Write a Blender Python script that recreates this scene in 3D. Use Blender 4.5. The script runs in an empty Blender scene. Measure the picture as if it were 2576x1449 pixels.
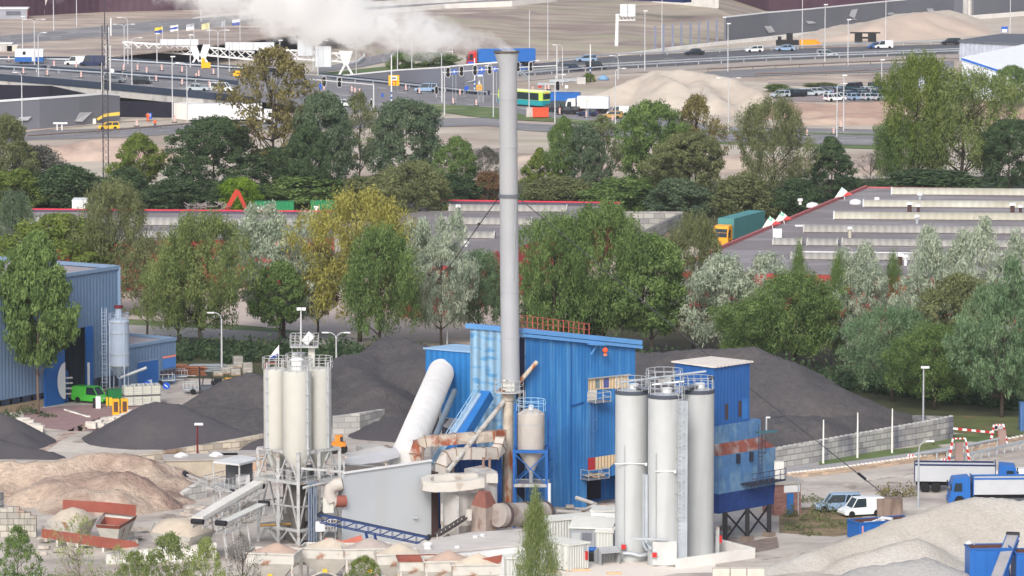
import bpy, math, random
import numpy as np
from mathutils import Vector, Matrix
C = bpy.context.scene.collection
SCN = bpy.context.scene
# ---------------------------------------------------------------- camera, world, sun, exposure
FPX = 13000.0; CH = 79.0; W2, H2 = 1288.0, 724.5
PITCH = math.atan(1479.5 / FPX)
cam = bpy.data.objects.new('camera', bpy.data.cameras.new('camera')); C.objects.link(cam)
cam.location = (0, 0, CH); cam.rotation_euler = (math.pi/2 - PITCH, 0, 0)
cam.data.sensor_width = 36; cam.data.lens = 36 * FPX / 2576
cam.data.clip_start = 1; cam.data.clip_end = 20000
SCN.camera = cam
wd = bpy.data.worlds.new('World'); SCN.world = wd; wd.use_nodes = True
nt = wd.node_tree; bg = nt.nodes['Background']
sky = nt.nodes.new('ShaderNodeTexSky'); sky.sky_type = 'NISHITA'; sky.sun_disc = False
SUN_EL, SUN_AZ = 36, 192      # azimuth measured clockwise from +Y
sky.sun_elevation = math.radians(SUN_EL); sky.sun_rotation = math.radians(SUN_AZ)
sky.dust_density = 4.0; sky.air_density = 1.0; sky.ozone_density = 1.0
hs = nt.nodes.new('ShaderNodeHueSaturation'); hs.inputs['Saturation'].default_value = 0.62
nt.links.new(sky.outputs[0], hs.inputs['Color']); nt.links.new(hs.outputs[0], bg.inputs[0]); bg.inputs[1].default_value = 0.15
sl = bpy.data.lights.new('sun', 'SUN'); sl.energy = 1.35; sl.angle = math.radians(16); sl.color = (1, .97, .93)
so = bpy.data.objects.new('sun', sl); C.objects.link(so)
so.rotation_euler = (math.radians(90 - SUN_EL), 0, math.radians(180 - SUN_AZ))
SCN.view_settings.view_transform = 'Standard'; SCN.view_settings.look = 'None'
SCN.view_settings.exposure = 0.3; SCN.view_settings.gamma = 1; SCN.view_settings.use_curve_mapping = False
SCN.cycles.max_bounces = 5; SCN.cycles.diffuse_bounces = 3; SCN.cycles.glossy_bounces = 2
SCN.cycles.transmission_bounces = 2; SCN.cycles.transparent_max_bounces = 6; SCN.cycles.volume_bounces = 8
SCN.cycles.use_denoising = True; SCN.cycles.volume_step_rate = 2.0
# ---------------------------------------------------------------- geometry helpers
SP, CP = math.sin(PITCH), math.cos(PITCH)
def ray(px, py):
 u = (px - W2) / FPX; v = -(py - H2) / FPX
 return Vector((u, CP + v * SP, -SP + v * CP))
def P(px, py, z=0.0):                       # point of the plane z seen at (px, py)
 d = ray(px, py); t = (z - CH) / d.z
 return Vector((0, 0, CH)) + d * t
def Q(px, py, row):                         # point seen at (px, py) at the distance of the ground row
 Y = P(W2, row).y; d = ray(px, py); return Vector((0, 0, CH)) + d * (Y / d.y)
def S(row): return FPX / (P(W2, row).y * CP + CH * SP)      # px per metre on the ground at a row
def lin(r, g, b, k=1.0):
 f = lambda c: (c/12.92 if c <= .04045 else ((c+.055)/1.055)**2.4)
 return tuple(min(1, f(x/255.) * k) for x in (r, g, b))
class MB:
 def __init__(s, T=None): s.v = []; s.f = []; s.T = T
 def add(s, vs, fs):
  n = len(s.v)
  s.v += [tuple(s.T @ Vector(v)) if s.T else tuple(v) for v in vs]
  s.f += [tuple(i + n for i in f) for f in fs]; return s
 def box(s, x0, x1, y0, y1, z0, z1):
  return s.add([(x0,y0,z0),(x1,y0,z0),(x1,y1,z0),(x0,y1,z0),(x0,y0,z1),(x1,y0,z1),(x1,y1,z1),(x0,y1,z1)],
                     [(0,3,2,1),(4,5,6,7),(0,1,5,4),(1,2,6,5),(2,3,7,6),(3,0,4,7)])
 def cbox(s, c, d, rz=0):
  T = Matrix.Translation(Vector(c)) @ Matrix.Rotation(rz, 4, 'Z'); x, y, z = d[0]/2, d[1]/2, d[2]/2
  vs = [T @ Vector(p) for p in [(-x,-y,-z),(x,-y,-z),(x,y,-z),(-x,y,-z),(-x,-y,z),(x,-y,z),(x,y,z),(-x,y,z)]]
  return s.add(vs, [(0,3,2,1),(4,5,6,7),(0,1,5,4),(1,2,6,5),(2,3,7,6),(3,0,4,7)])
 def ring(s, c, ax, r, n, ref=None):
  ax = ax.normalized(); a = ax.orthogonal().normalized() if ref is None else (ref - ax * ref.dot(ax)).normalized()
  b = ax.cross(a); return [c + (a * math.cos(2*math.pi*i/n) + b * math.sin(2*math.pi*i/n)) * r for i in range(n)]
 def cyl(s, p0, p1, r0, r1=None, n=12, cap=True):
  p0, p1 = Vector(p0), Vector(p1); r1 = r0 if r1 is None else r1; ax = p1 - p0
  if ax.length < 1e-6: return s
  vs = s.ring(p0, ax, r0, n) + s.ring(p1, ax, r1, n)
  fs = [(i, (i+1) % n, n + (i+1) % n, n + i) for i in range(n)]
  if cap: fs += [tuple(range(n))[::-1], tuple(range(n, 2*n))]
  return s.add(vs, fs)
 def tube(s, pts, r, n=8, cap=True):     # r number or list
  pts = [Vector(p) for p in pts]; m = len(pts); rs = r if isinstance(r, (list, tuple)) else [r] * m
  vs = []; ref = None
  for i, p in enumerate(pts):
   d = (pts[min(i+1, m-1)] - pts[max(i-1, 0)])
   if ref is None: ref = d.normalized().orthogonal()
   vs += s.ring(p, d, rs[i], n, ref)
  fs = [(k*n+i, k*n+(i+1) % n, (k+1)*n+(i+1) % n, (k+1)*n+i) for k in range(m-1) for i in range(n)]
  if cap: fs += [tuple(range(n))[::-1], tuple(range((m-1)*n, m*n))]
  return s.add(vs, fs)
 def beam(s, p0, p1, w, h=None):
  p0, p1 = Vector(p0), Vector(p1); h = h or w; d = (p1 - p0)
  if d.length < 1e-6: return s
  d.normalize(); up = Vector((0,0,1)) if abs(d.z) < .98 else Vector((0,1,0))
  a = d.cross(up).normalized() * w/2; b = a.cross(d).normalized() * h/2
  vs = [p0-a-b, p0+a-b, p0+a+b, p0-a+b, p1-a-b, p1+a-b, p1+a+b, p1-a+b]
  return s.add(vs, [(0,3,2,1),(4,5,6,7),(0,1,5,4),(1,2,6,5),(2,3,7,6),(3,0,4,7)])
 def prism(s, poly, z0, z1):             # z0, z1 number or list
  n = len(poly); a = z0 if isinstance(z0, (list, tuple)) else [z0]*n; b = z1 if isinstance(z1, (list, tuple)) else [z1]*n
  vs = [(p[0], p[1], a[i]) for i, p in enumerate(poly)] + [(p[0], p[1], b[i]) for i, p in enumerate(poly)]
  return s.add(vs, [tuple(range(n))[::-1], tuple(range(n, 2*n))] + [(i, (i+1) % n, n+(i+1) % n, n+i) for i in range(n)])
 def lathe(s, c, prof, n=20):            # prof [(r, z)]
  c = Vector(c); vs = []; m = len(prof)
  for r, z in prof:
   vs += [c + Vector((r*math.cos(2*math.pi*i/n), r*math.sin(2*math.pi*i/n), z)) for i in range(n)]
  return s.add(vs, [(k*n+i, k*n+(i+1) % n, (k+1)*n+(i+1) % n, (k+1)*n+i) for k in range(m-1) for i in range(n)] + [tuple(range(n))[::-1], tuple(range((m-1)*n, m*n))])
 def wall(s, pts, th):                   # pts [(ground Vector, z0, z1)] vertical ribbon of thickness th
  pts = [(Vector((p.x, p.y, 0)), a, b) for p, a, b in pts]; n = len(pts); vs = []
  for i, (p, a, b) in enumerate(pts):
   d = pts[min(i+1, n-1)][0] - pts[max(i-1, 0)][0]; q = Vector((-d.y, d.x, 0)).normalized() * th
   vs += [(p.x, p.y, a), (p.x, p.y, b), (p.x+q.x, p.y+q.y, b), (p.x+q.x, p.y+q.y, a)]
  fs = [(i*4+k, i*4+4+k, i*4+4+(k+1) % 4, i*4+(k+1) % 4) for i in range(n-1) for k in range(4)]
  return s.add(vs, fs + [(0,1,2,3), tuple((n-1)*4+k for k in (3,2,1,0))])
 def sheet(s, pts): return s.add(pts, [tuple(range(len(pts)))])
 def build(s, name, mat, parent=None, smooth=False):
  me = bpy.data.meshes.new(name); me.from_pydata(s.v, [], s.f)
  if smooth is True: me.shade_smooth()
  o = bpy.data.objects.new(name, me); C.objects.link(o)
  if smooth == 'auto':
   me.shade_smooth()
   try: me.set_sharp_from_angle(angle=math.radians(35))
   except Exception: pass
  if mat: me.materials.append(mat)
  if parent:
   o.parent = parent; o.matrix_parent_inverse = Matrix()
  return o
def tag(o, label=None, cat=None, group=None, kind=None):
 if label: o['label'] = label
 if cat: o['category'] = cat
 if group: o['group'] = group
 if kind: o['kind'] = kind
 return o
def thing(name, label, cat, loc=(0,0,0), rz=0, group=None):
 o = bpy.data.objects.new(name, None); C.objects.link(o); o.location = loc; o.rotation_euler = (0, 0, rz)
 o.empty_display_size = .5
 return tag(o, label, cat, group)
def solo(mb, name, mat, label, cat, group=None, smooth=False): return tag(mb.build(name, mat, None, smooth), label, cat, group)
def struct(mb, name, mat, smooth=False): return tag(mb.build(name, mat, None, smooth), kind='structure')
def setmat(o, m):
 o.material_slots[0].link = 'OBJECT'; o.material_slots[0].material = m
def dup(root, loc, rz=0, label=None, group=None, scale=None, mats=None):
 r = root.copy(); C.objects.link(r); r.location = loc; r.rotation_euler = (0, 0, rz)
 if scale: r.scale = scale
 if label: r['label'] = label
 if group: r['group'] = group
 for ch in root.children:
  c = ch.copy(); C.objects.link(c); c.parent = r
  base = ch.name.split('.')[0]
  if mats and base in mats: setmat(c, mats[base])
  for g in ch.children:
   d = g.copy(); C.objects.link(d); d.parent = c
   gb = g.name.split('.')[0]
   if mats and gb in mats: setmat(d, mats[gb])
 return r
# ---------------------------------------------------------------- materials
_mc = {}
def mat(name, c, rough=.8, metal=0, var=.12, sc=.6, c2=None, amt=.5, c2s=.3, st=(1,1,1), soft=.08, bump=0, bsc=4, corr=0, cdir='s', ccol=.12, brick=None, mortar=.6, emit=0, c3=None, amt3=.6, c3s=.1, st3=(1,1,1), bdist=.05):
 if name in _mc: return _mc[name]
 m = bpy.data.materials.new(name); m.use_nodes = True; N = m.node_tree.nodes; L = m.node_tree.links
 b = N['Principled BSDF']; b.inputs['Roughness'].default_value = rough; b.inputs['Metallic'].default_value = metal
 b.inputs['Specular IOR Level'].default_value = .3
 tc = N.new('ShaderNodeTexCoord'); vec = tc.outputs['Object']
 def noise(scale, stretch=(1,1,1), det=5):
  mp = N.new('ShaderNodeMapping'); mp.inputs['Scale'].default_value = stretch; L.new(vec, mp.inputs[0])
  n = N.new('ShaderNodeTexNoise'); n.inputs['Scale'].default_value = scale; n.inputs['Detail'].default_value = det
  L.new(mp.outputs[0], n.inputs['Vector']); return n.outputs['Fac']
 def mixc(fac, a, bb, mode='MIX'):
  x = N.new('ShaderNodeMix'); x.data_type = 'RGBA'; x.blend_type = mode
  for sock, val in ((x.inputs[0], fac), (x.inputs[6], a), (x.inputs[7], bb)):
   if hasattr(val, 'links'): L.new(val, sock)
   else: sock.default_value = val if isinstance(val, (int, float)) else (*val, 1)
  return x.outputs[2]
 def rng(v, a, bb, lo, hi):
  r = N.new('ShaderNodeMapRange'); L.new(v, r.inputs[0])
  for i, q in enumerate((a, bb, lo, hi)): r.inputs[i+1].default_value = q
  return r.outputs[0]
 def math_(op, a, bb=None):
  x = N.new('ShaderNodeMath'); x.operation = op
  for i, val in enumerate((a, bb)):
   if val is None: continue
   if hasattr(val, 'links'): L.new(val, x.inputs[i])
   else: x.inputs[i].default_value = val
  return x.outputs[0]
 col = (*c,) ; col = tuple(c)
 if c2: col = mixc(rng(noise(c2s, st), 1-amt-soft, 1-amt+soft, 0, 1), col, c2)
 if c3: col = mixc(rng(noise(c3s, st3), 1-amt3-soft, 1-amt3+soft, 0, 1), col, c3)
 hgt = None
 if brick:
  sep = N.new('ShaderNodeSeparateXYZ'); L.new(vec, sep.inputs[0])
  cmb = N.new('ShaderNodeCombineXYZ'); L.new(math_('ADD', sep.outputs[0], sep.outputs[1]), cmb.inputs[0]); L.new(sep.outputs[2], cmb.inputs[1])
  bt = N.new('ShaderNodeTexBrick'); L.new(cmb.outputs[0], bt.inputs['Vector'])
  bt.inputs['Scale'].default_value = 1; bt.inputs['Brick Width'].default_value = brick[0]; bt.inputs['Row Height'].default_value = brick[1]
  bt.inputs['Mortar Size'].default_value = brick[2] if len(brick) > 2 else .04
  bt.inputs['Color1'].default_value = (1.25,1.25,1.22,1); bt.inputs['Color2'].default_value = (.72,.73,.75,1); bt.inputs['Mortar'].default_value = (mortar,)*3+(1,)
  col = mixc(1.0, col, bt.outputs['Color'], 'MULTIPLY')
 if var:
  f = rng(noise(sc), .25, .75, 1-var, 1+var)
  col = mixc(1.0, col, f, 'MULTIPLY')
 if corr:
  sep = N.new('ShaderNodeSeparateXYZ'); L.new(vec, sep.inputs[0])
  w = math_('SINE', math_('MULTIPLY', sep.outputs[0] if cdir == 'x' else sep.outputs[2] if cdir == 'z' else math_('ADD', sep.outputs[0], math_('MULTIPLY', sep.outputs[1], .35)), 2*math.pi/corr))
  col = mixc(1.0, col, rng(w, -1, 1, 1-ccol, 1+ccol), 'MULTIPLY'); hgt = w
 if hasattr(col, 'links'): L.new(col, b.inputs['Base Color'])
 else: b.inputs['Base Color'].default_value = (*col, 1)
 if bump or hgt is not None:
  bn = N.new('ShaderNodeBump'); bn.inputs['Strength'].default_value = bump or .6; bn.inputs['Distance'].default_value = bdist
  L.new(hgt if hgt is not None else noise(bsc), bn.inputs['Height']); L.new(bn.outputs[0], b.inputs['Normal'])
 if emit:
  b.inputs['Emission Color'].default_value = (*c, 1); b.inputs['Emission Strength'].default_value = emit
 _mc[name] = m; return m
# common materials
ASPH = mat('asphalt', lin(128,126,130), var=.12, sc=.15, c2=lin(150,147,148), amt=.42, c2s=.03, st=(1,3,1))
ASPHD = mat('asphalt_dark', lin(96,96,102), var=.12, sc=.2)
WHITE = mat('white_paint', lin(225,226,228), rough=.5, var=.05)
ROADW = mat('road_paint', lin(215,215,215), var=.1)
GALV = mat('galvanised_steel', lin(178,184,190), rough=.5, metal=.3, var=.1)
POLE = mat('pole_grey', lin(196,198,202), rough=.5, var=.05)
STEEL = mat('pale_steel', lin(176,178,180), rough=.6, var=.18, sc=1, c2=lin(134,118,106), amt=.38, c2s=1.5)
CONC = mat('concrete', lin(188,186,184), var=.12, sc=.5, c2=lin(150,148,146), amt=.4, c2s=.4, st=(1,1,.3))
CONCW = mat('concrete_white', lin(222,220,216), var=.1, sc=.5)
DARKB = mat('dark_parapet', lin(52,62,80), rough=.5, var=.1)
NAVY = mat('navy_steel', lin(28,42,88), rough=.5, var=.15)
BLACK = mat('black_paint', lin(34,34,40), rough=.5, var=.05)
RUBBER = mat('tyre_rubber', lin(30,30,32), rough=.8, var=0)
GLASS = mat('car_glass', lin(40,52,60), rough=.12, var=0)
RED = mat('red_paint', lin(190,40,42), rough=.5, var=.08)
ORNG = mat('orange_paint', lin(240,150,30), rough=.5, var=.08)
YELL = mat('yellow_paint', lin(240,190,40), rough=.5, var=.08)
BLUE = mat('blue_paint', lin(36,96,168), rough=.5, var=.12, sc=.8)
GREEN = mat('green_paint', lin(60,180,60), rough=.4, var=.04)
GRASS = mat('grass', lin(94,112,66), var=.3, sc=.3, c2=lin(130,135,95), amt=.4, c2s=.12, bump=.6, bsc=3)
EARTH = mat('earth_brown', lin(160,146,138), var=.2, sc=.12, c2=lin(188,172,158), amt=.5, c2s=.05, st=(1,2.5,1), bump=.6, bsc=.8, c3=lin(128,112,110), amt3=.38, c3s=.06, st3=(1,3,1))
GRNDL = mat('hill_earth', lin(172,160,146), var=.15, sc=.1, c2=lin(142,126,120), amt=.5, c2s=.035, st=(1,4,1), c3=lin(160,156,132), amt3=.4, c3s=.03, st3=(1,3,1), bump=.7, bsc=.6, soft=.1)
SAND = mat('sand', lin(204,188,172), var=.08, sc=.3, c2=lin(186,168,154), amt=.45, c2s=.12, bump=.5, bsc=1.5)
# ---------------------------------------------------------------- ground and far motorway land
random.seed(4)
def V(pts, z=0.0): return [P(a, b, z) for a, b in pts]
g = MB(); g.sheet([(-3000,200,-.05),(3000,200,-.05),(3000,6000,-.05),(-3000,6000,-.05)])
struct(g, 'ground', mat('ground_earth', lin(190,180,166), var=.14, sc=.12, c2=lin(168,152,140), amt=.48, c2s=.02, st=(1,2,1), c3=lin(150,150,118), amt3=.34, c3s=.025, st3=(1,2,1), bump=.5, bsc=1))
ZD = 4.3
def zd(px): return ZD * min(1, max(0, (830 - px) / 290.))
# sheet strips between two pixel polylines
def strip(name, near, far, z, m, zf=None):
 def samp(pl, n=40):
  xs = [p[0] for p in pl]; ys = [p[1] for p in pl]; t = np.linspace(xs[0], xs[-1], n)
  return [(a, float(np.interp(a, xs, ys))) for a in t]
 a, b = samp(near), samp(far); mb = MB(); n = len(a)
 f = zf or (lambda q: z)
 vs = [P(x, y, f(x)) for x, y in a] + [P(x, y, f(x)) for x, y in b]
 mb.add(vs, [(i, i+1, n+i+1, n+i) for i in range(n-1)])
 return struct(mb, name, m)
def dashes(name, lines, m, zf, dash=3, gap=9, w=.15):       # painted lane lines along pixel polylines
 mb = MB()
 for pl in lines:
  pts = [P(x, y, zf(x)) for x, y in pl]
  for i in range(len(pts)-1):
   a, b = pts[i], pts[i+1]; d = b - a; n = max(1, int(d.length / (dash + gap))); q = Vector((-d.y, d.x, 0)).normalized() * w
   for k in range(n):
    s0 = a + d * (k / n); s1 = s0 + d.normalized() * (dash if gap else d.length/n)
    mb.add([s0-q, s1-q, s1+q, s0+q], [(0,1,2,3)])
 return struct(mb, name, m)
# plateau that carries the far motorway, open underneath
edge = [(-80,159),(120,156),(255,152),(290,142),(330,135),(400,128),(480,121),(560,109),(640,100),(720,88),(800,80),(880,76),(980,66),(1100,44),(1300,22),(1430,2),(1560,-40)]
e3 = [P(x, y, ZD) for x, y in edge]
plat = MB(); back = [Vector((v.x*1.9+ (v.x+70)*.3, v.y + 1900, ZD)) for v in e3]
n = len(e3); plat.add(e3 + back, [(i, i+1, n+i+1, n+i) for i in range(n-1)])
plat.add(e3 + [v - Vector((0,0,.35)) for v in e3], [(i, i+1, n+i+1, n+i) for i in range(11)])
plat.add([v - Vector((0,0,.35)) for v in e3] + [v + Vector((0,60,-.35)) for v in e3], [(i, i+1, n+i+1, n+i) for i in range(n-1)])
struct(plat, 'embankment', EARTH)
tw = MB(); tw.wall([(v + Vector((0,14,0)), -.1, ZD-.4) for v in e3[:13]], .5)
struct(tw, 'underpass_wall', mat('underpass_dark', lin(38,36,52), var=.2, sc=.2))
# hillside right of the plateau
hb = [(900,150),(1000,128),(1200,140),(1300,136),(1450,138),(1560,136),(1700,118),(1830,106),(1950,92),(2150,70),(2430,48),(2700,30)]
hm = MB(); ht = [(880,76),(980,66),(1100,44),(1300,22),(1430,2),(1560,2),(1650,6),(1800,22),(1935,40),(2100,38),(2430,30),(2700,20)]
hz = lambda x: ZD * min(1, max(0, (1960 - x) / 160.)) if x > 1500 else ZD
rows = []
for k in range(9):
 t = k / 8.
 rows += [P(a[0]*(1-t)+b[0]*t, a[1]*(1-t)+b[1]*t, hz(a[0]*(1-t)+b[0]*t) * t + .02 + .25*math.sin(i*2.1+k)*(0 < k < 8)) for i, (a, b) in enumerate(zip(hb, ht))]
n = len(hb); hm.add(rows, [(k*n+i, k*n+i+1, (k+1)*n+i+1, (k+1)*n+i) for k in range(8) for i in range(n-1)])
struct(hm, 'hillside', GRNDL, smooth=True)
hp = MB(); n = len(ht); tp = [P(x, y, hz(x)+.03) for x, y in ht[3:]]; n = len(tp)
hp.add(tp + [v + Vector((0, 1500, 0)) for v in tp], [(i, i+1, n+i+1, n+i) for i in range(n-1)]); struct(hp, 'hilltop', GRNDL)
# far road on the plateau
strip('far_motorway', [(-60,121),(0,113),(250,92),(375,82),(500,72),(644,55),(760,44),(900,34),(1100,20),(1300,6),(1400,-12)], [(-60,97),(0,90),(250,66),(375,53),(500,45),(644,33),(760,24),(900,12),(1100,-4),(1300,-20),(1400,-40)], ZD+.04, ASPH)
ll = lambda d: [[(0,113-d*23),(250,92-d*26),(375,82-d*29),(500,72-d*27),(644,55-d*22),(900,34-d*22),(1300,6-d*26)]]
dashes('far_motorway_lines', ll(.18)+ll(.36)+ll(.62)+ll(.8), ROADW, lambda x: ZD+.07, 4, 8, .2)
dashes('far_motorway_edge_line', ll(.04)+ll(.96)+ll(.5), ROADW, lambda x: ZD+.07, 5, 0, .12)
def wallpx(pts, th, zb=0.0):    # [(px, base row, top row)] -> wall point list
 out = []
 for px, r0, r1 in pts:
  p = P(px, r0, zb); d = ray(px, r1); out.append((p, zb - .02, CH + d.z * p.y / d.y))
 return out
def wallobj(pts, th, name, m, label, cat, zb=0.0, cap=None, capm=None, group=None):
 w = wallpx(pts, th, zb); mb = MB(); mb.wall(w, th)
 if cap:
  t = thing(name, label, cat, (0,0,0), 0, group); mb.build('wall_panel', m, t)
  c = MB(); c.wall([(p + Vector((0,-.15,0)), b + .01, b + cap) for p, a, b in w], th + .3); c.build('cap', capm, t); return t
 return solo(mb, name, m, label, cat, group)
MAROON = mat('maroon_cladding', lin(74,52,66), var=.2, sc=.08, c2=lin(92,72,84), amt=.4, c2s=.03, corr=2.0, ccol=.03)
GREYP = mat('grey_cladding', lin(112,114,124), rough=.6, var=.08, sc=.1, c2=lin(126,132,148), amt=.34, c2s=.02, st=(1,1,.05), )
wallobj([(-80,46,-60),(60,41,-60),(250,31,-70),(450,26,-80),(640,20,-90),(760,14,-95),(1100,-8,-110)], .5, 'noise_barrier', MAROON, 'very long dark maroon noise barrier behind the far motorway, behind the smoke', 'noise barrier', ZD)
wallobj([(1799,21,-70),(1935,35,-70),(2100,38,-70),(2400,34,-70)], .5, 'noise_barrier', MAROON, 'dark maroon noise barrier rising behind the long grey wall', 'noise barrier', 0)
ab = MB(); ab.wall(wallpx([(1640,5,-40),(1799,21,-40)], 1, ZD), 1); solo(ab, 'bridge_abutment', CONCW, 'white concrete bridge abutment against the dark maroon barrier', 'abutment')
dk = MB(); a, b = P(1560,-6,ZD+3), P(1730,2,ZD+3); dk.beam(a, b, 3, .8); solo(dk, 'bridge_beam', NAVY, 'dark bridge deck edge above the white abutment', 'bridge')
# white concrete barriers of the far motorway
wallobj([(488,47,45),(530,44,37),(644,36,27),(735,30,20),(826,24,11),(1100,8,-6),(1300,-4,-18)], .4, 'concrete_barrier', CONCW, 'long white concrete barrier on the far side of the far motorway', 'barrier', ZD)
wallobj([(666,56,53),(684,54,45),(829,43,32),(1000,31,20),(1119,22,10),(1288,16,2),(1400,4,-10)], .4, 'concrete_barrier', CONCW, 'white concrete barrier on the near side of the far motorway behind the smoke', 'barrier', ZD)
# grey clad walls with cap and pale light panels
def panels(t, lst, wp, m):      # pale parallelogram panels fixed on a wall seen at pixel quads
 for quad in lst:
  def at(x, y):
   Y = P(x, float(np.interp(x, [q[0] for q in wp], [q[1] for q in wp])), 0).y - .5
   d = ray(x, y); return Vector((0,0,CH)) + d * (Y/d.y)
  f = [at(*q) for q in quad]; bk = [v + Vector((0,.25,0)) for v in f]
  MB().add(f + bk, [(0,1,2,3),(7,6,5,4),(0,4,5,1),(1,5,6,2),(2,6,7,3),(3,7,4,0)]).build('light_panel', m, t)
PANEL = mat('panel_glass', lin(186,188,194), rough=.3, var=.08)
wp = [(-60,338,262),(0,330,257),(100,325,250),(200,316,243),(260,309,238),(302,304,241)]
t = wallobj(wp, .5, 'retaining_wall', GREYP, 'grey clad retaining wall with white cap left of the dark bridge opening', 'wall', cap=.35, capm=WHITE)
panels(t, [[(36,303),(70,303),(79,293),(48,295)],[(187,305),(207,306),(232,282),(200,283)]], wp, PANEL)
wp = [(850,196,193),(1000,212,178),(1100,224,172),(1170,232,165),(1262,236,158)]
t = wallobj(wp, .5, 'retaining_wall', GREYP, 'grey retaining wall with white cap behind the road junction, left of the chimney', 'wall', cap=.3, capm=WHITE)
panels(t, [[(1160,208),(1190,205),(1196,201),(1170,202)]], wp, PANEL)
dl = MB(); dl.wall([(p + Vector((0,-1.2,0)), 0, .9) for p, a, b in wallpx([(804,193,190),(1000,214,205),(1169,234,228),(1230,238,230)], .3)], .3); solo(dl, 'parapet', DARKB, 'low dark parapet at the foot of the grey wall by the junction', 'parapet')
wp = [(1826,108,45),(1932,93,33),(2040,82,24),(2250,58,3),(2400,44,-10),(2422,43,-12)]
t = wallobj(wp, .5, 'noise_wall', GREYP, 'long grey noise wall with pale panels above the large sand heap', 'noise wall', cap=.25, capm=WHITE)
panels(t, [[(1922,66),(1940,65),(1950,80),(1934,83)],[(2026,53),(2044,53),(2054,58),(2034,60)],[(2136,40),(2142,25),(2158,22),(2150,46)],[(2135,47),(2152,47),(2158,50),(2138,49)],[(2232,33),(2244,31),(2252,35),(2236,38)],[(2330,22),(2346,21),(2356,37),(2342,37)]], wp, PANEL)
pl = MB(); pl.wall(wallpx([(2415,42,-30),(2432,41,-30)], 1), 1.2); pl.wall(wallpx([(2440,40,-30),(2450,39,-30)], 1), 1.2); solo(pl, 'concrete_pillar', CONCW, 'pair of white concrete pillars at the end of the long grey noise wall', 'pillar')
wp = [(2450,40,-20),(2520,34,-24),(2640,24,-30)]
wallobj(wp, .5, 'noise_wall', GREYP, 'short grey noise wall right of the white concrete pillars', 'noise wall')
wallobj([(1560,140,136),(1700,126,117),(1830,112,103),(1932,102,92),(2150,80,68),(2430,50,40),(2640,36,24)], .5, 'concrete_barrier', CONCW, 'white concrete barrier running along the foot of the grey noise wall', 'barrier')
for i, px in enumerate([1648,1669,1692,1714,1737,1758,1781,1803]):
 top = [66,61,60,57,55,54,50,49][i]; base = [126,134,120,117,115,112,110,107][i]
 p = P(px, base); z = CH + ray(px, top).z * p.y / ray(px, top).y
 m = MB(); m.box(p.x-.25,p.x+.25,p.y-.25,p.y+.25,0,z); m.box(p.x-.35,p.x+.35,p.y-.35,p.y+.35,0,.3)
 solo(m, 'steel_post', mat('grey_post', lin(120,126,146), rough=.5), '%s tall grey steel post, counted from the left, beside the noise wall' % ['first','second','third','fourth','fifth','sixth','seventh','last'][i], 'post', 'row of steel posts beside the noise wall')
# right motorway
strip('motorway', [(1290,193),(1303,192),(1538,174),(1932,152),(2412,134),(2640,128)], [(1290,162),(1344,160),(1550,141),(1932,124),(2412,110),(2640,106)], .04, ASPHD)
strip('motorway_verge', [(1290,206),(1538,186),(1932,166),(2412,146),(2640,138)], [(1290,193.5),(1538,174.5),(1932,152.5),(2412,134.5),(2640,128.5)], .03, mat('verge', lin(168,158,150), var=.2, sc=.2))
ml = lambda d: [[(1303,192-d*30),(1538,174-d*32),(1932,152-d*28),(2412,134-d*24)]]
dashes('motorway_lines', ml(.35)+ml(.62), ROADW, lambda x: .07, 3, 8, .15)
dashes('motorway_yellow_line', ml(.5), mat('yellow_line', lin(220,200,110)), lambda x: .08, 5, 0, .15)
strip('service_road', [(1700,202),(1932,190),(2307,178),(2400,172)], [(1780,180),(1932,172),(2307,156),(2400,152)], .045, ASPH)
strip('earth_bank', [(1932,212),(2100,216),(2320,210)], [(1932,194),(2100,190),(2320,180)], .05, EARTH)
# junction + bridge deck
strip('bridge_deck', [(-60,190),(0,194),(275,217),(540,242),(700,262),(840,284)], [(-60,150),(0,151),(280,153),(612,176),(700,182),(840,194)], ZD, ASPH, zf=lambda x: zd(x)+.02)
strip('junction_road', [(839,290),(1000,272),(1050,262),(1180,276),(1262,288),(1400,300),(1600,312)], [(839,196),(1000,214),(1050,219),(1170,232),(1262,240),(1400,262),(1600,272)], .02, ASPH)
strip('access_road', [(1500,300),(1640,316),(1800,356),(2230,366)], [(1500,275),(1640,284),(1800,318),(2230,326)], .025, ASPH)
# crossroad: band going down-left in front of the bridge
strip('lower_road', [(-60,364),(60,353),(300,345),(500,334),(640,326),(900,322),(1250,316),(1300,327),(1400,333),(1600,345),(1800,356)], [(-60,338),(60,329),(300,322),(500,312),(640,306),(900,300),(1250,296),(1300,309),(1400,314),(1600,326),(1800,336)], .03, ASPH)
strip('grass_verge', [(1030,268),(1180,292),(1262,300),(1400,306),(1560,324),(1800,334),(2200,340)], [(1030,258),(1180,266),(1262,272),(1330,292),(1560,308),(1800,328),(2200,336)], .06, GRASS)
strip('grass_island', [(790,243),(850,240)], [(790,232),(850,239)], .06, GRASS)
strip('grass_slope', [(800,192),(960,184),(1080,172)], [(800,184),(960,168),(1080,158)], .06, GRASS)
strip('loop_road', [(800,182),(900,170),(1000,150),(1040,134)], [(800,170),(880,156),(930,138),(960,112)], .05, ASPH)
lp = MB(); lp.tube([P(x, y, .7) for x, y in [(872,160),(900,154),(916,142),(914,128),(900,122),(880,118)]], .25, 5); solo(lp, 'guardrail', WHITE, 'curved white guardrail of the loop road under the smoke', 'guardrail')
strip('grass_line', [(1500,345),(1800,362),(2230,376)], [(1500,341),(1800,357),(2230,367)], .02, GRASS)
jl = [[(880,225+0*k),(1000,232),(1100,242),(1240,258)] for k in range(1)]
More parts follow.
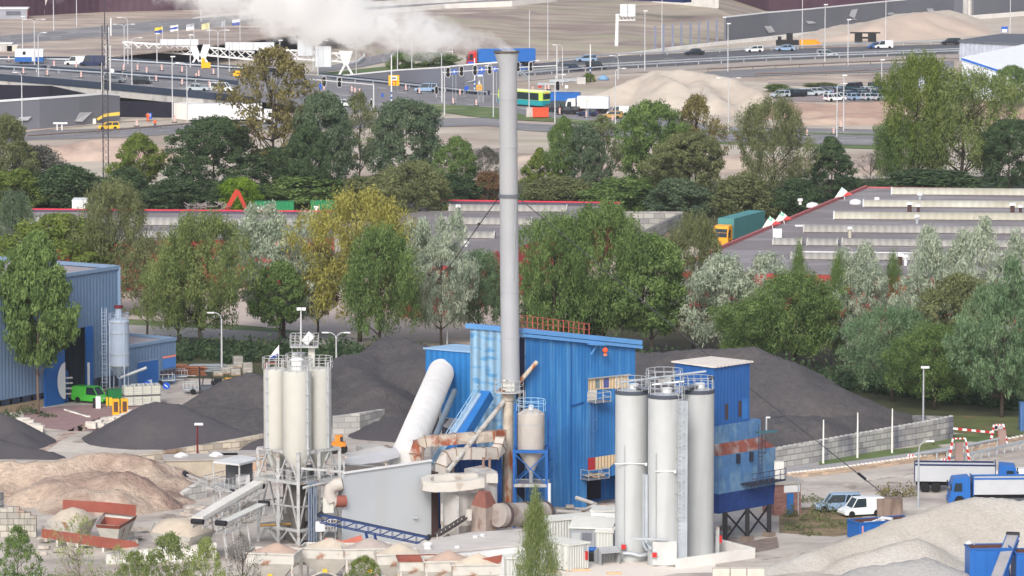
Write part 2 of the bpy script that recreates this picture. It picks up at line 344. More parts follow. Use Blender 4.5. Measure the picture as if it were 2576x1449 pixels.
jl += [[(860,240),(1000,246),(1100,254),(1250,270)],[(850,214),(950,220),(1050,230),(1250,250)],[(870,258),(1000,256),(1130,266)],[(1310,272),(1400,286),(1500,297)],[(1520,306),(1600,306)]]
dashes('junction_lines', jl, ROADW, lambda x: .05, 3, 6, .22)
dashes('lower_road_lines', [[(20,341),(300,334),(500,323),(640,316)],[(1305,318),(1400,324),(1600,336),(1790,346)]], ROADW, lambda x: .06, 2.5, 5, .15)
dashes('lower_road_edge_line', [[(0,356),(300,344),(640,325)],[(1260,306),(1400,313),(1600,325)],[(1820,332),(2000,334),(2200,336)]], ROADW, lambda x: .06, 5, 0, .12)
dashes('access_road_lines', [[(1820,340),(2210,348)],[(1830,346),(2210,354)],[(1815,333),(2200,341)]], ROADW, lambda x: .06, 3, 4, .2)
dz = lambda x: zd(x)+.05
dashes('bridge_lines', [[(0,184),(275,206),(540,229)],[(0,178),(275,198),(540,219)],[(0,160),(280,164),(600,188)]], ROADW, dz, 3, 6, .2)
dashes('bridge_edge_lines', [[(0,175.5),(275,194),(540,214)],[(0,190.5),(275,212),(540,236)]], ROADW, dz, 2, 1.2, .18)
strip('sand_verge_near', [(60,332),(302,306),(437,300),(600,312)], [(60,328),(302,301),(437,297),(600,296)], .05, SAND)
# bridge front: parapet and beam
def zwall(pts, th, below, above, dy=0):
 out = []
 for px, r in pts:
  p = P(px, r, zd(px)); out.append((p + Vector((0,dy,0)), zd(px)+below, zd(px)+above))
 return MB().wall(out, th)
fr = [(-60,194),(0,199),(140,210),(275,222),(400,234),(540,247),(640,257)]
br = thing('road_bridge', 'grey road bridge with dark front parapet crossing above the dark underpass', 'bridge')
zwall(fr, .4, -.3, 1.0).build('parapet', DARKB, br)
zwall(fr, 1.0, -1.6, -.31, .25).build('beam', CONC, br)
so_ = MB(); a = [P(x, y, zd(x)-.35) + Vector((0,1.3,0)) for x, y in fr]; b = [P(x, y, zd(x)-.35) for x, y in [(-60,150),(0,151),(140,152),(275,153),(400,162),(540,171),(640,178)]]
so_.add(a + b, [(i, i+1, 7+i+1, 7+i) for i in range(6)]); so_.build('soffit', CONC, br)
for px, r in [(120,246),(470,292)]:
 p = P(px, 290 if px == 120 else 296); m = MB()
 if px == 120: m.prism([(p.x-.5,p.y+6),(p.x+1.6,p.y+6),(p.x+3,p.y+12),(p.x+1,p.y+12)], 0, 2.6); m.build('pier', CONC, br)
p0, p1 = P(437,299), P(480,303); m = MB(); m.wall([(p0, 0, 3.1),(p1, 0, 3.0)], 14); m.build('abutment', CONCW, br)
dkw = MB(); dkw.wall([(P(x, y) , -.02, zt) for x, y, zt in ((-60,262,ZD-.4),(125,266,ZD-.4),(296,294,3.0),(445,296,2.9))], .5); dkw.build('underpass_shade_sheet', mat('underpass_shade_black', lin(26,26,42), var=.2, sc=.3), br)  # added sheet closing the underpass, shade below the deck painted into its colour
tk = MB(); p = P(30,262); tk.box(p.x-4,p.x+3.2,p.y-1,p.y+1.5,.8,3.4); solo(tk, 'blue_lorry', BLUE, 'blue lorry box half hidden in the dark under the bridge', 'lorry')
def segwall(a, b, hz, label):
 m = MB(); pa, pb = P(a[0], a[1], zd(a[0])), P(b[0], b[1], zd(b[0])); m.wall([(pa, zd(a[0]), zd(a[0])+hz),(pb, zd(b[0]), zd(b[0])+hz)], 1.6)
 return solo(m, 'median_parapet', DARKB, label, 'parapet', 'dark parapet boxes along the middle of the bridge')
segwall((-20,174),(110,177), .9, 'dark median parapet box below the blue and white site cabin')
segwall((125,179),(292,190), .9, 'dark median parapet box between the cabin and the lattice mast')
segwall((310,192),(485,205), .9, 'dark median parapet box right of the lattice mast')
segwall((500,206),(600,215), .9, 'dark median parapet box beside the yellow sign and big tree')
m = zwall([(-60,151),(0,151.5),(280,153),(612,176),(700,182)], .3, 0, .8); solo(m, 'bridge_parapet', DARKB, 'thin dark parapet along the far edge of the bridge deck', 'parapet')
# guardrails: rail + separate posts
def guardrail(pts, label, zf, sp=4.0, h=.75, m=GALV, maxn=90, cat='guardrail', post='post', rails=1):
 t = thing('guardrail', label, cat); w = [P(x, y, zf(x)) for x, y in pts]
 r = MB()
 for k in range(rails):
  r.tube([v + Vector((0,0,h - k*.35)) for v in w], .17 if rails == 1 else .09, 5)
 r.build('rail', m, t)
 pm = None; L = [(w[i+1]-w[i]).length for i in range(len(w)-1)]; tot = sum(L); k = min(maxn, int(tot/sp)); cnt = 0
 for j in range(k+1):
  d = tot*j/max(1,k); i = 0
  while i < len(L)-1 and d > L[i]: d -= L[i]; i += 1
  v = w[i] + (w[i+1]-w[i]) * (d/L[i])
  if pm is None:
   o = MB().box(-.08,.08,-.08,.08,0,h).build(post, m, t); pm = o.data
  else:
   o = bpy.data.objects.new(post, pm); C.objects.link(o); o.parent = t
  o.location = v
 return t
z0f = lambda x: 0.04
guardrail([(-20,157),(280,159),(612,180)], 'guardrail on the bridge in front of its far dark parapet', zd, 7)
guardrail([(-20,174.5),(275,193),(550,213)], 'long guardrail between the two carriageways of the bridge', zd, 6)
guardrail([(804,198),(1000,218),(1169,236),(1225,240)], 'guardrail in front of the low dark parapet at the junction', z0f, 6)
guardrail([(1303,193),(1538,175),(1700,166)], 'guardrail on the near side of the motorway above the crash barriers', z0f, 5)
guardrail([(1303,188),(1538,169),(1932,148),(2412,131)], 'long guardrail in the middle of the right motorway', z0f, 7)
guardrail([(1700,166),(1932,154),(2412,136)], 'guardrail on the near edge of the motorway above the earth bank', z0f, 6)
guardrail([(1405,158),(1550,144),(1932,127),(2200,116),(2412,110)], 'guardrail on the far edge of the right motorway by the sand', z0f, 7)
guardrail([(1780,182),(1932,174),(2307,158)], 'rusty guardrail on the far side of the service road', z0f, 6, m=mat('old_rail', lin(120,108,104)))
guardrail([(1900,194),(2120,188),(2310,178)], 'rusty guardrail on the near side of the service road', z0f, 8, m=mat('old_rail', lin(120,108,104)))
guardrail([(70,349),(250,337),(420,323),(560,312)], 'low railing along the near side of the lower road', z0f, 5, h=.6, m=mat('old_rail', lin(120,108,104)))
guardrail([(1303,182),(1330,205)], 'short steel fence beside the chimney at the blue lorry', z0f, 3)
# ---------------------------------------------------------------- piles
def pile(name, label, segs, slope, m, res=.7, nz=.25, cat='heap', seed=0, ns=.18, flat=None, nz2=.05):
 # segs [((px,row,height),(px,row,height))] ridge segments
 A = [(P(a[0], a[1]), a[2], P(b[0], b[1]), b[2]) for a, b in segs]
 xs = []; ys = []
 for a, ha, b, hb in A:
  for p, h in ((a, ha), (b, hb)): xs += [p.x-h/slope, p.x+h/slope]; ys += [p.y-h/slope, p.y+h/slope]
 x0, x1, y0, y1 = min(xs)-4, max(xs)+4, min(ys)-4, max(ys)+4
 nx, ny = max(3, int((x1-x0)/res)), max(3, int((y1-y0)/res))
 X, Y = np.meshgrid(np.linspace(x0, x1, nx), np.linspace(y0, y1, ny))
 Z = np.full(X.shape, -9.)
 rs = np.random.RandomState(seed)
 W = np.zeros(X.shape)
 for k in range(26):
  f = ns * (1 + k*.35); th = rs.rand()*6.28; W += np.sin((X*math.cos(th)+Y*math.sin(th))*f*6.28/3+rs.rand()*6.28) / (1+k*.4)
 R = rs.rand(*X.shape) - .5; W2_ = np.zeros(X.shape)
 for k in range(16):
  f = .45+k*.09; th = rs.rand()*6.28; W2_ += np.sin((X*math.cos(th)+Y*math.sin(th))*f*6.28+rs.rand()*6.28 + W*.8)/16**.5
 WX = X + np.roll(W, 5, 0)*.5*nz*2; WY = Y + np.roll(W, 9, 1)*.5*nz*2
 for a, ha, b, hb in A:
  dx, dy = b.x-a.x, b.y-a.y; l2 = dx*dx+dy*dy+1e-6
  t = np.clip(((WX-a.x)*dx+(WY-a.y)*dy)/l2, 0, 1)
  d = np.hypot(WX-(a.x+t*dx), WY-(a.y+t*dy)); h = ha+(hb-ha)*t
  d = np.sqrt(d*d + .6) - .77
  Z = np.maximum(Z, h - d*slope)
 Z = Z + (W*nz*.35 + W2_*(nz2*.9+.02) + R*nz2*2)*np.clip((Z+.6)/1.5, 0, 1)
 vid = -np.ones(X.shape, int); vs = []; fs = []
 def gv(i, j):
  if vid[i, j] < 0: vid[i, j] = len(vs); vs.append((X[i,j], Y[i,j], max(Z[i,j], -.3)))
  return vid[i, j]
 for i in range(ny-1):
  for j in range(nx-1):
   if max(Z[i,j], Z[i+1,j], Z[i,j+1], Z[i+1,j+1]) > -.15:
    fs.append((gv(i,j), gv(i,j+1), gv(i+1,j+1), gv(i+1,j)))
 mb = MB(); mb.add(vs, fs); return solo(mb, name, m, label, cat, smooth=True)
SANDP = mat('sand_pale', lin(190,180,168), var=.1, sc=.5, c2=lin(184,172,160), amt=.5, c2s=.1, bump=.4, bsc=1.2)
SANDB = mat('sand_brown', lin(178,150,136), var=.1, sc=.25, c2=lin(196,172,154), amt=.45, c2s=.12, st=(1,1,2.5), bump=.5, bsc=1.2)
pile('sand_heap', 'very large pale sand heap behind the queue of cars', [((1560,262,4.2),(1640,258,6.2)),((1640,258,6.2),(1720,262,6.6)),((1720,262,6.6),(1840,266,5.6)),((1840,266,5.6),(1900,278,3.6)),((1500,262,2.6),(1560,262,4.2)),((1660,262,6),(1700,272,5)),((1760,268,5),(1800,282,3))], .62, SANDP, 1.0, .35, seed=2, ns=.1)
pile('sand_heap', 'broad pinkish sand heap beside the motorway below the grey noise wall', [((2080,104,.6),(2200,98,3.6)),((2200,98,3.6),(2330,82,5.0)),((2330,82,5),(2390,76,3.2))], .33, mat('sand_pink', lin(196,178,164), var=.08, sc=.2, bump=.4, bsc=1), 1.4, .4, seed=3, ns=.08)
pile('sand_ridge', 'long pale sand ridge running up to the foot of the grey noise wall', [((1960,110,.8),(2080,92,1.8)),((2080,92,1.8),(2260,68,3)),((2260,68,3),(2380,56,3))], .3, SANDP, 1.6, .4, seed=5, ns=.08)
strip('sand_ground', [(1840,128),(1932,121),(2200,112),(2412,106),(2640,102)], [(1840,112),(1932,103),(2150,82),(2430,52),(2640,40)], .035, SANDP)
pile('earth_heap', 'small dark earth heap on the sand right of the broad sand heap', [((2395,72,2.2),(2410,74,2.2))], .5, EARTH, 1, .3, seed=6)
pile('earth_bank_heap', 'long reddish earth bank in front of the parking lot', [((2040,278,1.2),(2120,280,1.6)),((2120,280,1.6),(2440,276,1.6)),((2440,276,1.6),(2620,280,1.7)),((1985,290,1.0),(2040,278,1.6)),((2030,296,1.2),(2600,296,1.6)),((2030,308,.8),(2600,308,1.0))], .16, mat('earth_red', lin(176,148,134), var=.14, sc=.2, c2=lin(194,172,154), amt=.45, c2s=.1, st=(1,1,.6), bump=.8, bsc=.9), .9, .5, seed=7, ns=.14)
strip('parking_ground', [(1940,253),(2120,256),(2440,250)], [(1940,226),(2120,222),(2440,206)], .03, mat('parking', lin(150,138,138), var=.12))
pile('rubble_heap', 'low brown rubble bank on the field behind the lattice mast', [((110,400,2.6),(260,396,3.2)),((260,396,3.2),(420,400,2.6))], .5, mat('earth_pink', lin(184,164,152), var=.16, sc=.3, c2=lin(160,138,128), amt=.4, c2s=.2, bump=.7, bsc=1.2), .9, .5, seed=8, ns=.2)
pile('earth_mound', 'dark grey earth mound on the field left of the chimney', [((1180,395,1.6),(1250,398,1.8))], .4, mat('earth_grey', lin(130,122,118), var=.2, sc=.4), .8, .4, seed=9)
pile('grassy_bank', 'low brown bank of dry earth behind the row of dark trees', [((1300,405,1.6),(1560,420,2.2)),((1560,420,2.2),(2250,430,2.4))], .35, EARTH, 1.2, .5, seed=10, ns=.12)
# ---------------------------------------------------------------- cars
WHEEL = MB().cyl((0,-.11,0),(0,.11,0),.32,n=14)
_wm = None
def wheel_parts(t, pts, r=.32, name='wheel'):
 global _wm
 for x, y in pts:
  if _wm is None: o = WHEEL.build('wheel', RUBBER, t, 'auto'); _wm = o.data
  else: o = bpy.data.objects.new(name, _wm); C.objects.link(o); o.parent = t
  o.location = (x, y, r); o.scale = (r/.32, 1, r/.32)
RIM = mat('rim', lin(150,152,156), rough=.4, metal=.6, var=0)
PAINT = {k: mat('car_' + k, lin(*v), rough=.25, var=.02) for k, v in dict(black=(38,40,48), navy=(40,50,84), silver=(176,186,194), grey=(112,118,126), white=(226,230,232), blue=(60,96,160), lightblue=(140,166,196), red=(176,40,52), teal=(60,96,104), gold=(190,150,90), cream=(226,216,180), yellow=(236,190,60), maroon=(110,44,60), green=(62,84,78), lime=(84,196,70)).items()}
def car_proto(kind):
 # profile in x (front +x), z ; body lower, cabin
 L, W, Hh, nose, ws, rs, tail = dict(hatch=(4.0,1.7,1.45,.95,1.7,3.75,.02), sedan=(4.5,1.75,1.42,1.15,2.0,3.5,.85), wagon=(4.6,1.75,1.5,1.1,1.9,4.45,.02), van=(4.3,1.8,1.85,.85,1.45,4.2,.02), suv=(4.6,1.85,1.75,1.0,1.6,4.45,.05), bigvan=(5.2,1.95,2.2,.7,1.25,5.1,.02))[kind]
 t = thing('car', 'car', 'car')
 h1 = .92 if kind in ('van','bigvan','suv') else .82; zf = .24; w = W/2
 X = lambda d: L/2 - d
 prof = [(X(0),.38),(X(.05),.62),(X(.2),.72),(X(nose),h1),(X(L-.05),h1+.06),(X(L),h1-.1),(X(L-.02),.4),(X(L-.2),zf),(X(.15),zf)]
 m = MB(); n = len(prof)
 ins = lambda z: w - (.06 if z > .7 else (.05 if z < .3 else 0))
 m.add([(x, -ins(z), z) for x, z in prof] + [(x, ins(z), z) for x, z in prof], [tuple(range(n)), tuple(range(n, 2*n))[::-1]] + [(i, n+i, n+(i+1) % n, (i+1) % n) for i in range(n)])
 # cabin frame: roof and pillars
 xa, xb, xc, xd = X(nose+.02), X(ws), X(rs), X(L-.12 if tail < .1 else L-tail*.75); ti = w-.2
 solid = kind in ('van','bigvan')
 zr = Hh
 m.add([(xb+.04,-ti,zr-.07),(xb+.04,ti,zr-.07),(xc,ti,zr-.05),(xc,-ti,zr-.05),(xb-.25,-ti+.05,zr),(xb-.25,ti-.05,zr),(xc+.15,ti-.05,zr),(xc+.15,-ti+.05,zr)],
          [(0,3,2,1),(4,5,6,7),(0,1,5,4),(1,2,6,5),(2,3,7,6),(3,0,4,7)])
 for s in (-1, 1):
  m.beam((xa, s*(w-.08), h1), (xb, s*ti, zr-.05), .07); m.beam((xd, s*(w-.08), h1+.04), (xc, s*ti, zr-.05), .12 if tail else .16)
  m.beam(((xa+xd)/2-.1, s*(w-.05), h1), ((xb+xc)/2-.05, s*(ti+.01), zr-.05), .09)
  if kind in ('wagon', 'suv'): m.beam((xd+1.05, s*(w-.07), h1), (xc+.9, s*ti, zr-.05), .08)
 if solid:
  xm = xb - .95
  m.add([(xm,-w+.05,h1-.05),(xm,w-.05,h1-.05),(xd,w-.05,h1-.05),(xd,-w+.05,h1-.05),(xm,-ti-.02,zr-.02),(xm,ti+.02,zr-.02),(xc,ti+.02,zr-.02),(xc,-ti-.02,zr-.02)],
              [(0,3,2,1),(4,5,6,7),(0,1,5,4),(1,2,6,5),(2,3,7,6),(3,0,4,7)])
 m.build('body', PAINT['black'], t, 'auto')
 g = MB(); e = .03
 x0 = xd + e if not solid else xb - .93
 xt = xc + e if not solid else xb - .93
 g.add([(xa-e,-w+.1,h1-.02),(xa-e,w-.1,h1-.02),(x0,w-.1,h1-.02),(x0,-w+.1,h1-.02),(xb-e,-ti+.02,zr-.06),(xb-e,ti-.02,zr-.06),(xt,ti-.02,zr-.06),(xt,-ti+.02,zr-.06)],
          [(0,3,2,1),(4,5,6,7),(0,1,5,4),(1,2,6,5),(2,3,7,6),(3,0,4,7)])
 g.build('windows', GLASS, t)
 wheel_parts(t, [(X(.8),-w+.1),(X(.8),w-.1),(X(L-.85),-w+.1),(X(L-.85),w-.1)])
 hl = MB()
 for s in (-1, 1): hl.cbox((X(.12), s*(w-.3), .64), (.16,.36,.14))
 hl.build('headlights', mat('headlight', lin(230,235,240), rough=.2, var=0), t)
 tl = MB()
 for s in (-1, 1): tl.cbox((X(L-.04), s*(w-.22), .8), (.1,.26,.2))
 tl.build('taillights', mat('taillight', lin(190,30,30), rough=.3, var=0), t)
 return t
CARS = {}
def car(kind, px, row, deg, col, label, z=0.0, group=None, cat='car', nm='car'):
 loc = P(px, row, z)
 if kind not in CARS:
  t = car_proto(kind); CARS[kind] = t; t.location = loc; t.rotation_euler = (0,0,math.radians(deg)); t['label'] = label
  if group: t['group'] = group
  for ch in t.children:
   if ch.name.startswith('body'): setmat(ch, PAINT[col])
 else:
  t = dup(CARS[kind], loc, math.radians(deg), label, None, None, {'body': PAINT[col]})
  if group: t['group'] = group
  elif 'group' in t: del t['group']
 t['category'] = cat
 return t
# bridge
car('wagon', 70*0+287, 208, -14, 'grey', 'grey car on the bridge just right of the lattice mast', zd(287), 'cars driving on the bridge')
car('hatch', 357, 211, -14, 'black', 'black car with its lights on driving over the bridge', zd(357), 'cars driving on the bridge')
car('sedan', 499, 229, -14, 'silver', 'pale silver saloon on the bridge left of the big olive tree', zd(499), 'cars driving on the bridge')
car('suv', 560, 230, -14, 'white', 'white car on the bridge half hidden by the olive tree', zd(560), 'cars driving on the bridge')
car('van', 189, 164, 175, 'white', 'small white van with side windows crossing the bridge', zd(189), 'cars driving on the bridge', 'van')
car('bigvan', 233, 166, 175, 'navy', 'dark blue van behind the small white van on the bridge', zd(233), 'cars driving on the bridge', 'van')
car('suv', 1072, 231, 175, 'lightblue', 'blue grey estate car in front of the grey wall at the junction', .03)
car('wagon', 610, 303, 170, 'navy', 'dark blue car on the lower road beside the white trailer', .03)
car('sedan', 867, 268, -10, 'white', 'white car at the junction behind the green trees', .03)
car('hatch', 1330-20, 180, 5, 'blue', 'blue car near the chimney under the traffic light beam', .03)
car('hatch', 273, 326, 190, 'yellow', 'yellow hatchback on the lower road behind the lattice mast', .03)
# motorway
car('sedan', 1746, 138, 190, 'black', 'black saloon on the motorway below the steel posts', .05, 'cars on the right motorway')
car('hatch', 1897, 131, 190, 'white', 'white hatchback on the motorway right of the black saloon', .05, 'cars on the right motorway')
car('sedan', 1975, 128, 188, 'lightblue', 'light blue saloon beside the black machine on the motorway', .05, 'cars on the right motorway')
car('wagon', 2080, 142, 8, 'silver', 'silver estate on the near motorway lane beside a lamp post', .05, 'cars on the right motorway')
car('hatch', 2203, 122, 188, 'blue', 'dark blue car tucked behind the white van on the motorway', .05, 'cars on the right motorway')
car('van', 2222, 122, 188, 'white', 'white van on the motorway below the pinkish sand heap', .05, 'cars on the right motorway', 'van')
car('wagon', 2391, 112, 188, 'black', 'black estate on the motorway near the grey shed roof', .05, 'cars on the right motorway')
car('wagon', 1474, 155, 190, 'lightblue', 'pale blue car on the motorway behind the two dark cars', .05, 'cars on the right motorway')
car('wagon', 1441, 177, 8, 'navy', 'dark car left of the white mast on the motorway', .05, 'cars on the right motorway')
car('suv', 1500, 174, 8, 'black', 'black car just right of the white mast on the motorway', .05, 'cars on the right motorway')
# queue
q = 'cars queueing at the junction'
car('wagon', 1381, 281, 168, 'black', 'black car right behind the lime and blue bus', .03, q)
car('suv', 1398, 276, 168, 'green', 'dark car in the outer lane beside the blue tipper truck', .03, q)
car('wagon', 1428, 287, 168, 'black', 'black estate car in front of the white box truck', .03, q)
car('hatch', 1478, 292, 168, 'navy', 'dark hatchback below the white box truck', .03, q)
car('hatch', 1541, 298, 168, 'gold', 'gold hatchback in front of the white delivery van', .03, q)
car('van', 1556, 291, 168, 'white', 'white delivery van behind the gold hatchback', .03, q, 'van')
car('sedan', 1602, 303, 168, 'black', 'black car at the foot of the sand heap behind the green tree', .03, q)
car('bigvan', 1628, 296, 168, 'teal', 'dark green van at the tail of the queue', .03, q, 'van')
# parking lot
pk = 'cars standing in the parking lot'
for px, r, dg, k, c_, l in [
 (1962,245,205,'hatch','silver','pale green car at the left end of the parking lot by the sand heap'),(1985,242,200,'wagon','green','dark estate second from the left in the parking lot'),(2004,243,200,'hatch','black','black car third from the left in the parking lot'),
 (2033,241,8,'wagon','silver','silver estate parked in the middle of the parked front row'),(2062,238,8,'hatch','silver','silver hatchback beside the silver estate in the parking lot'),(2088,236,-10,'wagon','navy','dark blue estate left of the black van in the parking lot'),
 (2117,234,200,'hatch','grey','grey car between a lamp post and the black van'),(2212,228,8,'suv','black','black off-roader in the back row of the parking lot'),(2246,227,-10,'suv','white','white car in the back row beside the black off-roader'),
 (2270,226,20,'hatch','blue','blue car in the back row of the parking lot'),(2290,222,200,'wagon','green','dark green car in the back row behind the tall olive willow'),(2312,219,20,'suv','navy','dark car at the right end of the back row'),
 (2146,247,35,'wagon','navy','dark blue car in the middle row of the lot, behind the silver one'),(2174,241,32,'wagon','teal','teal estate in the middle row of the parking lot'),(2200,240,32,'hatch','maroon','dark red car in the middle row of the parking lot'),
 (2222,238,32,'wagon','blue','blue estate in the middle row of the parking lot'),(2240,244,32,'sedan','lightblue','light blue saloon in the dense part of the parking lot'),(2268,245,32,'sedan','black','black saloon in the dense part of the parking lot'),
 (2288,244,32,'hatch','red','red car at the right end of the front row of the lot'),(2304,238,32,'hatch','white','white car behind the red one in the parking lot'),(2120,250,32,'sedan','silver','silver saloon at the front left of the dense rows'),
 (2155,252,32,'hatch','lightblue','light blue car in the front row of the dense part'),(2190,252,32,'hatch','silver','silver car in the front row of the dense part'),(2218,252,32,'sedan','silver','silver saloon at the right of the front row'),(2100,254,32,'wagon','white','white car at the very front of the dense rows')]:
 car(k, px, r, dg, PAINT and c_, l, .03, pk)
_r = random.Random(9)
for k in range(14): car(_r.choice(['hatch','sedan','wagon']), 2112+k*13.5+_r.uniform(-3,3), 236+(k % 3)*4.5, 32, _r.choice(['navy','silver','lightblue','grey','teal','black','blue']), 'one of the tightly parked cars in the dense middle rows of the lot', .03, pk)
car('bigvan', 2152, 234, 60, 'black', 'tall black van in the parking lot', .03, pk, 'van')
# ---------------------------------------------------------------- lorries
def lorry(label, px, row, deg, cabc, boxc, L=7.5, Hb=3.6, z=.03, cat='lorry', kind='box', name='lorry', boxm=None, cabH=2.7, tractor=True):
 t = thing(name, label, cat, P(px, row, z), math.radians(deg))
 cab = MB()
 if tractor:
  pr = [(0,.5),(0,1.35),(-.12,2.1 if cabH > 2 else 1.6),(-.35,cabH),(-1.9,cabH+.15),(-2.0,.5)]; n = len(pr)
  cab.add([(x,-1.15,zz) for x, zz in pr] + [(x,1.15,zz) for x, zz in pr], [tuple(range(n))[::-1], tuple(range(n, 2*n))] + [(i,(i+1) % n,n+(i+1) % n,n+i) for i in range(n)])
  cab.cbox((-.0,0,.55),(.3,2.3,.5)); cb = cab.build('cab', cabc, t, 'auto')
  g = MB(); g.add([(.0+.02,-1.0,1.45),(.02,1.0,1.45),(-.24,1.0,cabH-.35),(-.24,-1.0,cabH-.35)], [(0,1,2,3)]); g.build('windscreen', GLASS, cb)
  for s in (-1, 1):
   g = MB(); y = s*1.165; g.add([(-.3,y,1.4),(-1.15,y,1.4),(-1.15,y,cabH-.45),(-.45,y,cabH-.45)], [(0,1,2,3)]); g.build('side_window', GLASS, cb)
   mm = MB(); mm.cbox((.0, s*1.35, 1.9),(.1,.2,.6)); mm.build('mirror', BLACK, cb)
 ch = MB(); ch.box(-L-2.2,-1.9 if tractor else -2.3,-.45,.45,.6,.95); ch.build('chassis', BLACK, t)
 x0, x1 = -2.3, -L-2.3
 if kind == 'box':
  b = MB(); b.box(x1,x0,-1.25,1.25,1.0,Hb); bo = b.build('cargo_box', boxm or boxc, t)
  d = MB(); d.box(x1-.04,x1-.005,-1.15,-.02,1.1,Hb-.1); d.box(x1-.04,x1-.005,.02,1.15,1.1,Hb-.1)
  for y in (-.9,-.25,.25,.9): d.box(x1-.08,x1-.04,y-.03,y+.03,1.1,Hb-.1)
  d.build('rear_door', boxc, bo)
 else:
  b = MB(); hh = Hb
  b.box(x1,x0,-1.25,-1.15,1.1,hh); b.box(x1,x0,1.15,1.25,1.1,hh); b.box(x0-.1,x0,-1.15,1.15,1.1,hh+.2); b.box(x1,x1+.1,-1.15,1.15,1.1,hh); b.box(x1,x0,-1.15,1.15,1.1,1.2)
  bo = b.build('tipper_body', boxm or boxc, t)
  r = MB()
  for y in (-1.2,1.2): r.box(x1-.05,x0+.05,y-.11,y+.11,hh,hh+.14)
  r.box(x1-.08,x1,-1.3,1.3,.95,hh+.14); r.box(x0,x0+.08,-1.3,1.3,.95,hh+.3); r.build('rim', boxc, bo)
 ws = [(-.9,-1.0),(-.9,1.0)] if tractor else []
 for x in (-L-1.3, -L-.2, -3.4 if tractor else -L+.9): ws += [(x,-1.0),(x,1.0)]
 wheel_parts(t, ws, .5)
 for ch2 in t.children:
  if ch2.name.startswith('wheel'): ch2.scale = (.5/.32, 2.4, .5/.32)
 return t
LBL = mat('lorry_blue', lin(38,102,180), rough=.4, var=.05); ALU = mat('aluminium', lin(196,200,206), rough=.4, metal=.3, var=.06)
lorry('blue tipper lorry with aluminium sides in front, cab facing left', 2387, 1268, 183, LBL, LBL, 8.5, 2.6, kind='tipper', boxm=ALU, name='tipper_lorry')
lorry('dark blue tipper body lorry with aluminium sides parked behind the blue one', 2560, 1236, -4, LBL, NAVY, 8.0, 2.7, kind='tipper', boxm=ALU, name='tipper_lorry')
TEAL = mat('teal_tarp', lin(78,140,142), rough=.6, var=.06, sc=.4); LORG = mat('cab_orange', lin(244,170,50), rough=.4, var=.05)
lorry('orange lorry with tall teal box between the trees and the right warehouse', 1812, 622, 247, LORG, TEAL, 13, 4.0, name='box_lorry', cabH=3.0)
lorry('long white semi trailer beside the white bridge abutment', 690, 312, 4, WHITE, WHITE, 13.6, 3.9, name='semi_trailer', cat='trailer')
lorry('white box truck in the queue at the junction', 1424, 284, 172, WHITE, WHITE, 6, 3.3, name='box_truck')
lorry('blue tipper truck in the queue behind the bus', 1352, 268, 172, LBL, LBL, 6, 2.7, kind='tipper', name='tipper_lorry')
lorry('red lorry with long blue box on the motorway behind the chimney', 1175, 167, 188, RED, LBL, 12.5, 3.8, name='box_lorry', cabH=3.2)
def bus(px, row, deg, label):
 t = thing('city_bus', label, 'bus', P(px, row, .03), math.radians(deg))
 lime = mat('bus_lime', lin(196,226,90), rough=.4, var=.03); tq = mat('bus_turquoise', lin(36,150,160), rough=.4, var=.03)
 MB().box(-12,0,-1.25,1.25,.35,1.35).build('lower_body', tq, t); MB().box(-11.98,-.02,-1.24,1.24,1.35,3.0).build('upper_body', lime, t)
 MB().box(-11.9,-.1,-1.1,1.1,3.0,3.2).build('roof', mat('bus_roof', lin(236,240,190)), t)
 g = MB(); g.box(-11,-.6,-1.27,1.27,1.4,2.8); g.build('side_windows', GLASS, t); MB().box(-12.02,-11.95,-1.0,1.0,1.6,2.7).build('rear_window', GLASS, t)
 MB().box(-12.04,-12.0,-.25,.25,2.72,2.9).build('route_display', mat('amber', lin(240,120,40), emit=.4), t)
 wheel_parts(t, [(-2.5,-1.1),(-2.5,1.1),(-9,-1.1),(-9,1.1)], .48); return t
bus(1264, 262, 136, 'lime and turquoise city bus at the head of the queue beside the chimney')
# near vans
car('van', 230, 1012, -27, 'lime', 'bright green van with white roof parked before the blue grey hall', .02, None, 'van')
car('van', 2166, 1297, 200, 'white', 'white van parked left of the concrete block and blue skip', .02, None, 'van')
car('suv', 2108, 1285, 185, 'lightblue', 'pale blue covered pickup behind the dry hedge beside the white van', .02, None, 'car')
o = MB(); p = P(1360, 296); o.cbox((p.x,p.y,.9),(3,2.2,1.4)); o.cbox((p.x,p.y,1.75),(3.1,2.3,.3)); solo(o, 'road_roller', mat('machine_red', lin(230,84,56)), 'bright orange red machine box on the verge beside the bus', 'machine')
o = MB(); p = P(1335, 294); o.cbox((p.x,p.y,.9),(1.6,1.6,1.8)); solo(o, 'cabinet', CONC, 'grey concrete cabinet left of the orange red machine', 'cabinet')
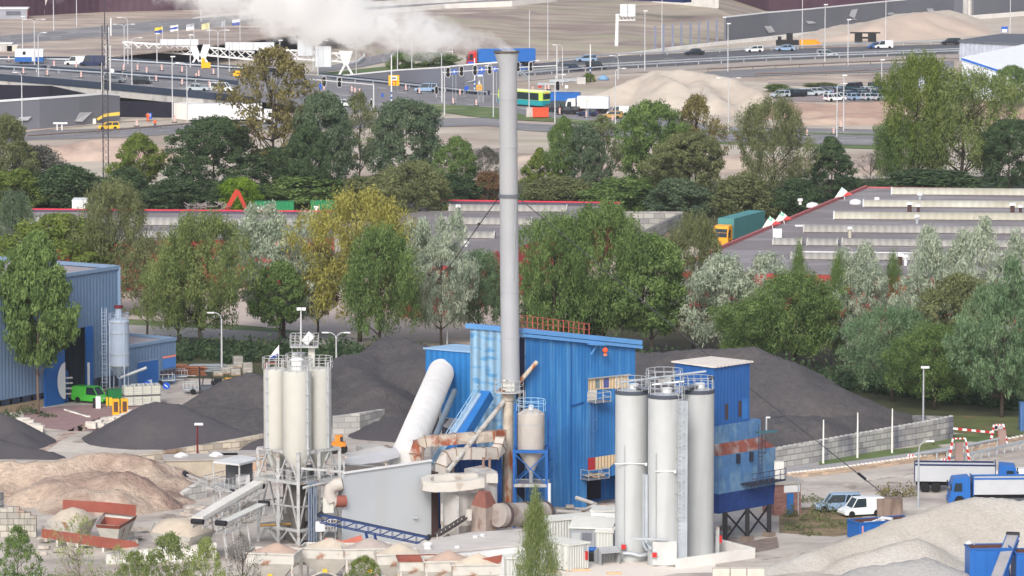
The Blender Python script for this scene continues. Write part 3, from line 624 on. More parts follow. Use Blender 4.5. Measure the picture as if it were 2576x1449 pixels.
# ---------------------------------------------------------------- poles, lamps, signs
def lamp(px, row, top, kind, label, col=None, zb=0.0, group=None, dirn=1, arm=1.6, r=.1, nm='street_lamp', cat='street lamp'):
 m = col or POLE; p = P(px, row, zb); d = ray(px, top); z = CH + d.z * p.y / d.y - zb
 t = thing(nm, label, cat, p, 0, group)
 if kind == 'pole': MB().cyl((0,0,0),(0,0,z), r*1.25, r*.7, 8).build('pole', m, t); return t
 if kind in ('arm','double'):
  for s in ((dirn,) if kind == 'arm' else (-1, 1)):
   b = MB(); b.tube([(0,0,z-.9),(s*.12,0,z-.35),(s*.5,0,z-.05),(s*arm,0,z+.05)], r*.55, 6); b.build('arm', m, t)
   h = MB(); h.cbox((s*(arm+.3),0,z+.02),(.8,.32,.14)); h.build('lamp_head', WHITE, t)
  MB().cyl((0,0,0),(0,0,z-.85), r*1.25, r*.75, 8).build('pole', m, t)
 elif kind == 'top':
  MB().cyl((0,0,0),(0,0,z), r*1.25, r*.75, 8).build('pole', m, t); MB().cbox((.15,0,z+.05),(.9,.5,.2)).build('lamp_head', WHITE, t)
 return t
L_ = lamp
G1 = 'street lamps along the far roads'
for a in [
 (57,109*0+122,42,'top','slim white lamp post left of the blue and white site cabin',None,ZD,G1),
 (87,163,49,'double','double armed lamp post in front of the site cabin',None,ZD,G1),
 (97,196,82,'arm','lamp post with one arm right of the site cabin',None,ZD,G1,1,1),
 (56,352,182,'arm','lamp post standing before the left end of the grey wall',None,0,G1,-1,.9),
 (135,76,-20,'pole','tall white mast with dark foot beside the far motorway',None,ZD,G1),
 (193,67,-20,'pole','tall white mast at the edge of the far motorway left of the lattice mast',None,ZD,G1),
 (223,31,-20,'pole','short mast before the dark maroon barrier, top left',None,ZD,G1),
 (313,168,61,'double','double lamp post right of the lattice mast',None,ZD,G1),
 (322,161,44,'arm','lamp post with arm to the left behind the first gantry',None,ZD,G1,-1,1.4),
 (332,215,95,'arm','lamp post standing at the near edge of the bridge',None,zd(332),G1,1,1.4),
 (395,160,85,'top','thin white post in front of the first gantry',None,ZD,G1),
 (434,302,143,'top','lamp post before the white bridge abutment',None,0,G1),
 (471,318,158,'arm','lamp post with arm to the left before the white trailer',None,0,G1,-1,1.4),
 (479,170,88,'top','small lamp under the middle of the gantry',None,ZD,G1),
 (506,54,-10,'pole','white mast rising at the start of the white concrete barrier',None,ZD,G1),
 (480,24,-20,'pole','short mast against the dark barrier left of the white mast',None,ZD,G1),
 (551,22,-20,'pole','mast against the dark barrier near the smoke',None,ZD,G1),
 (549,196,76,'double','double armed lamp post beside the yellow road sign',None,zd(549),G1),
 (577,185,105,'pole','thin mast left of the big olive tree',None,zd(577),G1),
 (704,130,102,'top','small lamp behind the second gantry',None,ZD,G1),
 (725,120,52,'top','lamp post rising out of the dark underpass behind the gantry',None,0,G1),
 (788,176,70,'arm','lamp post with arm to the left behind the second gantry',None,0,G1,-1,1.5),
 (800,190,102,'arm','lamp post with arm to the right behind the second gantry',None,0,G1,1,1.6),
 (896,185,60,'pole','mast standing in the smoke beside the loop road',None,0,G1),
 (1415,216,113,'arm','lamp post with arm to the left by the motorway ramp',None,0,G1,-1,1.4),
 (1036,216,112,'pole','thin pole with a small round sign in front of the junction wall',None,0,G1),
 (1000,175,60,'pole','dim mast at the left end of the green bushes',None,0,G1),
 (1138,158,106,'pole','thin pole behind the green bushes',None,0,G1),
 (1111,250,130,'double','double armed lamp post at the junction behind the car',None,0,G1),
 (1118,290,170,'pole','white pole on the grass verge below the junction',None,0,G1),
 (1241,295,166,'arm','lamp post just left of the chimney on the verge',None,0,G1,-1,.9),
 (1378,150,0,'pole','tall thin mast with dark foot on the earth slope',None,0,G1),
 (1332,140,25,'pole','thin brownish pole on the earth slope right of the smoke',None,0,G1),
 (1331,290,153,'arm','lamp post beside the lime bus',None,0,G1,1,1.3),
 (1396,319,188,'arm','lamp post below the traffic light by the queue',None,0,G1,1,1.3),
 (1548,312,172,'arm','lamp post in front of the large sand heap beside the gold car',None,0,G1,1,1.3),
 (1555,200,140,'arm','lamp post behind the left shoulder of the large sand heap',None,0,G1,-1,1.2),
 (1622,178,28,'top','tall brownish lamp post on the near edge of the motorway',None,0,G1),
 (1665,131,-20,'pole','very tall mast behind the first steel post',None,0,G1),
 (1832,333,196,'double','double armed lamp post before the right flank of the sand heap',None,0,G1),
 (1831,180,60,'top','lamp post left of the grey noise wall corner',None,0,G1),
 (2018,122,-20,'pole','tall mast with dark foot beside the black machine on the sand',None,0,G1),
 (2075,155,12,'top','tall lamp post with a white head in front of the silver estate',None,0,G1),
 (2133,166,50,'top','thin lamp post on the motorway verge right of the silver estate',None,0,G1),
 (2228,105,-20,'pole','tall mast crossing the pinkish sand heap',None,0,G1),
 (2218,211,151,'top','lamp post at the back row of the parking lot',None,0,G1),
 (2281,206,147,'top','pole with a square plate beside the tall olive willow',None,0,G1),
 (2105,345,210,'arm','lamp post with curved arm before the long reddish earth bank',None,0,G1,1,1.2),
 (2122,330,190,'top','straight pole beside the curved lamp on the access road',None,0,G1),
 (2541,92,-10,'pole','tall mast at the top right beside the blue road sign',None,0,G1),
 (2526,262,213,'arm','small white lamp before the tree by the white hall',None,0,G1,1,.9)]:
 L_(*a)
G2 = 'lamp posts among the near trees'
for a in [(411,825,738,'pole','thin white post on the lawn behind the near trees',None,0,G2),(558,935,787,'arm','grey lamp post beside the wooden pallets',None,0,G2,-1,1.0),
 (846,920,837,'double','white double armed lamp post behind the silo tower',None,0,G2,1,1.0),(1125,866,795,'arm','white lamp post behind the blue box tower',None,0,G2,-1,1.2),
 (45,1030,870,'pole','blue post before the blue grey hall',BLUE,0,G2),(497,1160,1068,'top','thin dark red mast on the yard beside the conveyor',mat('dark_red_paint', lin(110,40,44)),0,G2),
 (1926,1060,965,'top','grey lamp before the right dark heap',None,0,G2),(2322,1100,925,'top','tall grey lamp mast behind the block wall',GALV,0,G2),(2310,1275,1110,'arm','thin grey lamp post before the tipper lorries',GALV,0,G2,1,.8)]:
 L_(*a)
for k, (px, r, tp) in enumerate([(2071,1166,1056),(2157,1152,1038),(2244,1140,1028)]):
 L_(px, r, tp, 'pole', ['leftmost of the three bare white flagpoles before the block wall','middle one of the three bare white flagpoles before the block wall','rightmost of the three bare white flagpoles before the block wall'][k], mat('pole_white', lin(232,232,226)), 0, 'bare flagpoles', nm='flagpole', cat='flagpole', r=.09)
# flags beyond the gantry
def flag(px, row, top, cols, label, zb, w=1.9):
 p = P(px, row, zb); d = ray(px, top); z = CH + d.z*p.y/d.y - zb
 t = thing('flag', label, 'flag', p, 0, 'flags flying behind the gantry'); MB().cyl((0,0,0),(0,0,z),.09,.06,8).build('pole', POLE, t)
 n = len(cols)
 for k, c_ in enumerate(cols):
  m = MB(); vs = []; zz0 = z-.1-k*1.3/n; zz1 = z-.1-(k+1)*1.3/n
  for i in range(7):
   x = -w*i/6*.9; y = .2*math.sin(i*1.3+.5); dp = -.28*i/6
   vs += [(x,y,zz0+dp),(x,y,zz1+dp)]
  m.add(vs, [(2*i,2*i+1,2*i+3,2*i+2) for i in range(6)]); m.build('stripe', c_, t)
FB, FW, FY, FG = mat('flag_blue', lin(50,80,170)), mat('flag_white', lin(232,232,236)), mat('flag_yellow', lin(232,200,70)), mat('flag_grey', lin(170,172,180))
flag(409,100,66,[FY,FB],'yellow and blue flag behind the gantry',ZD); flag(448,100,61,[FW,FB,FW],'white and dark blue flag behind the gantry',ZD); flag(488,100,58,[FG,FW],'pale grey flag behind the gantry',ZD)
flag(527,110,56,[mat('flag_pale', lin(208,204,160))],'pale yellow flag beside the gantry joint',ZD); flag(604,104,46,[FW,FB],'white flag with blue edge, rightmost of the flags',ZD); flag(566,104,50,[mat('flag_dim', lin(190,196,204))],'dim grey blue flag between the yellow and the white flag',ZD,.8)
# sign gantries
def gantry(x0, t0, x1, t1, legs, signs, label, row, zb, depth=.7):
 t = thing('sign_gantry', label, 'sign gantry'); h = 1.7
 R_ = lambda px, py: Q(px, py, row if zb == 0 else row)
 a, b = Q(x0, t0, row), Q(x1, t1, row); tr = MB(); dn = Vector((0,0,-h)); bk = Vector((0,1.6,0))
 for o in (Vector(), dn, bk, bk+dn): tr.beam(a+o, b+o, .28)
 n = max(6, int((b-a).length/2.2))
 for i in range(n):
  p, q = a.lerp(b, i/n), a.lerp(b, (i+1)/n)
  tr.beam(p, q+dn, .14); tr.beam(p+dn, q, .14); tr.beam(p+bk, q+dn+bk, .12); tr.beam(p, q+bk, .12)
 tr.build('truss', WHITE, t)
 for px, top, bot in legs:
  A = Q(px, top, row); B = Q(px, bot, row); m = MB();
  m.prism([(0,0)]*0 or [(A.x-1.4,A.y),(A.x+1.4,A.y),(A.x+1.4,A.y+1),(A.x-1.4,A.y+1)], A.z-.2, A.z+.4)
  m.add([(A.x-1.5,A.y-.3,A.z+.5),(A.x+1.5,A.y-.3,A.z+.5),(A.x+.45,A.y-.3,A.z-2.6),(A.x-.45,A.y-.3,A.z-2.6),(A.x-1.5,A.y+.5,A.z+.5),(A.x+1.5,A.y+.5,A.z+.5),(A.x+.45,A.y+.5,A.z-2.6),(A.x-.45,A.y+.5,A.z-2.6)],
              [(0,1,2,3),(7,6,5,4),(0,4,5,1),(1,5,6,2),(2,6,7,3),(3,7,4,0)])
  for s in (-1, 1): m.beam((A.x+s*.2,A.y+.1,A.z-2.4),(B.x+s*1.4,B.y+.1,B.z),.42)
  m.build('leg', WHITE, t)
 for (x, y0, xx, y1) in signs:
  A = Q(x, y0, row); B = Q(xx, y1, row); m = MB(); m.box(A.x, B.x, a.y-.5, a.y-.25, B.z, A.z)
  o = m.build('sign_panel', mat('sign_back', lin(206,212,218), var=.06), t)
  f = MB(); k = max(2, int((B.x-A.x)/1.5))
  for i in range(k+1): f.box(A.x+(B.x-A.x)*i/k-.05, A.x+(B.x-A.x)*i/k+.05, a.y-.6, a.y-.5, B.z, A.z)
  f.build('stiffener', GALV, o)
gantry(308,106,492,118,[(494,118,170)],[(403,98,499,113)],'left white sign gantry over the bridge, carrying one wide panel',172,0)
gantry(506,118,640,131,[(512,118,170)],[(567,106,690,126)],'middle white sign gantry with a wide panel, left of the olive tree',172,0)
gantry(640,121,868,136,[(870,134,188)],[(749,98,786,140),(793,116,833,168)],'right white sign gantry with two tall panels, reaching behind the olive tree',188,0)
gs = thing('sign_gantry', 'white cantilever sign gantry standing alone on the earth slope', 'sign gantry'); A = Q(1553,37,121);
MB().cyl(P(1551,121),A,.45,.4,8).build('post', WHITE, gs); m = MB(); B = Q(1598,36,121)
for o in (Vector(), Vector((0,0,-1.3)), Vector((0,1.2,0)), Vector((0,1.2,-1.3))): m.beam(A+o-Vector((.4,0,0)), B+o, .22)
for i in range(5):
 p, q = A.lerp(B, i/5), A.lerp(B, (i+1)/5); m.beam(p, q-Vector((0,0,1.3)), .12)
m.build('truss', WHITE, gs)
for x in (1560,1580): a, b = Q(x,10,121), Q(x+18,50,121); MB().box(a.x,b.x,a.y-.6,a.y-.35,b.z+.8,a.z).build('sign_panel', mat('sign_back', (0,0,0)), gs)
# traffic lights
def tl(px, py, row, label, pole=None, grp='traffic lights at the junction', k=1.0):
 p = Q(px, py, row); t = thing('traffic_light', label, 'traffic light', p, 0, grp)
 m = MB(); n = 16; vs = []
 for y in (0, .1): vs += [(.42*k*math.cos(2*math.pi*i/n), y, .42*k*math.sin(2*math.pi*i/n)*1 + (.55*k if math.sin(2*math.pi*i/n) > 0 else -.55*k)) for i in range(n)]
 m.add(vs, [tuple(range(n)), tuple(range(n,2*n))[::-1]] + [(i,(i+1) % n,n+(i+1) % n,n+i) for i in range(n)]); m.build('backboard', BLACK, t)
 b = MB(); b.tube([(.44*k*math.cos(2*math.pi*i/n), -.03, .44*k*math.sin(2*math.pi*i/n) + (.55*k if math.sin(2*math.pi*i/n) > 0.01 else -.55*k)) for i in range(n+1)], .045*k, 5); b.build('white_edge', WHITE, t)
 for zz in (.55, 0, -.55):
  MB().cyl((0,-.05,zz*k),(0,-.2,zz*k),.17*k,.2*k,10).build('lens', mat('lens_dark', lin(20,22,28), rough=.2), t)
 if pole: MB().cyl((0,.2,-p.z),(0,.2,pole),.09,n=8).build('pole', POLE, t)
 return t
beam = thing('signal_mast', 'white cantilever mast carrying the traffic lights left of the chimney', 'signal mast')
MB().cyl(P(1112,258),Q(1112,178,258),.16,.14,8).build('mast', POLE, beam); MB().beam(Q(1112,183,258),Q(1262,172,258),.18).build('arm', POLE, beam)
beam = thing('signal_mast', 'white cantilever mast carrying traffic lights right of the chimney', 'signal mast')
MB().cyl(P(1401,240),Q(1401,114,240),.16,.13,8).build('mast', POLE, beam); MB().beam(Q(1290,170,240),Q(1401,165,240),.18).build('arm', POLE, beam)
beam = thing('signal_mast', 'white cantilever mast at the junction behind the olive trees', 'signal mast')
MB().cyl(P(940,274),Q(940,213,274),.16,.14,8).build('mast', POLE, beam); MB().beam(Q(780,199,274),Q(940,213,274),.18).build('arm', POLE, beam)
for px, py, row, l in [(1127,182,258,'leftmost traffic light of the mast left of the chimney'),(1161,179,258,'second traffic light on the mast left of the chimney'),(1195,177,258,'third traffic light, above the white and blue pole'),(1232,174,258,'traffic light next to the chimney on its left side'),
 (1303,168,240,'traffic light just right of the chimney'),(1335,167,240,'black traffic light at the end of the arm right of the chimney'),(815,205,274,'traffic light on the arm beside the white and black posts'),(854,207,274,'second traffic light on the arm left of the bare tree')]:
 tl(px, py, row, l)
tl(1403,216,262,'traffic light in front of the blue tipper truck', 1.2); tl(1098,227,246,'black traffic light beside the double lamp at the junction', 1.2, k=.8); tl(934,260,278,'small traffic light at the foot of the junction mast', 1.0, k=.7)
def mast(px, row, top, label, bands=True, w=.14):
 p = P(px, row); d = ray(px, top); z = CH+d.z*p.y/d.y; t = thing('banded_mast', label, 'mast', p)
 MB().cyl((0,0,0),(0,0,z),w,w*.8,8).build('pole', WHITE, t)
 m = MB()
 for i in range(3): MB().cyl((0,0,.6+i*.9),(0,0,1.05+i*.9),w*1.12,n=8).build('blue_band', BLUE, t)
 MB().cyl((0,0,0),(0,0,.6),w*1.2,n=8).build('foot', BLACK, t)
mast(985,268,138,'tall white mast with blue bands beside the yellow detour sign'); mast(1194,238,146,'white mast with blue bands under the third traffic light'); mast(1485,203,112,'white mast with a dark foot on the left shoulder of the large sand heap')
# signs
def sign(px, row, y0, y1, w, m, label, inner=None, zb=0.0, cat='road sign', tri=False):
 p = P(px, row, zb); S_ = lambda y: CH + ray(px, y).z*p.y/ray(px, y).y - zb
 t = thing('road_sign', label, cat, p); zt, z0 = S_(y0), S_(y1); s = FPX/p.y; ww = w/s/2
 for x in (-ww*.6, ww*.6): MB().cyl((x,.12,0),(x,.12,zt),.05,n=6).build('post', GALV, t)
 MB().box(-ww,ww,-.05,.05,z0,zt).build('board', m, t)
 if inner == 'detour':
  h = zt-z0; MB().box(-ww*.6,ww*.6,-.08,-.05,z0+h*.5,zt-h*.1).build('white_field', WHITE, t)
  a = MB(); a.box(-ww*.35,-ww*.2,-.08,-.05,z0+h*.05,z0+h*.3); a.box(ww*.2,ww*.35,-.08,-.05,z0+h*.05,z0+h*.3); a.box(-ww*.5,ww*.5,-.08,-.05,z0+h*.36,z0+h*.44); a.build('red_marks', RED, t)
  a = MB(); a.box(-ww*.4,ww*.4,-.1,-.08,z0+h*.6,z0+h*.8); a.build('lorry_symbol', mat('sign_grey', lin(130,130,134)), t)
 if inner == 'lines':
  h = zt-z0; a = MB()
  for k in range(3): a.box(-ww*.7,ww*.7,-.08,-.05,z0+h*(.2+.25*k),z0+h*(.28+.25*k))
  a.build('text_lines', mat('sign_dark', lin(150,90,30)), t)
 if inner == 'arrow':
  h = zt-z0; MB().add([(-ww*.1,-.08,z0+h*.2),(ww*.1,-.08,z0+h*.2),(ww*.1,-.08,z0+h*.6),(-ww*.1,-.08,z0+h*.6)],[(0,1,2,3)]).add([(-ww*.4,-.08,z0+h*.55),(ww*.4,-.08,z0+h*.55),(0,-.08,z0+h*.9)],[(0,1,2)]).build('arrow', WHITE, t)
 if inner == 'bus': MB().box(-ww*.8,ww*.8,-.08,-.05,z0,z0+(zt-z0)*.55).build('white_field', WHITE, t)
 if tri: MB().add([(-ww*.5,-.06,zt+.05),(ww*.5,-.06,zt+.05),(0,-.06,zt+.9)],[(0,1,2)]).build('warning_triangle', WHITE, t)
 return t
SY = mat('sign_yellow', lin(250,182,30), rough=.5, var=.03); SB = mat('sign_blue', lin(30,88,190), rough=.5, var=.03)
sign(991,226,189,215,27,SY,'large yellow detour sign with a white field beside the banded mast','detour')
sign(518,173,157,171,23,SY,'yellow road works sign under the gantry legs',None,ZD); sign(511,171,146,157,8,SY,'narrow yellow plate above the yellow road works sign',None,ZD)
sign(596,196,178,191,19,SY,'yellow sign on the bridge beside the olive tree',None,zd(596))
sign(1206,242,213,227,15,SY,'yellow sign with a white warning triangle near the chimney','lines',tri=True)
sign(1174,237,217,228,11,SB,'round blue sign low before the junction wall'); sign(1143,258,175,187,13,SB,'blue sign hanging between the first two traffic lights','arrow',); sign(1212,258,169,182,15,SB,'blue sign between the third and fourth traffic light','arrow'); sign(1245,258,168,180,12,SB,'blue sign partly behind the left edge of the chimney','arrow')
sign(1185,170,155,168,16,SB,'blue and white sign in front of the red lorry','bus'); sign(1208,258,184,192,17,SB,'white and blue sign under the blue arrow sign','bus')
sign(2527,95,67,81,16,SB,'blue sign with white lower half at the top right','bus'); sign(378,303,284,299,8,SB,'small blue sign before the dark bridge opening','arrow')
sign(806,238,210,225,6,SB,'small blue sign on the grass island at the junction'); sign(962,246,235,244,5,SB,'small blue plate on the junction road')
sign(1425,232,214,222,8,WHITE,'small round white sign left of the large sand heap'); sign(1477,300,246,252,7,mat('sign_cream', lin(226,216,190)),'small cream diamond plate before the large sand heap')
sign(1358,300-80,215,222,8,RED,'small red and white plate behind the blue truck'); sign(1037,216,196,201,5,WHITE,'small round white plate low on the thin junction pole')
# beacons (red and white boards on black feet)
bm_w = None
BCN = [(22,156,ZD),(66,158,ZD),(136,168,ZD),(192,171,ZD),(255,166,ZD),(59,186,0),(119,191,0),(204,196,0),(346,178,0),(407,178,0),(458,182,0),(393,205,0),(458,214,0),(500,193,0),(537,188,0),(494,200,0),(527,220,0),(311,178,0),(369,184,0)]
def beacon_at(p, label):
 global bm_w
 if bm_w is None:
  t = thing('beacon', label, 'beacon', p, 0, 'red and white beacons of the road works')
  w_ = MB().box(-.16,.16,-.03,.03,.15,1.25).build('board', mat('beacon_white', lin(228,220,216)), t)
  s = MB()
  for i in range(3): z = .25+i*.35; s.add([(-.16,-.04,z),(.16,-.04,z+.14),(.16,-.04,z+.3),(-.16,-.04,z+.16)],[(0,1,2,3)])
  s.build('red_stripes', mat('beacon_red', lin(200,112,106)), w_); MB().box(-.5,.5,-.2,.2,0,.14).build('foot', BLACK, t); bm_w = t; return t
 return dup(bm_w, p, 0, label)
for i, (px, r, z) in enumerate(BCN): beacon_at(P(px, r, zd(px)+.02), 'red and white striped beacon board on the bridge road')
for px, r in [(815,228),(885,232),(893,236),(905,238),(1021,228),(1055,236),(1157,240),(1140,262),(1198,266),(1096,225)]: beacon_at(P(px, r, .03), 'red and white striped beacon board on the junction road')
for px, r in [(1340,233),(1380,226),(1408,288),(1475,296),(1541,305),(1384,262),(1372,230)]: beacon_at(P(px, r, .03), 'red and white striped beacon board along the queue of cars')
for px, r in [(1880,332),(1903,325),(1948,331),(1963,330),(2097,338),(1875,342),(2030,342),(2116,322)]: beacon_at(P(px, r, .03), 'red and white striped beacon board on the access road')
for px, r in [(44,336),(344,318),(439,308)]: beacon_at(P(px, r, .03), 'pale beacon board beside the lower road')
# ---------------------------------------------------------------- site things far left
def rbox(px, row, w, d, h, rz, z, parts, label, cat, name):
 t = thing(name, label, cat, P(px, row, z), math.radians(rz))
 for nm, (x0,x1,y0,y1,z0,z1), m in parts: MB().box(x0,x1,y0,y1,z0,z1).build(nm, m, t)
 return t
rbox(74,160,0,0,0,2,ZD,[('white_body',(-2.9,2.9,-1.2,1.2,.6,2.9),WHITE),('blue_band',(-2.92,2.92,-1.22,1.22,.45,1.45),BLUE),('roof',(-2.95,2.95,-1.25,1.25,2.9,3.05),WHITE),('window',(-1.3,-.7,-1.24,-1.2,1.9,2.6),GLASS),('door',(.6,1.3,-1.25,-1.2,.6,2.5),mat('door_white', lin(210,212,214))),('wheel',(-2.0,-1.4,-1.1,1.1,0,.5),RUBBER),('wheel',(1.4,2.0,-1.1,1.1,0,.5),RUBBER)],'white and blue site cabin on wheels at the back of the bridge','cabin','site_cabin')
rbox(28,46,0,0,0,0,ZD,[('wall',(-4,4,-2,2,0,2.3),mat('wall_grey', lin(150,152,164))),('roof',(-4.2,4.2,-2.2,2.2,2.3,2.6),WHITE),('window',(-1,2.5,-2.05,-2,.8,1.8),mat('pane_grey', lin(96,100,112))),('door',(3.7,4.05,-1,1,0,2),RED)],'small grey hut with white flat roof, top left','hut','small_hut')
rbox(16,128,0,0,0,0,ZD,[('body',(-1.5,1.3,-1,1,0,1.6),CONC),('lid',(-1.6,1.4,-1.1,1.1,1.6,1.8),WHITE)],'pale box container at the left edge before the far motorway','container','small_container')
rbox(32,128,0,0,0,0,ZD,[('body',(-1.1,1.1,-1,1,0,1.2),mat('box_beige', lin(196,190,176))),('lid',(-1.2,1.2,-1.1,1.1,1.2,1.3),WHITE)],'low beige box right beside the pale container','container','small_container')
def excav(px, row, rz, col, label, z=0.0, boom=None, k=1.0, name='excavator'):
 t = thing(name, label, 'excavator', P(px, row, z), math.radians(rz))
 tr = MB(); tr.box(-2*k,2*k,-1.4*k,-.8*k,0,.9*k); tr.box(-2*k,2*k,.8*k,1.4*k,0,.9*k); tr.build('tracks', BLACK, t)
 b = MB(); b.box(-2.2*k,1.2*k,-1.3*k,1.3*k,1.0*k,2.0*k); b.box(.0,1.3*k,-1.3*k,-.3*k,2.0*k,3.0*k); b.build('body', col, t)
 MB().box(.1*k,1.34*k,-1.34*k,-.35*k,2.1*k,2.8*k).build('cab_window', GLASS, t)
 pts = [Vector(p)*k for p in boom]; m = MB()
 for i in range(len(pts)-2): m.beam(pts[i], pts[i+1], .55*k, .7*k)
 m.build('boom', col, t); MB().beam(pts[-2], pts[-1], .45*k, .55*k).build('stick', col, t)
 e = pts[-1]; bk = MB(); bk.prism([(e.x-.6*k,-.5*k),(e.x+.5*k,-.5*k),(e.x+.5*k,.5*k),(e.x-.6*k,.5*k)], e.z-.9*k, e.z+.1*k); bk.build('bucket', mat('bucket', lin(110,96,92)), t)
 h = MB(); h.cyl(pts[0]+Vector((.3,.2,.2))*k, pts[1]+Vector((0,.2,-.4))*k, .12*k, n=6); h.build('hydraulic_ram', GALV, t)
 return t
PEX = mat('machine_pale', lin(206,204,198)); REX = mat('machine_orange', lin(176,58,42), rough=.5, var=.12)
excav(72,38,0,PEX,'pale excavator with its arm out beside the small hut, top left',ZD,[(.6,0,1.6),(1.6,0,3.4),(4.3,0,3.9),(3.4,0,1.2)])
# taller arm seen above the roof
ar = thing('crane_arm', 'tall orange red folding grab arm rising above the warehouse roof before the lime shrub', 'crane'); m = MB(); m.beam(Q(570,527,548),Q(598,478,548),.6,.7); m.build('lower_arm', REX, ar); m = MB(); m.beam(Q(598,480,548),Q(622,532,548),.55,.55); m.build('upper_arm', REX, ar); MB().cyl(Q(598,488,547),Q(620,528,547),.1,n=6).build('hydraulic_ram', WHITE, ar)
lo = thing('wheel_loader', 'yellow loader arm lying beside the grey retaining wall', 'loader', P(272,311)); m = MB(); m.beam((-2,0,.8),(-.6,0,1.6),.5,.5); m.beam((-.6,0,1.6),(2.2,0,1.9),.6,.6); m.build('arm', mat('loader_yellow', lin(216,184,84)), lo); MB().box(-3.6,-2.2,-1,1,0,1).build('bucket', CONCW, lo)
tb = thing('trestle', 'white T shaped trestle on the lower road verge', 'trestle', P(152,328)); MB().box(-1.3,1.3,-.3,.3,1.2,1.5).build('top', WHITE, tb); MB().box(-.7,-.5,-.15,.15,0,1.2).build('leg', WHITE, tb); MB().box(.2,.4,-.15,.15,-.0,1.2).build('leg', WHITE, tb)
bmn = MB(); p = P(2160,108); bmn.box(p.x-.9,p.x+.8,p.y-1,p.y+1,.3,2.2); bmn.box(p.x+2.2,p.x+4,p.y-1,p.y+1,.3,2.2); bmn.box(p.x-2,p.x+5,p.y-.3,p.y+.3,2.2,2.5); bmn.box(p.x+.8,p.x+2.2,p.y-.3,p.y+.3,1.0,1.4); solo(bmn, 'drill_units', BLACK, 'pair of black machine units on the sand beside the motorway', 'machine')
bd = thing('road_paver', 'black and yellow paving machine on the sand beside a tall mast', 'machine', P(1985,116)); MB().box(-3,2.2,-1,1,.3,1.4).box(-.6,.8,-.8,.8,1.4,3).box(-2.6,-1.8,-.6,.6,1.4,2.2).build('body', BLACK, bd); MB().box(2.4,6.5,-.8,.8,.3,1.5).box(6.6,7.2,-.8,.8,.3,.9).build('hopper', ORNG, bd)
# crash barrier packs, boxes near motorway ramp
for x0, r, w, l in [(1370,216,26,'low stack of steel barriers left of the motorway ramp'),(1400,208,32,'stack of steel barrier beams on the ramp verge'),(1432,206,40,'stack of steel barrier beams beside the small round bush')]:
 p = P(x0, r); m = MB()
 for i in range(4): m.box(p.x-1.5, p.x+w/12., p.y+i*.5, p.y+i*.5+.3, .1+.2*(i % 2), .35+.2*(i % 2))
 solo(m, 'barrier_stack', GALV, l, 'barrier stack', 'stacks of barrier beams')
p = P(1518,201); solo(MB().lathe(p, [(1.2,0),(1.0,.5),(.5,.9),(.1,1.0)], 10), 'tarpaulin_heap', mat('tarp_blue', lin(120,160,196)), 'light blue tarpaulin heap at the left shoulder of the large sand heap', 'tarpaulin', smooth=True)
p = P(1462,211); solo(MB().box(p.x-.9,p.x+.9,p.y-1,p.y+1,0,1.4), 'concrete_block', CONC, 'grey concrete block left of the small round bush', 'block')
# grey shed and white hall, right edge
def prismpx(name, pts, z, m, parent=None, z0=0.0, hz=None):
 v = [P(a, b, z) for a, b in pts]; return MB().prism(v, z0, z).build(name, m, parent)
gh = thing('grey_shed', 'long grey shed with dark flat roof above the white hall', 'shed')
pts = [(2414,106),(2600,116),(2640,92),(2520,90)]; prismpx('wall', pts, 4.2, mat('shed_grey', lin(176,182,198), corr=.6, ccol=.03), gh); v = [P(a, b, 4.2) for a, b in pts]; MB().prism([q + (q - (v[0]+v[2])/2).normalized()*.4 for q in v], 4.21, 4.7).build('roof', mat('roof_dark', lin(96,100,110)), gh)
wh = thing('white_hall', 'white hall with pitched roof and blue eave line behind the tall willow', 'hall')
a, b, c_, d_ = P(2420,218,6), P(2660,268,6), P(2760,190,6), P(2500,155,6)
ra, rb = Q(2412,148,250*0+222), Q(2640,96,190)
w1 = MB(); A0 = Q(2424,146,232); B0 = Q(2525,200,262); m = MB()
e0, e1 = Q(2420,148,236), Q(2660,226,262)   # eave line (left high to right low in picture)
g0, g1 = Vector((e0.x,e0.y,0)), Vector((e1.x,e1.y,0))
m.add([g0, g1, e1, e0], [(0,1,2,3)]);
r0, r1 = Q(2600,112,180), Q(2760,120,200)
back0 = Vector((r0.x, r0.y+20, 0))
m.add([g0, e0, Q(2576,122,200), Vector((Q(2576,122,200).x, Q(2576,122,200).y, 0))], [(0,1,2,3)])
m.build('wall', WHITE, wh)
rf = MB(); k1, k2 = Q(2610,108,196), Q(2800,190,226); rf.add([e0, e1, k2, k1] + [v + Vector((0,0,.35)) for v in (e0, e1, k2, k1)], [(0,1,2,3),(7,6,5,4),(0,4,5,1),(1,5,6,2),(2,6,7,3),(3,7,4,0)]); rf.build('roof', mat('roof_white', lin(234,236,240), rough=.5, var=.04), wh)
ev = MB(); ev.beam(e0 + Vector((0,-.25,0)), e1 + Vector((0,-.25,0)), .3, .35); ev.build('blue_eave', mat('eave_blue', lin(50,110,200)), wh)
lw = MB(); lw.wall([(P(2303,236), 0, 3.3),(P(2440,250), 0, 3.3)], 8); lw.build('side_wing', mat('wing_pale', lin(208,216,230)), wh)
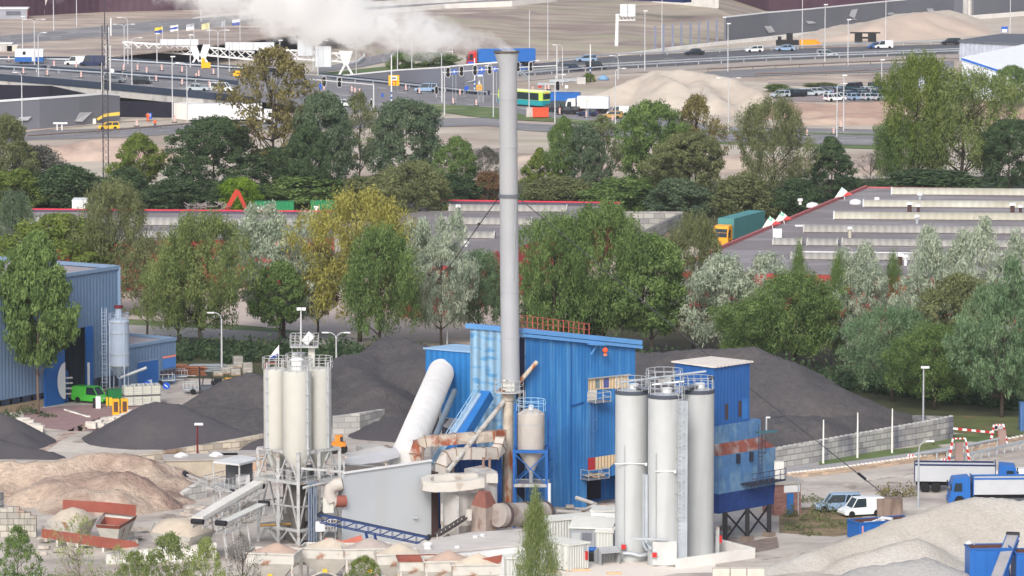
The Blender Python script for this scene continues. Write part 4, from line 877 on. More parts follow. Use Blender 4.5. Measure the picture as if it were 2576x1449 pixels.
# ---------------------------------------------------------------- warehouses
ROOF = mat('roof_felt', lin(128,122,124), var=.08, sc=.15, c2=lin(148,142,146), amt=.45, c2s=.06, st=(1,3,1))
SKYL = mat('skylight_cream', lin(170,166,152), rough=.5, var=.08, sc=.2, corr=1.1, ccol=.05, c2=lin(190,190,180), amt=.4, c2s=.08, cdir='x')
SKYG = mat('skylight_grey', lin(150,148,144), rough=.5, var=.1, sc=.2, corr=1.0, ccol=.12, cdir='x')
WRED = mat('wall_red', lin(176,66,70), rough=.6, var=.1, sc=.15, corr=.8, ccol=.05)
REDC = mat('coping_red', lin(180,96,98), rough=.5, var=.08)
ZR = 7.0
def barrel(t, x0, y, x1, y1, hpx, m, z=ZR, name='skylight'):      # pixel ends of the front bottom edge
 a, b = P(x0, y, z+.05), P(x1, y1, z+.05); d = (b-a).normalized(); q = Vector((-d.y, d.x, 0)); h = hpx/S(y); w = h*1.35; n = 10; mb = MB(); vs = []
 for e in (a, b):
  for i in range(n+1):
   an = math.pi*i/n; vs.append(e + q*(w - w*math.cos(an)) + Vector((0,0,h*math.sin(an))))
 mb.add(vs, [(i, i+1, n+2+i, n+1+i) for i in range(n)] + [tuple(range(n+1))[::-1], tuple(range(n+1, 2*n+2))]); o = mb.build(name, m, t, 'auto')
 for e in (a, b): r = MB(); r.tube([e + q*(w - w*math.cos(math.pi*i/8)) + Vector((0,0,h*math.sin(math.pi*i/8))) for i in range(9)], .12, 5); r.build('end_trim', WHITE if m is SKYL else CONC, o)
 MB().beam(a - q*.1, b - q*.1, .15, .16).build('base_trim', mat('trim_dark', lin(90,84,86)), o); return o
wr = thing('warehouse', 'very large flat roofed warehouse with barrel skylights on the right', 'warehouse')
# roof outline at height ZR
o_ = [(1815,628),(2182,474),(2700,482),(2700,800),(1780,700)]
outl = [P(1815,628,ZR), P(2182,474,ZR), P(2720,482,ZR), P(2720,708,ZR), P(1700,682,ZR)]
MB().prism(outl, 0, ZR).build('wall', WRED, wr); MB().prism([v for v in outl], ZR+.02, ZR+.04).build('roof', ROOF, wr)
cp = MB(); cp.wall([(P(x, y, ZR), ZR, ZR+.45) for x, y in [(1700,682),(1815,628),(2182,474)]], .35); cp.wall([(P(x, y, ZR), ZR, ZR+.25) for x, y in [(2182,474),(2720,482)]], .35); cp.build('parapet', REDC, wr)
for x0, y, x1, y1, h, m in [(2243,490,2720,494,15,SKYL),(2172,521,2720,525,15,SKYL),(2098,552,2720,556,16,SKYL),(2022,585,2720,590,16,SKYG),(1944,617,2016,618,15,SKYG),(2030,618,2106,619,15,SKYG),(2118,618,2720,626,15,SKYG),(1990,653,2720,660,15,SKYG),(2400,690,2720,693,13,SKYG)]:
 barrel(wr, x0, y, x1, y1, h, m)
gl = MB();
for x0, y, x1, y1 in [(2000,568,2700,574),(2010,634,2700,642)]: gl.beam(P(x0,y,ZR+.1), P(x1,y1,ZR+.1), .5, .25)
gl.build('roof_gutter', WHITE, wr)
def vent(px, row, h, m, label, capm=WHITE, r=.22, z=ZR+.04, grp='roof vents of the right warehouse'):
 t = thing('roof_vent', label, 'roof vent', P(px, row, z), 0, grp); MB().cyl((0,0,0),(0,0,h),r,n=10).build('pipe', m, t); MB().cyl((0,0,h-.05),(0,0,h+.3),r*1.9,r*1.6,n=10).build('cowl', capm, t); return t
BR = mat('vent_brown', lin(84,60,60))
for a in [(2314,487+17,.8,GALV,'low black footed vent before the rearmost skylight'),(2288,535,1.2,BR,'wide white capped brown flue on the rear roof',WHITE,.3),(2310,535,.9,BR,'slim vent right beside the wide brown flue'),(2547,537,1.2,BR,'brown flue with white cap at the right end of the rear roof',WHITE,.3),(2567,537,.9,BR,'slim dark vent at the right frame edge'),(2307,562,.9,GALV,'grey vent before the third cream skylight'),(2138,598,1.2,mat('vent_cream', lin(190,184,168)),'cream flue left of the middle of the roof'),
  (2264,667,1.2,BR,'brown flue with white cap above the red wall',WHITE,.3),(2278,668,1.1,WHITE,'white pipe vent beside the brown flue'),(2003,664,1.0,BR,'brown flue half hidden in the silver tree'),(2206,517,.9,BR,'black pipe vent next to the left end of the second skylight'),(2013,510+5,.6,WHITE,'white vent stub at the slanted roof edge'),(2216,756-1,.8,GALV,'vent near poplar')][:12]:
 vent(*a)
for px, r, l in [(2152,513,'round white roof dome between the pipes and the first skylight'),(2044,503,'white dome near the slanted roof edge'),(2115,513,'flat white hatch near the black pipes')][:2]:
 p = P(px, r if px > 2100 else 521, ZR+.04); solo(MB().lathe(p, [(.9,0),(.9,.3),(.7,.55),(.2,.7)], 12), 'roof_dome', WHITE, l, 'roof dome', smooth='auto')
pp = P(1155,594*0+540, ZR);
for px, r, l in [(1969,575,'white box unit near the left end of the grey skylight'),]:
 p = P(1955, 597, ZR+.04); solo(MB().box(p.x-.6,p.x+.6,p.y-.5,p.y+.5,0+ZR+.04,ZR+1.2), 'roof_unit', WHITE, l, 'roof unit')
BG, BW, BRD = mat('banner_green', lin(130,196,168)), mat('banner_white', lin(230,234,228)), mat('banner_red', lin(214,84,84))
def banner(x, y, label, cols, row):
 t = thing('banner', label, 'banner', (0,0,0), 0, 'striped banners on the slanted roof edge'); Y_ = P(x, y+30, ZR).y - 1.2; q = lambda a, b: Vector((0,0,CH)) + ray(x+a, y+b)*(Y_/ray(x+a, y+b).y)
 MB().beam(q(0,0), q(8,34), .1).build('pole', WHITE, t)
 for i, (m, pts) in enumerate(zip(cols, ([(0,0),(-6,8),(4,13),(7,5)], [(-6,8),(-20,30),(2,22),(14,11),(7,5),(4,13)], [(14,11),(27,19),(2,23)]))):
  v = [q(*p) + Vector((0,.15*math.sin(k*2),0)) for k, p in enumerate(pts)]; MB().add(v, [tuple(range(len(v)))]).build('stripe', m, t)
banner(2118,471,'striped banner at the top of the slanted warehouse edge',[mat('banner_pale', lin(190,214,212)),BW,BRD],590)
banner(1966,532,'green white and red banner, middle one on the slanted roof edge',[BG,BW,BRD],665); banner(1937,544,'green white and red banner, lowest on the slanted roof edge',[BG,BW,BRD],680)
# left and centre warehouse
wl = thing('warehouse', 'long low warehouse with red edged flat roof on the left behind the near trees', 'warehouse'); z = 6.5
ol = [P(-60,640,z), P(60,536,z), P(108,533,z), P(690,540,z), P(790,525,z), P(840,525,z), P(840,614,z), P(400,606,z)]
MB().prism([P(-60,640,z),P(60,534,z),P(840,540,z),P(840,600,z),P(380,606,z)], 0, z).build('wall', WRED, wl); MB().prism([P(-60,640,z),P(60,534,z),P(840,540,z),P(840,600,z),P(380,606,z)], z+.02, z+.04).build('roof', ROOF, wl)
cp = MB(); cp.wall([(P(60,534,z), z, z+.35),(P(840,540,z), z, z+.35)], .3); cp.build('parapet', mat('parapet_grey', lin(84,76,92)), wl); cp = MB(); cp.wall([(P(60,533.7,z), z+.36, z+.52),(P(840,539.7,z), z+.36, z+.52)], .45); cp.build('red_coping', mat('coping_bright', lin(214,64,84)), wl)
barrel(wl, 60, 566, 822, 570, 17, SKYG, z); barrel(wl, 330, 600, 630, 600, 16, SKYG, z);
wc = thing('warehouse', 'flat roofed warehouse with grey skylights and red coping behind the chimney', 'warehouse')
oc = [P(1130,512,z), P(1560,520,z), P(1445,575,z), P(1255,638,z), P(1150,668,z), P(1000,672,z), P(1000,512,z)]
MB().prism(oc, 0, z).build('wall', WRED, wc); MB().prism(oc, z+.02, z+.04).build('roof', ROOF, wc)
cp = MB(); cp.wall([(P(1000,512,z), z, z+.45),(P(1560,520,z), z, z+.45)], .3); cp.build('parapet', mat('parapet_grey', lin(84,76,92)), wc); cp = MB(); cp.wall([(P(1000,511.6,z), z+.46, z+.62),(P(1560,519.6,z), z+.46, z+.62)], .45); cp.build('red_coping', mat('coping_bright', lin(214,64,84)), wc)
cp = MB(); cp.wall([(P(1445,575,z), z, z+.4),(P(1560,520,z), z, z+.4)], .3); cp.wall([(P(1150,668,z), z, z+.4),(P(1255,638,z), z, z+.4)], .3); cp.build('side_coping', REDC, wc)
barrel(wc, 1130, 532, 1425, 534, 15, SKYG, z); barrel(wc, 1120, 565, 1335, 567, 15, SKYG, z); barrel(wc, 1140, 600, 1242, 601, 15, SKYG, z)
vent(1153,545,1.4,mat('flue_violet', lin(86,74,90)),'dark violet flue on the roof left of the chimney',z=z+.04,grp='vents on the middle warehouse'); vent(1172,620,.5,WHITE,'small white vent on the roof left of the chimney',z=z+.04,grp='vents on the middle warehouse'); vent(1484,546,.5,WHITE,'small white vent beside the end of the long skylight',z=z+.04,grp='vents on the middle warehouse')
# things between
ct = thing('shipping_container', 'white container at the back edge of the left warehouse roof', 'container', P(208,556)); MB().box(-1.5,1.8,-1.2,3,0,3.2).build('body', mat('container_white', lin(222,228,230), corr=.4), ct); MB().box(-1.55,1.85,-1.25,3.05,3.2,3.3).build('roof', WHITE, ct)
for px, r, w, l in [(690,556,6,'green container behind the left warehouse roof beside the silver tree'),(815,554,4,'green container behind the roof between silver and yellow trees')]:
 ct = thing('shipping_container', l, 'container', P(px, r), 0, 'green containers'); MB().box(-w/2,w/2,-1.2,1.2,0,3.0).build('body', mat('container_green', lin(40,130,84), corr=.4), ct); MB().box(-w/2+.5,-w/2+1.4,-1.25,-1.2,1.6,2.3).build('label_plate', WHITE, ct)
sc_ = MB(); random.seed(8); p = P(510,548)
for i in range(60): q = p + Vector((random.uniform(-3,4), random.uniform(-1,1), 1.2+random.uniform(0,1.0))); sc_.beam(q, q+Vector((random.uniform(-1,1),random.uniform(-1,1),random.uniform(-.7,.7))), .12)
sc_.box(p.x-2.4,p.x+3.4,p.y-1.2,p.y+1.2,0,1.2); solo(sc_, 'scrap_heap', mat('scrap', lin(150,140,140), var=.3, sc=3), 'heap of scrap metal above the left warehouse roof', 'scrap heap')
bay = thing('storage_bay', 'concrete walled storage bay with rubble right of the middle warehouse', 'storage bay'); m = MB(); BLK = mat('block_wall_grey', lin(160,158,156), brick=(1.6,.8,.05), var=.12, mortar=.55)
m.wall([(P(1560,590), 0, 3.4),(P(1718,590), 0, 3.4)], .6); m.build('back_wall', BLK, bay); m = MB(); m.wall([(P(1600,650), 0, 3.2),(P(1716,592), 0, 3.2)], .6); m.build('side_wall', BLK, bay)
pile('rubble_heap', 'small rubble heap inside the concrete storage bay', [((1575,620,2.4),(1650,612,2.2))], .6, mat('rubble', lin(140,120,112), var=.35, sc=2, bump=1, bsc=2), .5, .4, seed=12)
# lattice mast
lm = thing('lattice_mast', 'tall slim dark lattice radio mast with white antennas on the left', 'radio mast'); b = P(267,500); zt = Q(262,0,500).z + 2
DM = mat('mast_dark', lin(74,70,78)); m = MB(); w = .42
cs = [Vector((b.x+a, b.y+c, 0)) for a, c in ((-w,-w),(w,-w),(w,w),(-w,w))]
for c_ in cs[:]: m.beam(c_, c_ + Vector((0,0,zt-6)), .1)
nz = int((zt-6)/1.0)
for k in range(nz):
 for i in range(4):
  p, q = cs[i], cs[(i+1) % 4]; m.beam(p + Vector((0,0,k*1.0)), q + Vector((0,0,k*1.0+1.0)), .05)
m.build('lattice', DM, lm); MB().cyl((b.x,b.y,zt-7),(b.x,b.y,zt+1),.08,n=6).build('spire', DM, lm)
for dx, y0, y1 in [(-8,158,230),(2,112,172),(12,118,230),(-5,190,232),(8,68,110),(14,45,90)]:
 a, c_ = Q(265+dx,y0,499), Q(265+dx,y1,499); MB().cyl(a, c_, .13, n=8).build('antenna', WHITE, lm)
MB().beam(Q(258,117,499),Q(280,116,499),.14).build('bracket', WHITE, lm); MB().cyl(Q(282,178,499),Q(282,178,498),.35,n=12).build('dish', WHITE, lm)
# person in orange, lower road
def person(px, row, top, shirt, trousers, label, facing=0, crouch=False, hat=None, arm=.3, scale=None, z=0.0):
 p = P(px, row, z); t = thing('person', label, 'person', p, facing)
 J = {'pel':(0,0,.95),'ch':(0,.02,1.35),'nk':(0,.02,1.5),'hd':(0,.0,1.66)}
 sk = [((0,0,.92),.15),((0,.01,1.12),.14),((0,.01,1.36),.17),((0,.01,1.5),.07),((0,-.02,1.6),.1),((0,-.01,1.72),.09)]
 vs = [s[0] for s in sk]; rs = [s[1] for s in sk]; es = [(i,i+1) for i in range(5)]
 for s in (-1,1):
  k = len(vs); vs += [(s*.1,0,.85),(s*.13,-.03-.08*s,.48),(s*.13,.02-.12*s,.08),(s*.14,-.14-.12*s,.04)]; rs += [.1,.07,.05,.045]; es += [(0,k),(k,k+1),(k+1,k+2),(k+2,k+3)]
  k = len(vs); vs += [(s*.21,.01,1.42),(s*(.27+arm*.2),-.04,1.14),(s*(.25+arm*.1),-.2,.95+arm*.3),(s*(.25+arm*.1),-.27,.92+arm*.35)]; rs += [.07,.05,.04,.035]; es += [(2,k),(k,k+1),(k+1,k+2),(k+2,k+3)]
 me = bpy.data.meshes.new('body'); me.from_pydata(vs, es, []); me.materials.append(mat('skin', lin(206,160,136)))
 o = bpy.data.objects.new('body', me); C.objects.link(o); o.parent = t
 md = o.modifiers.new('s', 'SKIN'); me.skin_vertices or me.vertices[0]
 for i, r in enumerate(rs): me.skin_vertices[0].data[i].radius = (r, r)
 me.skin_vertices[0].data[0].use_root = True; sd = o.modifiers.new('d', 'SUBSURF'); sd.levels = 1; sd.render_levels = 1
 c = MB(); c.lathe((0,.01,0), [(.17,.88),(.18,1.1),(.21,1.36),(.16,1.47),(.09,1.51)], 12)
 for s in (-1,1): c.tube([(s*.19,.01,1.42),(s*(.27+arm*.2),-.04,1.14),(s*(.25+arm*.1),-.18,.98+arm*.3)], [.09,.07,.06], 8)
 c.build('jacket', shirt, t, True)
 l = MB()
 for s in (-1,1): l.tube([(s*.07,0,.93),(s*.1,0,.8),(s*.13,-.03-.08*s,.48),(s*.13,.02-.12*s,.1)], [.12,.12,.09,.075], 8)
 l.build('trousers', trousers, t, True)
 MB().lathe((0,-.01,0), [(.115,1.68),(.11,1.74),(.05,1.8)], 10).build('hair' if not hat else 'helmet', hat or mat('hair', lin(60,46,40)), t, True)
 return t
HV = mat('hivis_orange', lin(244,106,60))
try:
 person(390,323,0,HV,mat('jeans', lin(60,70,100)),'worker in an orange jacket walking on the lower road', .6)
 person(378-6+0,306,0,HV,HV,'worker in orange clothes beside the small blue sign', 0)
 person(0+373,307,0,HV,HV,'second worker in orange bending by the dark bridge opening', 2)
except Exception as ex: print('PERSON', ex)
# ---------------------------------------------------------------- trees
def leafmat(name, dark, light, trans=.4, rough=.7):
 m = bpy.data.materials.new(name); m.use_nodes = True; N = m.node_tree.nodes; L = m.node_tree.links; N.clear()
 out = N.new('ShaderNodeOutputMaterial'); at = N.new('ShaderNodeAttribute'); at.attribute_name = 'tone'
 cr = N.new('ShaderNodeMix'); cr.data_type = 'RGBA'; L.new(at.outputs['Fac'], cr.inputs[0]); cr.inputs[6].default_value = (*dark, 1); cr.inputs[7].default_value = (*light, 1)
 d = N.new('ShaderNodeBsdfDiffuse'); t = N.new('ShaderNodeBsdfTranslucent'); mx = N.new('ShaderNodeMixShader'); mx.inputs[0].default_value = trans
 L.new(cr.outputs[2], d.inputs[0]); L.new(cr.outputs[2], t.inputs[0]); L.new(d.outputs[0], mx.inputs[1]); L.new(t.outputs[0], mx.inputs[2]); L.new(mx.outputs[0], out.inputs[0])
 return m
LM = {k: leafmat('leaves_' + k, lin(*a, 1.0), lin(*b, 1.0)) for k, (a, b) in dict(
 green=((74,100,58),(142,166,102)), dark=((58,78,60),(108,130,92)), olive=((94,104,74),(150,156,110)), brownolive=((106,102,68),(160,150,100)),
 yellow=((132,130,76),(196,190,104)), lime=((92,126,44),(150,178,66)), silver=((134,154,132),(212,218,198)), greygreen=((84,104,86),(128,146,114)),
 willow=((94,116,68),(156,168,108)), silvergreen=((84,116,84),(148,172,132)), ygreen=((86,108,54),(146,160,86)), bronze=((104,84,66),(150,122,90)), grey=((96,98,92),(136,134,124)), pale=((120,140,82),(176,186,122))).items()}
BARK = mat('bark', lin(78,68,62), var=.25, sc=2, st=(1,1,.3), bump=.5); BARKL = mat('bark_pale', lin(150,142,128), var=.2, sc=2)
def env(shape, h):
 if shape == 'round': return max(0, math.sin(math.pi * min(1, max(0, (h*.93+.07)))) ** .55)
 if shape == 'willow': return max(0, (1 - (abs(h-.42)/.6) ** 3.2)) ** .5 if h < 1 else 0
 if shape == 'cone': return (.35 + h*2.2 if h < .28 else 1.0 * (1 - ((h-.28)/.74) ** 1.4))
 if shape == 'poplar': return min(1, .35 + h*2.4) * (1 - max(0, (h-.5)/.52) ** 1.6)
 if shape == 'bush': return math.sqrt(max(0, 1 - (h*.96) ** 2))
 return 1
def crown_arrays(shape, seed, nc, per, cr, ls, h0, asp=1.0, droop=0.0, spikes=0, hollow=.35, flat=.0):
 rs = np.random.RandomState(seed); cs = []; rr = []
 lead = [(rs.uniform(-.5,.5), rs.uniform(-.5,.5), rs.uniform(.72,1.0)) for _ in range(spikes)]
 lobes = [(rs.uniform(0, 6.28), rs.uniform(.15,.95), rs.uniform(.12,.3)) for _ in range(9)]
 while len(cs) < nc:
  h = rs.rand() ** .8; a = rs.rand()*6.28; R = env(shape, h) * .5
  k = 1.0
  for la, lh, lw in lobes: k += lw * .9 * math.exp(-((((a-la+3.14) % 6.28)-3.14)/.7)**2 - ((h-lh)/.16)**2) - .06
  if spikes and h > .55:
   l = lead[rs.randint(spikes)]
   if h > l[2]: continue
   f = 1 - (h-.55)/(l[2]-.5); x = l[0]*.75*.5*1.1 + math.cos(a)*.10*f*math.sqrt(rs.rand())*1.4; y = l[1]*.45 + math.sin(a)*.10*f*1.4
   if rs.rand() < .25: continue
  else:
   r = R * k * (hollow + (1-hollow) * rs.rand() ** .6); x, y = r*math.cos(a), r*math.sin(a)
  cs.append((x, y, h0 + (1-h0)*h*.97)); rr.append(cr * rs.uniform(.6, 1.35))
 cs = np.array(cs); rr = np.array(rr); n = nc*per
 hr = np.hypot(cs[:,0], cs[:,1]); cs[:,:2] *= .47 / np.percentile(hr, 95); idx = np.repeat(np.arange(nc), per)
 d = rs.normal(size=(n,3)); d /= np.linalg.norm(d, axis=1)[:,None]; rad = rs.rand(n) ** .4
 off = d * rad[:,None] * rr[idx][:,None]; off[:,2] *= (1.0 if not droop else 1.0+droop) * (1-h0) * asp * .9
 if flat: off[:,2] *= (1-flat)
 c = cs[idx] + off
 nrm = d + rs.normal(size=(n,3))*.6 + np.array([0,0,.35]); nrm /= np.linalg.norm(nrm, axis=1)[:,None]
 tmp = rs.normal(size=(n,3));
 if droop: tmp = tmp*.5 + np.array([0,0,-1.0])
 u = np.cross(nrm, tmp); u /= np.linalg.norm(u, axis=1)[:,None]; v = np.cross(nrm, u)
 s = ls * rs.uniform(.6, 1.3, n)[:,None]; q = .5 if not droop else .3
 V4 = np.stack([c + v*s, c + u*s*q, c - v*s, c - u*s*q], 1)
 V4[:,:,2] = (V4[:,:,2]-c[:,None,2])*asp + c[:,None,2]
 tone = np.clip(rs.rand(nc)[idx]*.55 + rs.rand(n)*.35 + .12*(cs[idx][:,2]) , 0, 1)
 return V4.reshape(-1,3), tone, cs
def leafmesh(name, Vv, tone, material):
 n = len(Vv)//4; me = bpy.data.meshes.new(name); me.vertices.add(n*4); me.vertices.foreach_set('co', Vv.astype(np.float32).ravel())
 me.loops.add(n*4); me.loops.foreach_set('vertex_index', np.arange(n*4, dtype=np.int32)); me.polygons.add(n)
 me.polygons.foreach_set('loop_start', np.arange(0, n*4, 4, dtype=np.int32)); me.polygons.foreach_set('loop_total', np.full(n, 4, dtype=np.int32))
 me.update(calc_edges=True); a = me.attributes.new('tone', 'FLOAT', 'FACE'); a.data.foreach_set('value', tone.astype(np.float32)); me.materials.append(material); return me
TS = {}
def tree_meshes(key):
 if key in TS: return TS[key]
 shape, seed, dens = key
 h0 = dict(round=.24, willow=.2, cone=.08, poplar=.1, bush=.0, silver=.16, sparse=.25, bare=.2, maple=.3, dome=.12)[shape]
 pr = dict(round=('round',250,80,.078,.0165,0,0,.4), willow=('willow',330,80,.065,.0150,.9,0,.3), cone=('cone',230,85,.08,.018,0,0,.3), poplar=('poplar',170,75,.13,.017,.5,0,.2),
              bush=('bush',150,85,.12,.026,0,0,.4), silver=('willow',380,70,.062,.0165,.2,5,.3), sparse=('round',190,38,.07,.0155,0,0,.35), bare=('round',110,14,.07,.013,0,0,.3), maple=('round',260,95,.08,.017,0,0,.4), dome=('willow',350,80,.068,.015,0,0,.4))[shape]
 env_, nc, per, cr, ls, droop, sp, hol = pr
 Vv, tone, cs = crown_arrays(env_, seed, int(nc*dens), per, cr, ls, h0, 1.0, droop, sp, hol, .3 if shape == 'cone' else 0)
 cm = leafmesh('crown', Vv, tone, LM['green'])
 rs = random.Random(seed); tk = MB(); top = h0 + (1-h0)*.62
 nb = {'bare':34,'sparse':26,'silver':20,'bush':8}.get(shape, 18); base = [(0,0,-.02),(rs.uniform(-.01,.01),rs.uniform(-.01,.01),h0*.6),(rs.uniform(-.02,.02),rs.uniform(-.02,.02),h0+.15),(rs.uniform(-.03,.03),rs.uniform(-.03,.03),top)]
 if shape == 'bush': base = [(0,0,0),(0,0,.15),(0,0,.3),(0,0,.6)]
 r0 = .016 if shape != 'bush' else .01
 tk.tube(base, [r0*1.25, r0, r0*.7, r0*.2], 8)
 for k in range(nb):
  c = cs[rs.randrange(len(cs))]; hz = min(top*.95, max(h0*.7, c[2] - rs.uniform(.12,.3)))
  f = hz/top; bx = base[1][0] + (base[3][0]-base[1][0])*f; st = Vector((bx*.8, base[2][1]*.8, hz)); e = Vector(c); mid = st.lerp(e, .5) + Vector((0,0,-.02 if shape != 'willow' else .04))
  rb = r0 * (.5 - .3*f); tk.tube([st, mid, e], [rb, rb*.6, rb*.2], 5)
  if shape in ('bare','sparse'):
   for j in range(3 if shape == 'bare' else 2):
    e2 = e + Vector((rs.uniform(-.1,.1), rs.uniform(-.1,.1), rs.uniform(.02,.14))); tk.tube([mid, mid.lerp(e2,.6)+Vector((0,0,.01)), e2], [rb*.45, rb*.3, rb*.12], 4)
 me = bpy.data.meshes.new('trunk'); me.from_pydata(tk.v, [], tk.f); me.shade_smooth(); me.materials.append(BARK)
 TS[key] = (cm, me); return TS[key]
def tree(shape, seed, px, row, top, wpx, leaf, label, dens=1.0, name='tree', bark=None, cat='tree', group=None, rz=None):
 cm, tm = tree_meshes((shape, seed, dens)); p = P(px, row); h = Q(px, top, row).z; w = wpx / S(row) * (1.0 if shape == 'maple' else 1.5 if group == R2 and shape == 'silver' else 1.42 if group == R2 else 1.3 if group == R1 else 1)
 t = thing(name, label, cat, p, rz if rz is not None else (seed*1.7+px) % 6.28, group); t.scale = (w*.93, w*.93, h)
 for nm, me, m in (('crown', cm, LM[leaf]), ('trunk', tm, bark or BARK)):
  o = bpy.data.objects.new(nm, me); C.objects.link(o); o.parent = t; setmat(o, m)
 return t
R1, R2, R3 = 'trees in the far row along the field', 'trees in the near row behind the plant', 'young trees along the bottom of the view'
FAR = [('dome',1,10,500,290,130,'olive','olive tree at the left frame edge behind the far row'),('bush',2,95,490,372,130,'grey','grey leafless bush between the olive tree and the lattice mast'),('bush',3,40,520,428,150,'ygreen','yellow green bush at the left edge above the warehouse'),
('bush',4,165,522,418,170,'dark','dark green bush left of the lattice mast'),('round',5,350,508,338,125,'ygreen','yellow green tree right of the lattice mast'),('bush',6,320,520,425,110,'dark','dark bush at the foot of the yellow green tree'),('dome',7,535,512,296,215,'dark','broad dark green tree left of the big olive tree'),
('bush',8,445,530,450,160,'dark','round bluish green bush before the broad dark tree'),('bush',9,606,535,448,90,'lime','bright lime shrub behind the red crane arm'),('sparse',10,690,505,120,245,'brownolive','tallest brownish olive tree with visible trunk, left of centre'),
('dome',11,700,510,370,150,'dark','dark tree under the big brownish olive tree'),('dome',12,812,512,235,150,'greygreen','grey green tree right of the big olive tree'),('round',13,770,520,310,110,'dark','dark round tree below the grey green one'),
('sparse',14,905,480,232,100,'olive','slim sparse olive tree with a bare trunk'),('dome',15,1020,500,252,175,'greygreen','soft grey green tree with a wide crown left of the chimney'),('round',16,1150,512,345,100,'green','green tree with layered branches left of the chimney'),
('sparse',17,1222,495,368,80,'grey','nearly leafless shrub right beside the chimney'),('bush',18,1230,520,435,90,'bronze','brownish dark bush beside the chimney'),('dome',19,1040,640,408,190,'olive','olive green round tree standing before the far row'),
('cone',20,1358,508,372,80,'ygreen','yellow green slim tree right of the chimney'),('round',21,1418,508,294,75,'green','green tree with a bright top beyond the chimney'),('dome',22,1465,508,312,105,'greygreen','grey green hazy tree second beyond the chimney'),
('sparse',23,1515,495,290,110,'olive','sparse olive tree with a straight dark trunk'),('dome',24,1640,515,255,160,'green','green tree in front of the large sand heap'),('sparse',25,1750,512,238,140,'brownolive','brownish olive tree with two tops beside the green tree'),
('dome',26,1735,525,335,170,'olive','olive crown under the brownish two topped tree'),('willow',27,1945,530,248,160,'olive','tall olive tree left of the dark conical tree'),('cone',28,2090,522,343,130,'dark','dark green conical tree above the banners'),
('bare',29,2190,480,385,70,'grey','small leafless tree left of the huge willow'),('willow',30,2310,480,140,190,'ygreen','left spire of the huge green willow on the right'),('willow',31,2420,482,180,250,'willow','right half of the huge green willow'),
('willow',50,2260,480,300,150,'green','low left skirt of the huge green willow'),('dome',32,2540,490,300,150,'dark','dark green tree at the right frame edge behind the roof'),('round',33,2545,285,165,90,'green','green tree before the white hall at the right edge'),
('bush',34,2335,500,430,300,'dark','dark underbrush at the foot of the huge willow'),('bush',35,1833,535,498,45,'lime','small lime conifer left of the teal lorry'),('bush',36,760,520,440,200,'green','dark thicket behind the silver tree, far row'),('bush',37,930,520,446,150,'olive','olive thicket under the slim sparse tree'),
('bush',38,1100,522,440,180,'dark','dark thicket left of the chimney, far row'),('bush',39,1400,525,446,130,'olive','olive thicket right of the chimney, far row'),('bush',40,1560,530,450,170,'green','dark thicket under the sparse straight trunk'),('bush',41,1700,540,452,150,'greygreen','grey green thicket beneath the olive crown'),
('bush',42,1870,545,440,140,'olive','olive thicket left of the teal lorry'),('bush',43,2010,545,452,130,'dark','dark thicket above the green banner'),('bush',44,2140,520,452,110,'dark','dark thicket between conical tree and willow'),('bush',45,590,530,445,120,'dark','dark thicket behind the lime shrub'),('bush',46,1010,172,133,60,'green','green bush left under the smoke'),('bush',47,1090,165,132,120,'green','wide green bushes under the smoke beside the red lorry'),('bush',48,1480,206,184,28,'ygreen','small round bush at the left shoulder of the large sand heap'),('bush',49,1955,230,212,60,'green','dark bushes behind the left end of the parking lot'),('bush',46,2070,218,208,70,'olive','low bushes on the bank above the parking lot')]
for a in FAR: tree(a[0], a[1], *a[2:], group=R1, name='bush' if a[0] == 'bush' else 'tree', cat='bush' if a[0] == 'bush' else 'tree')
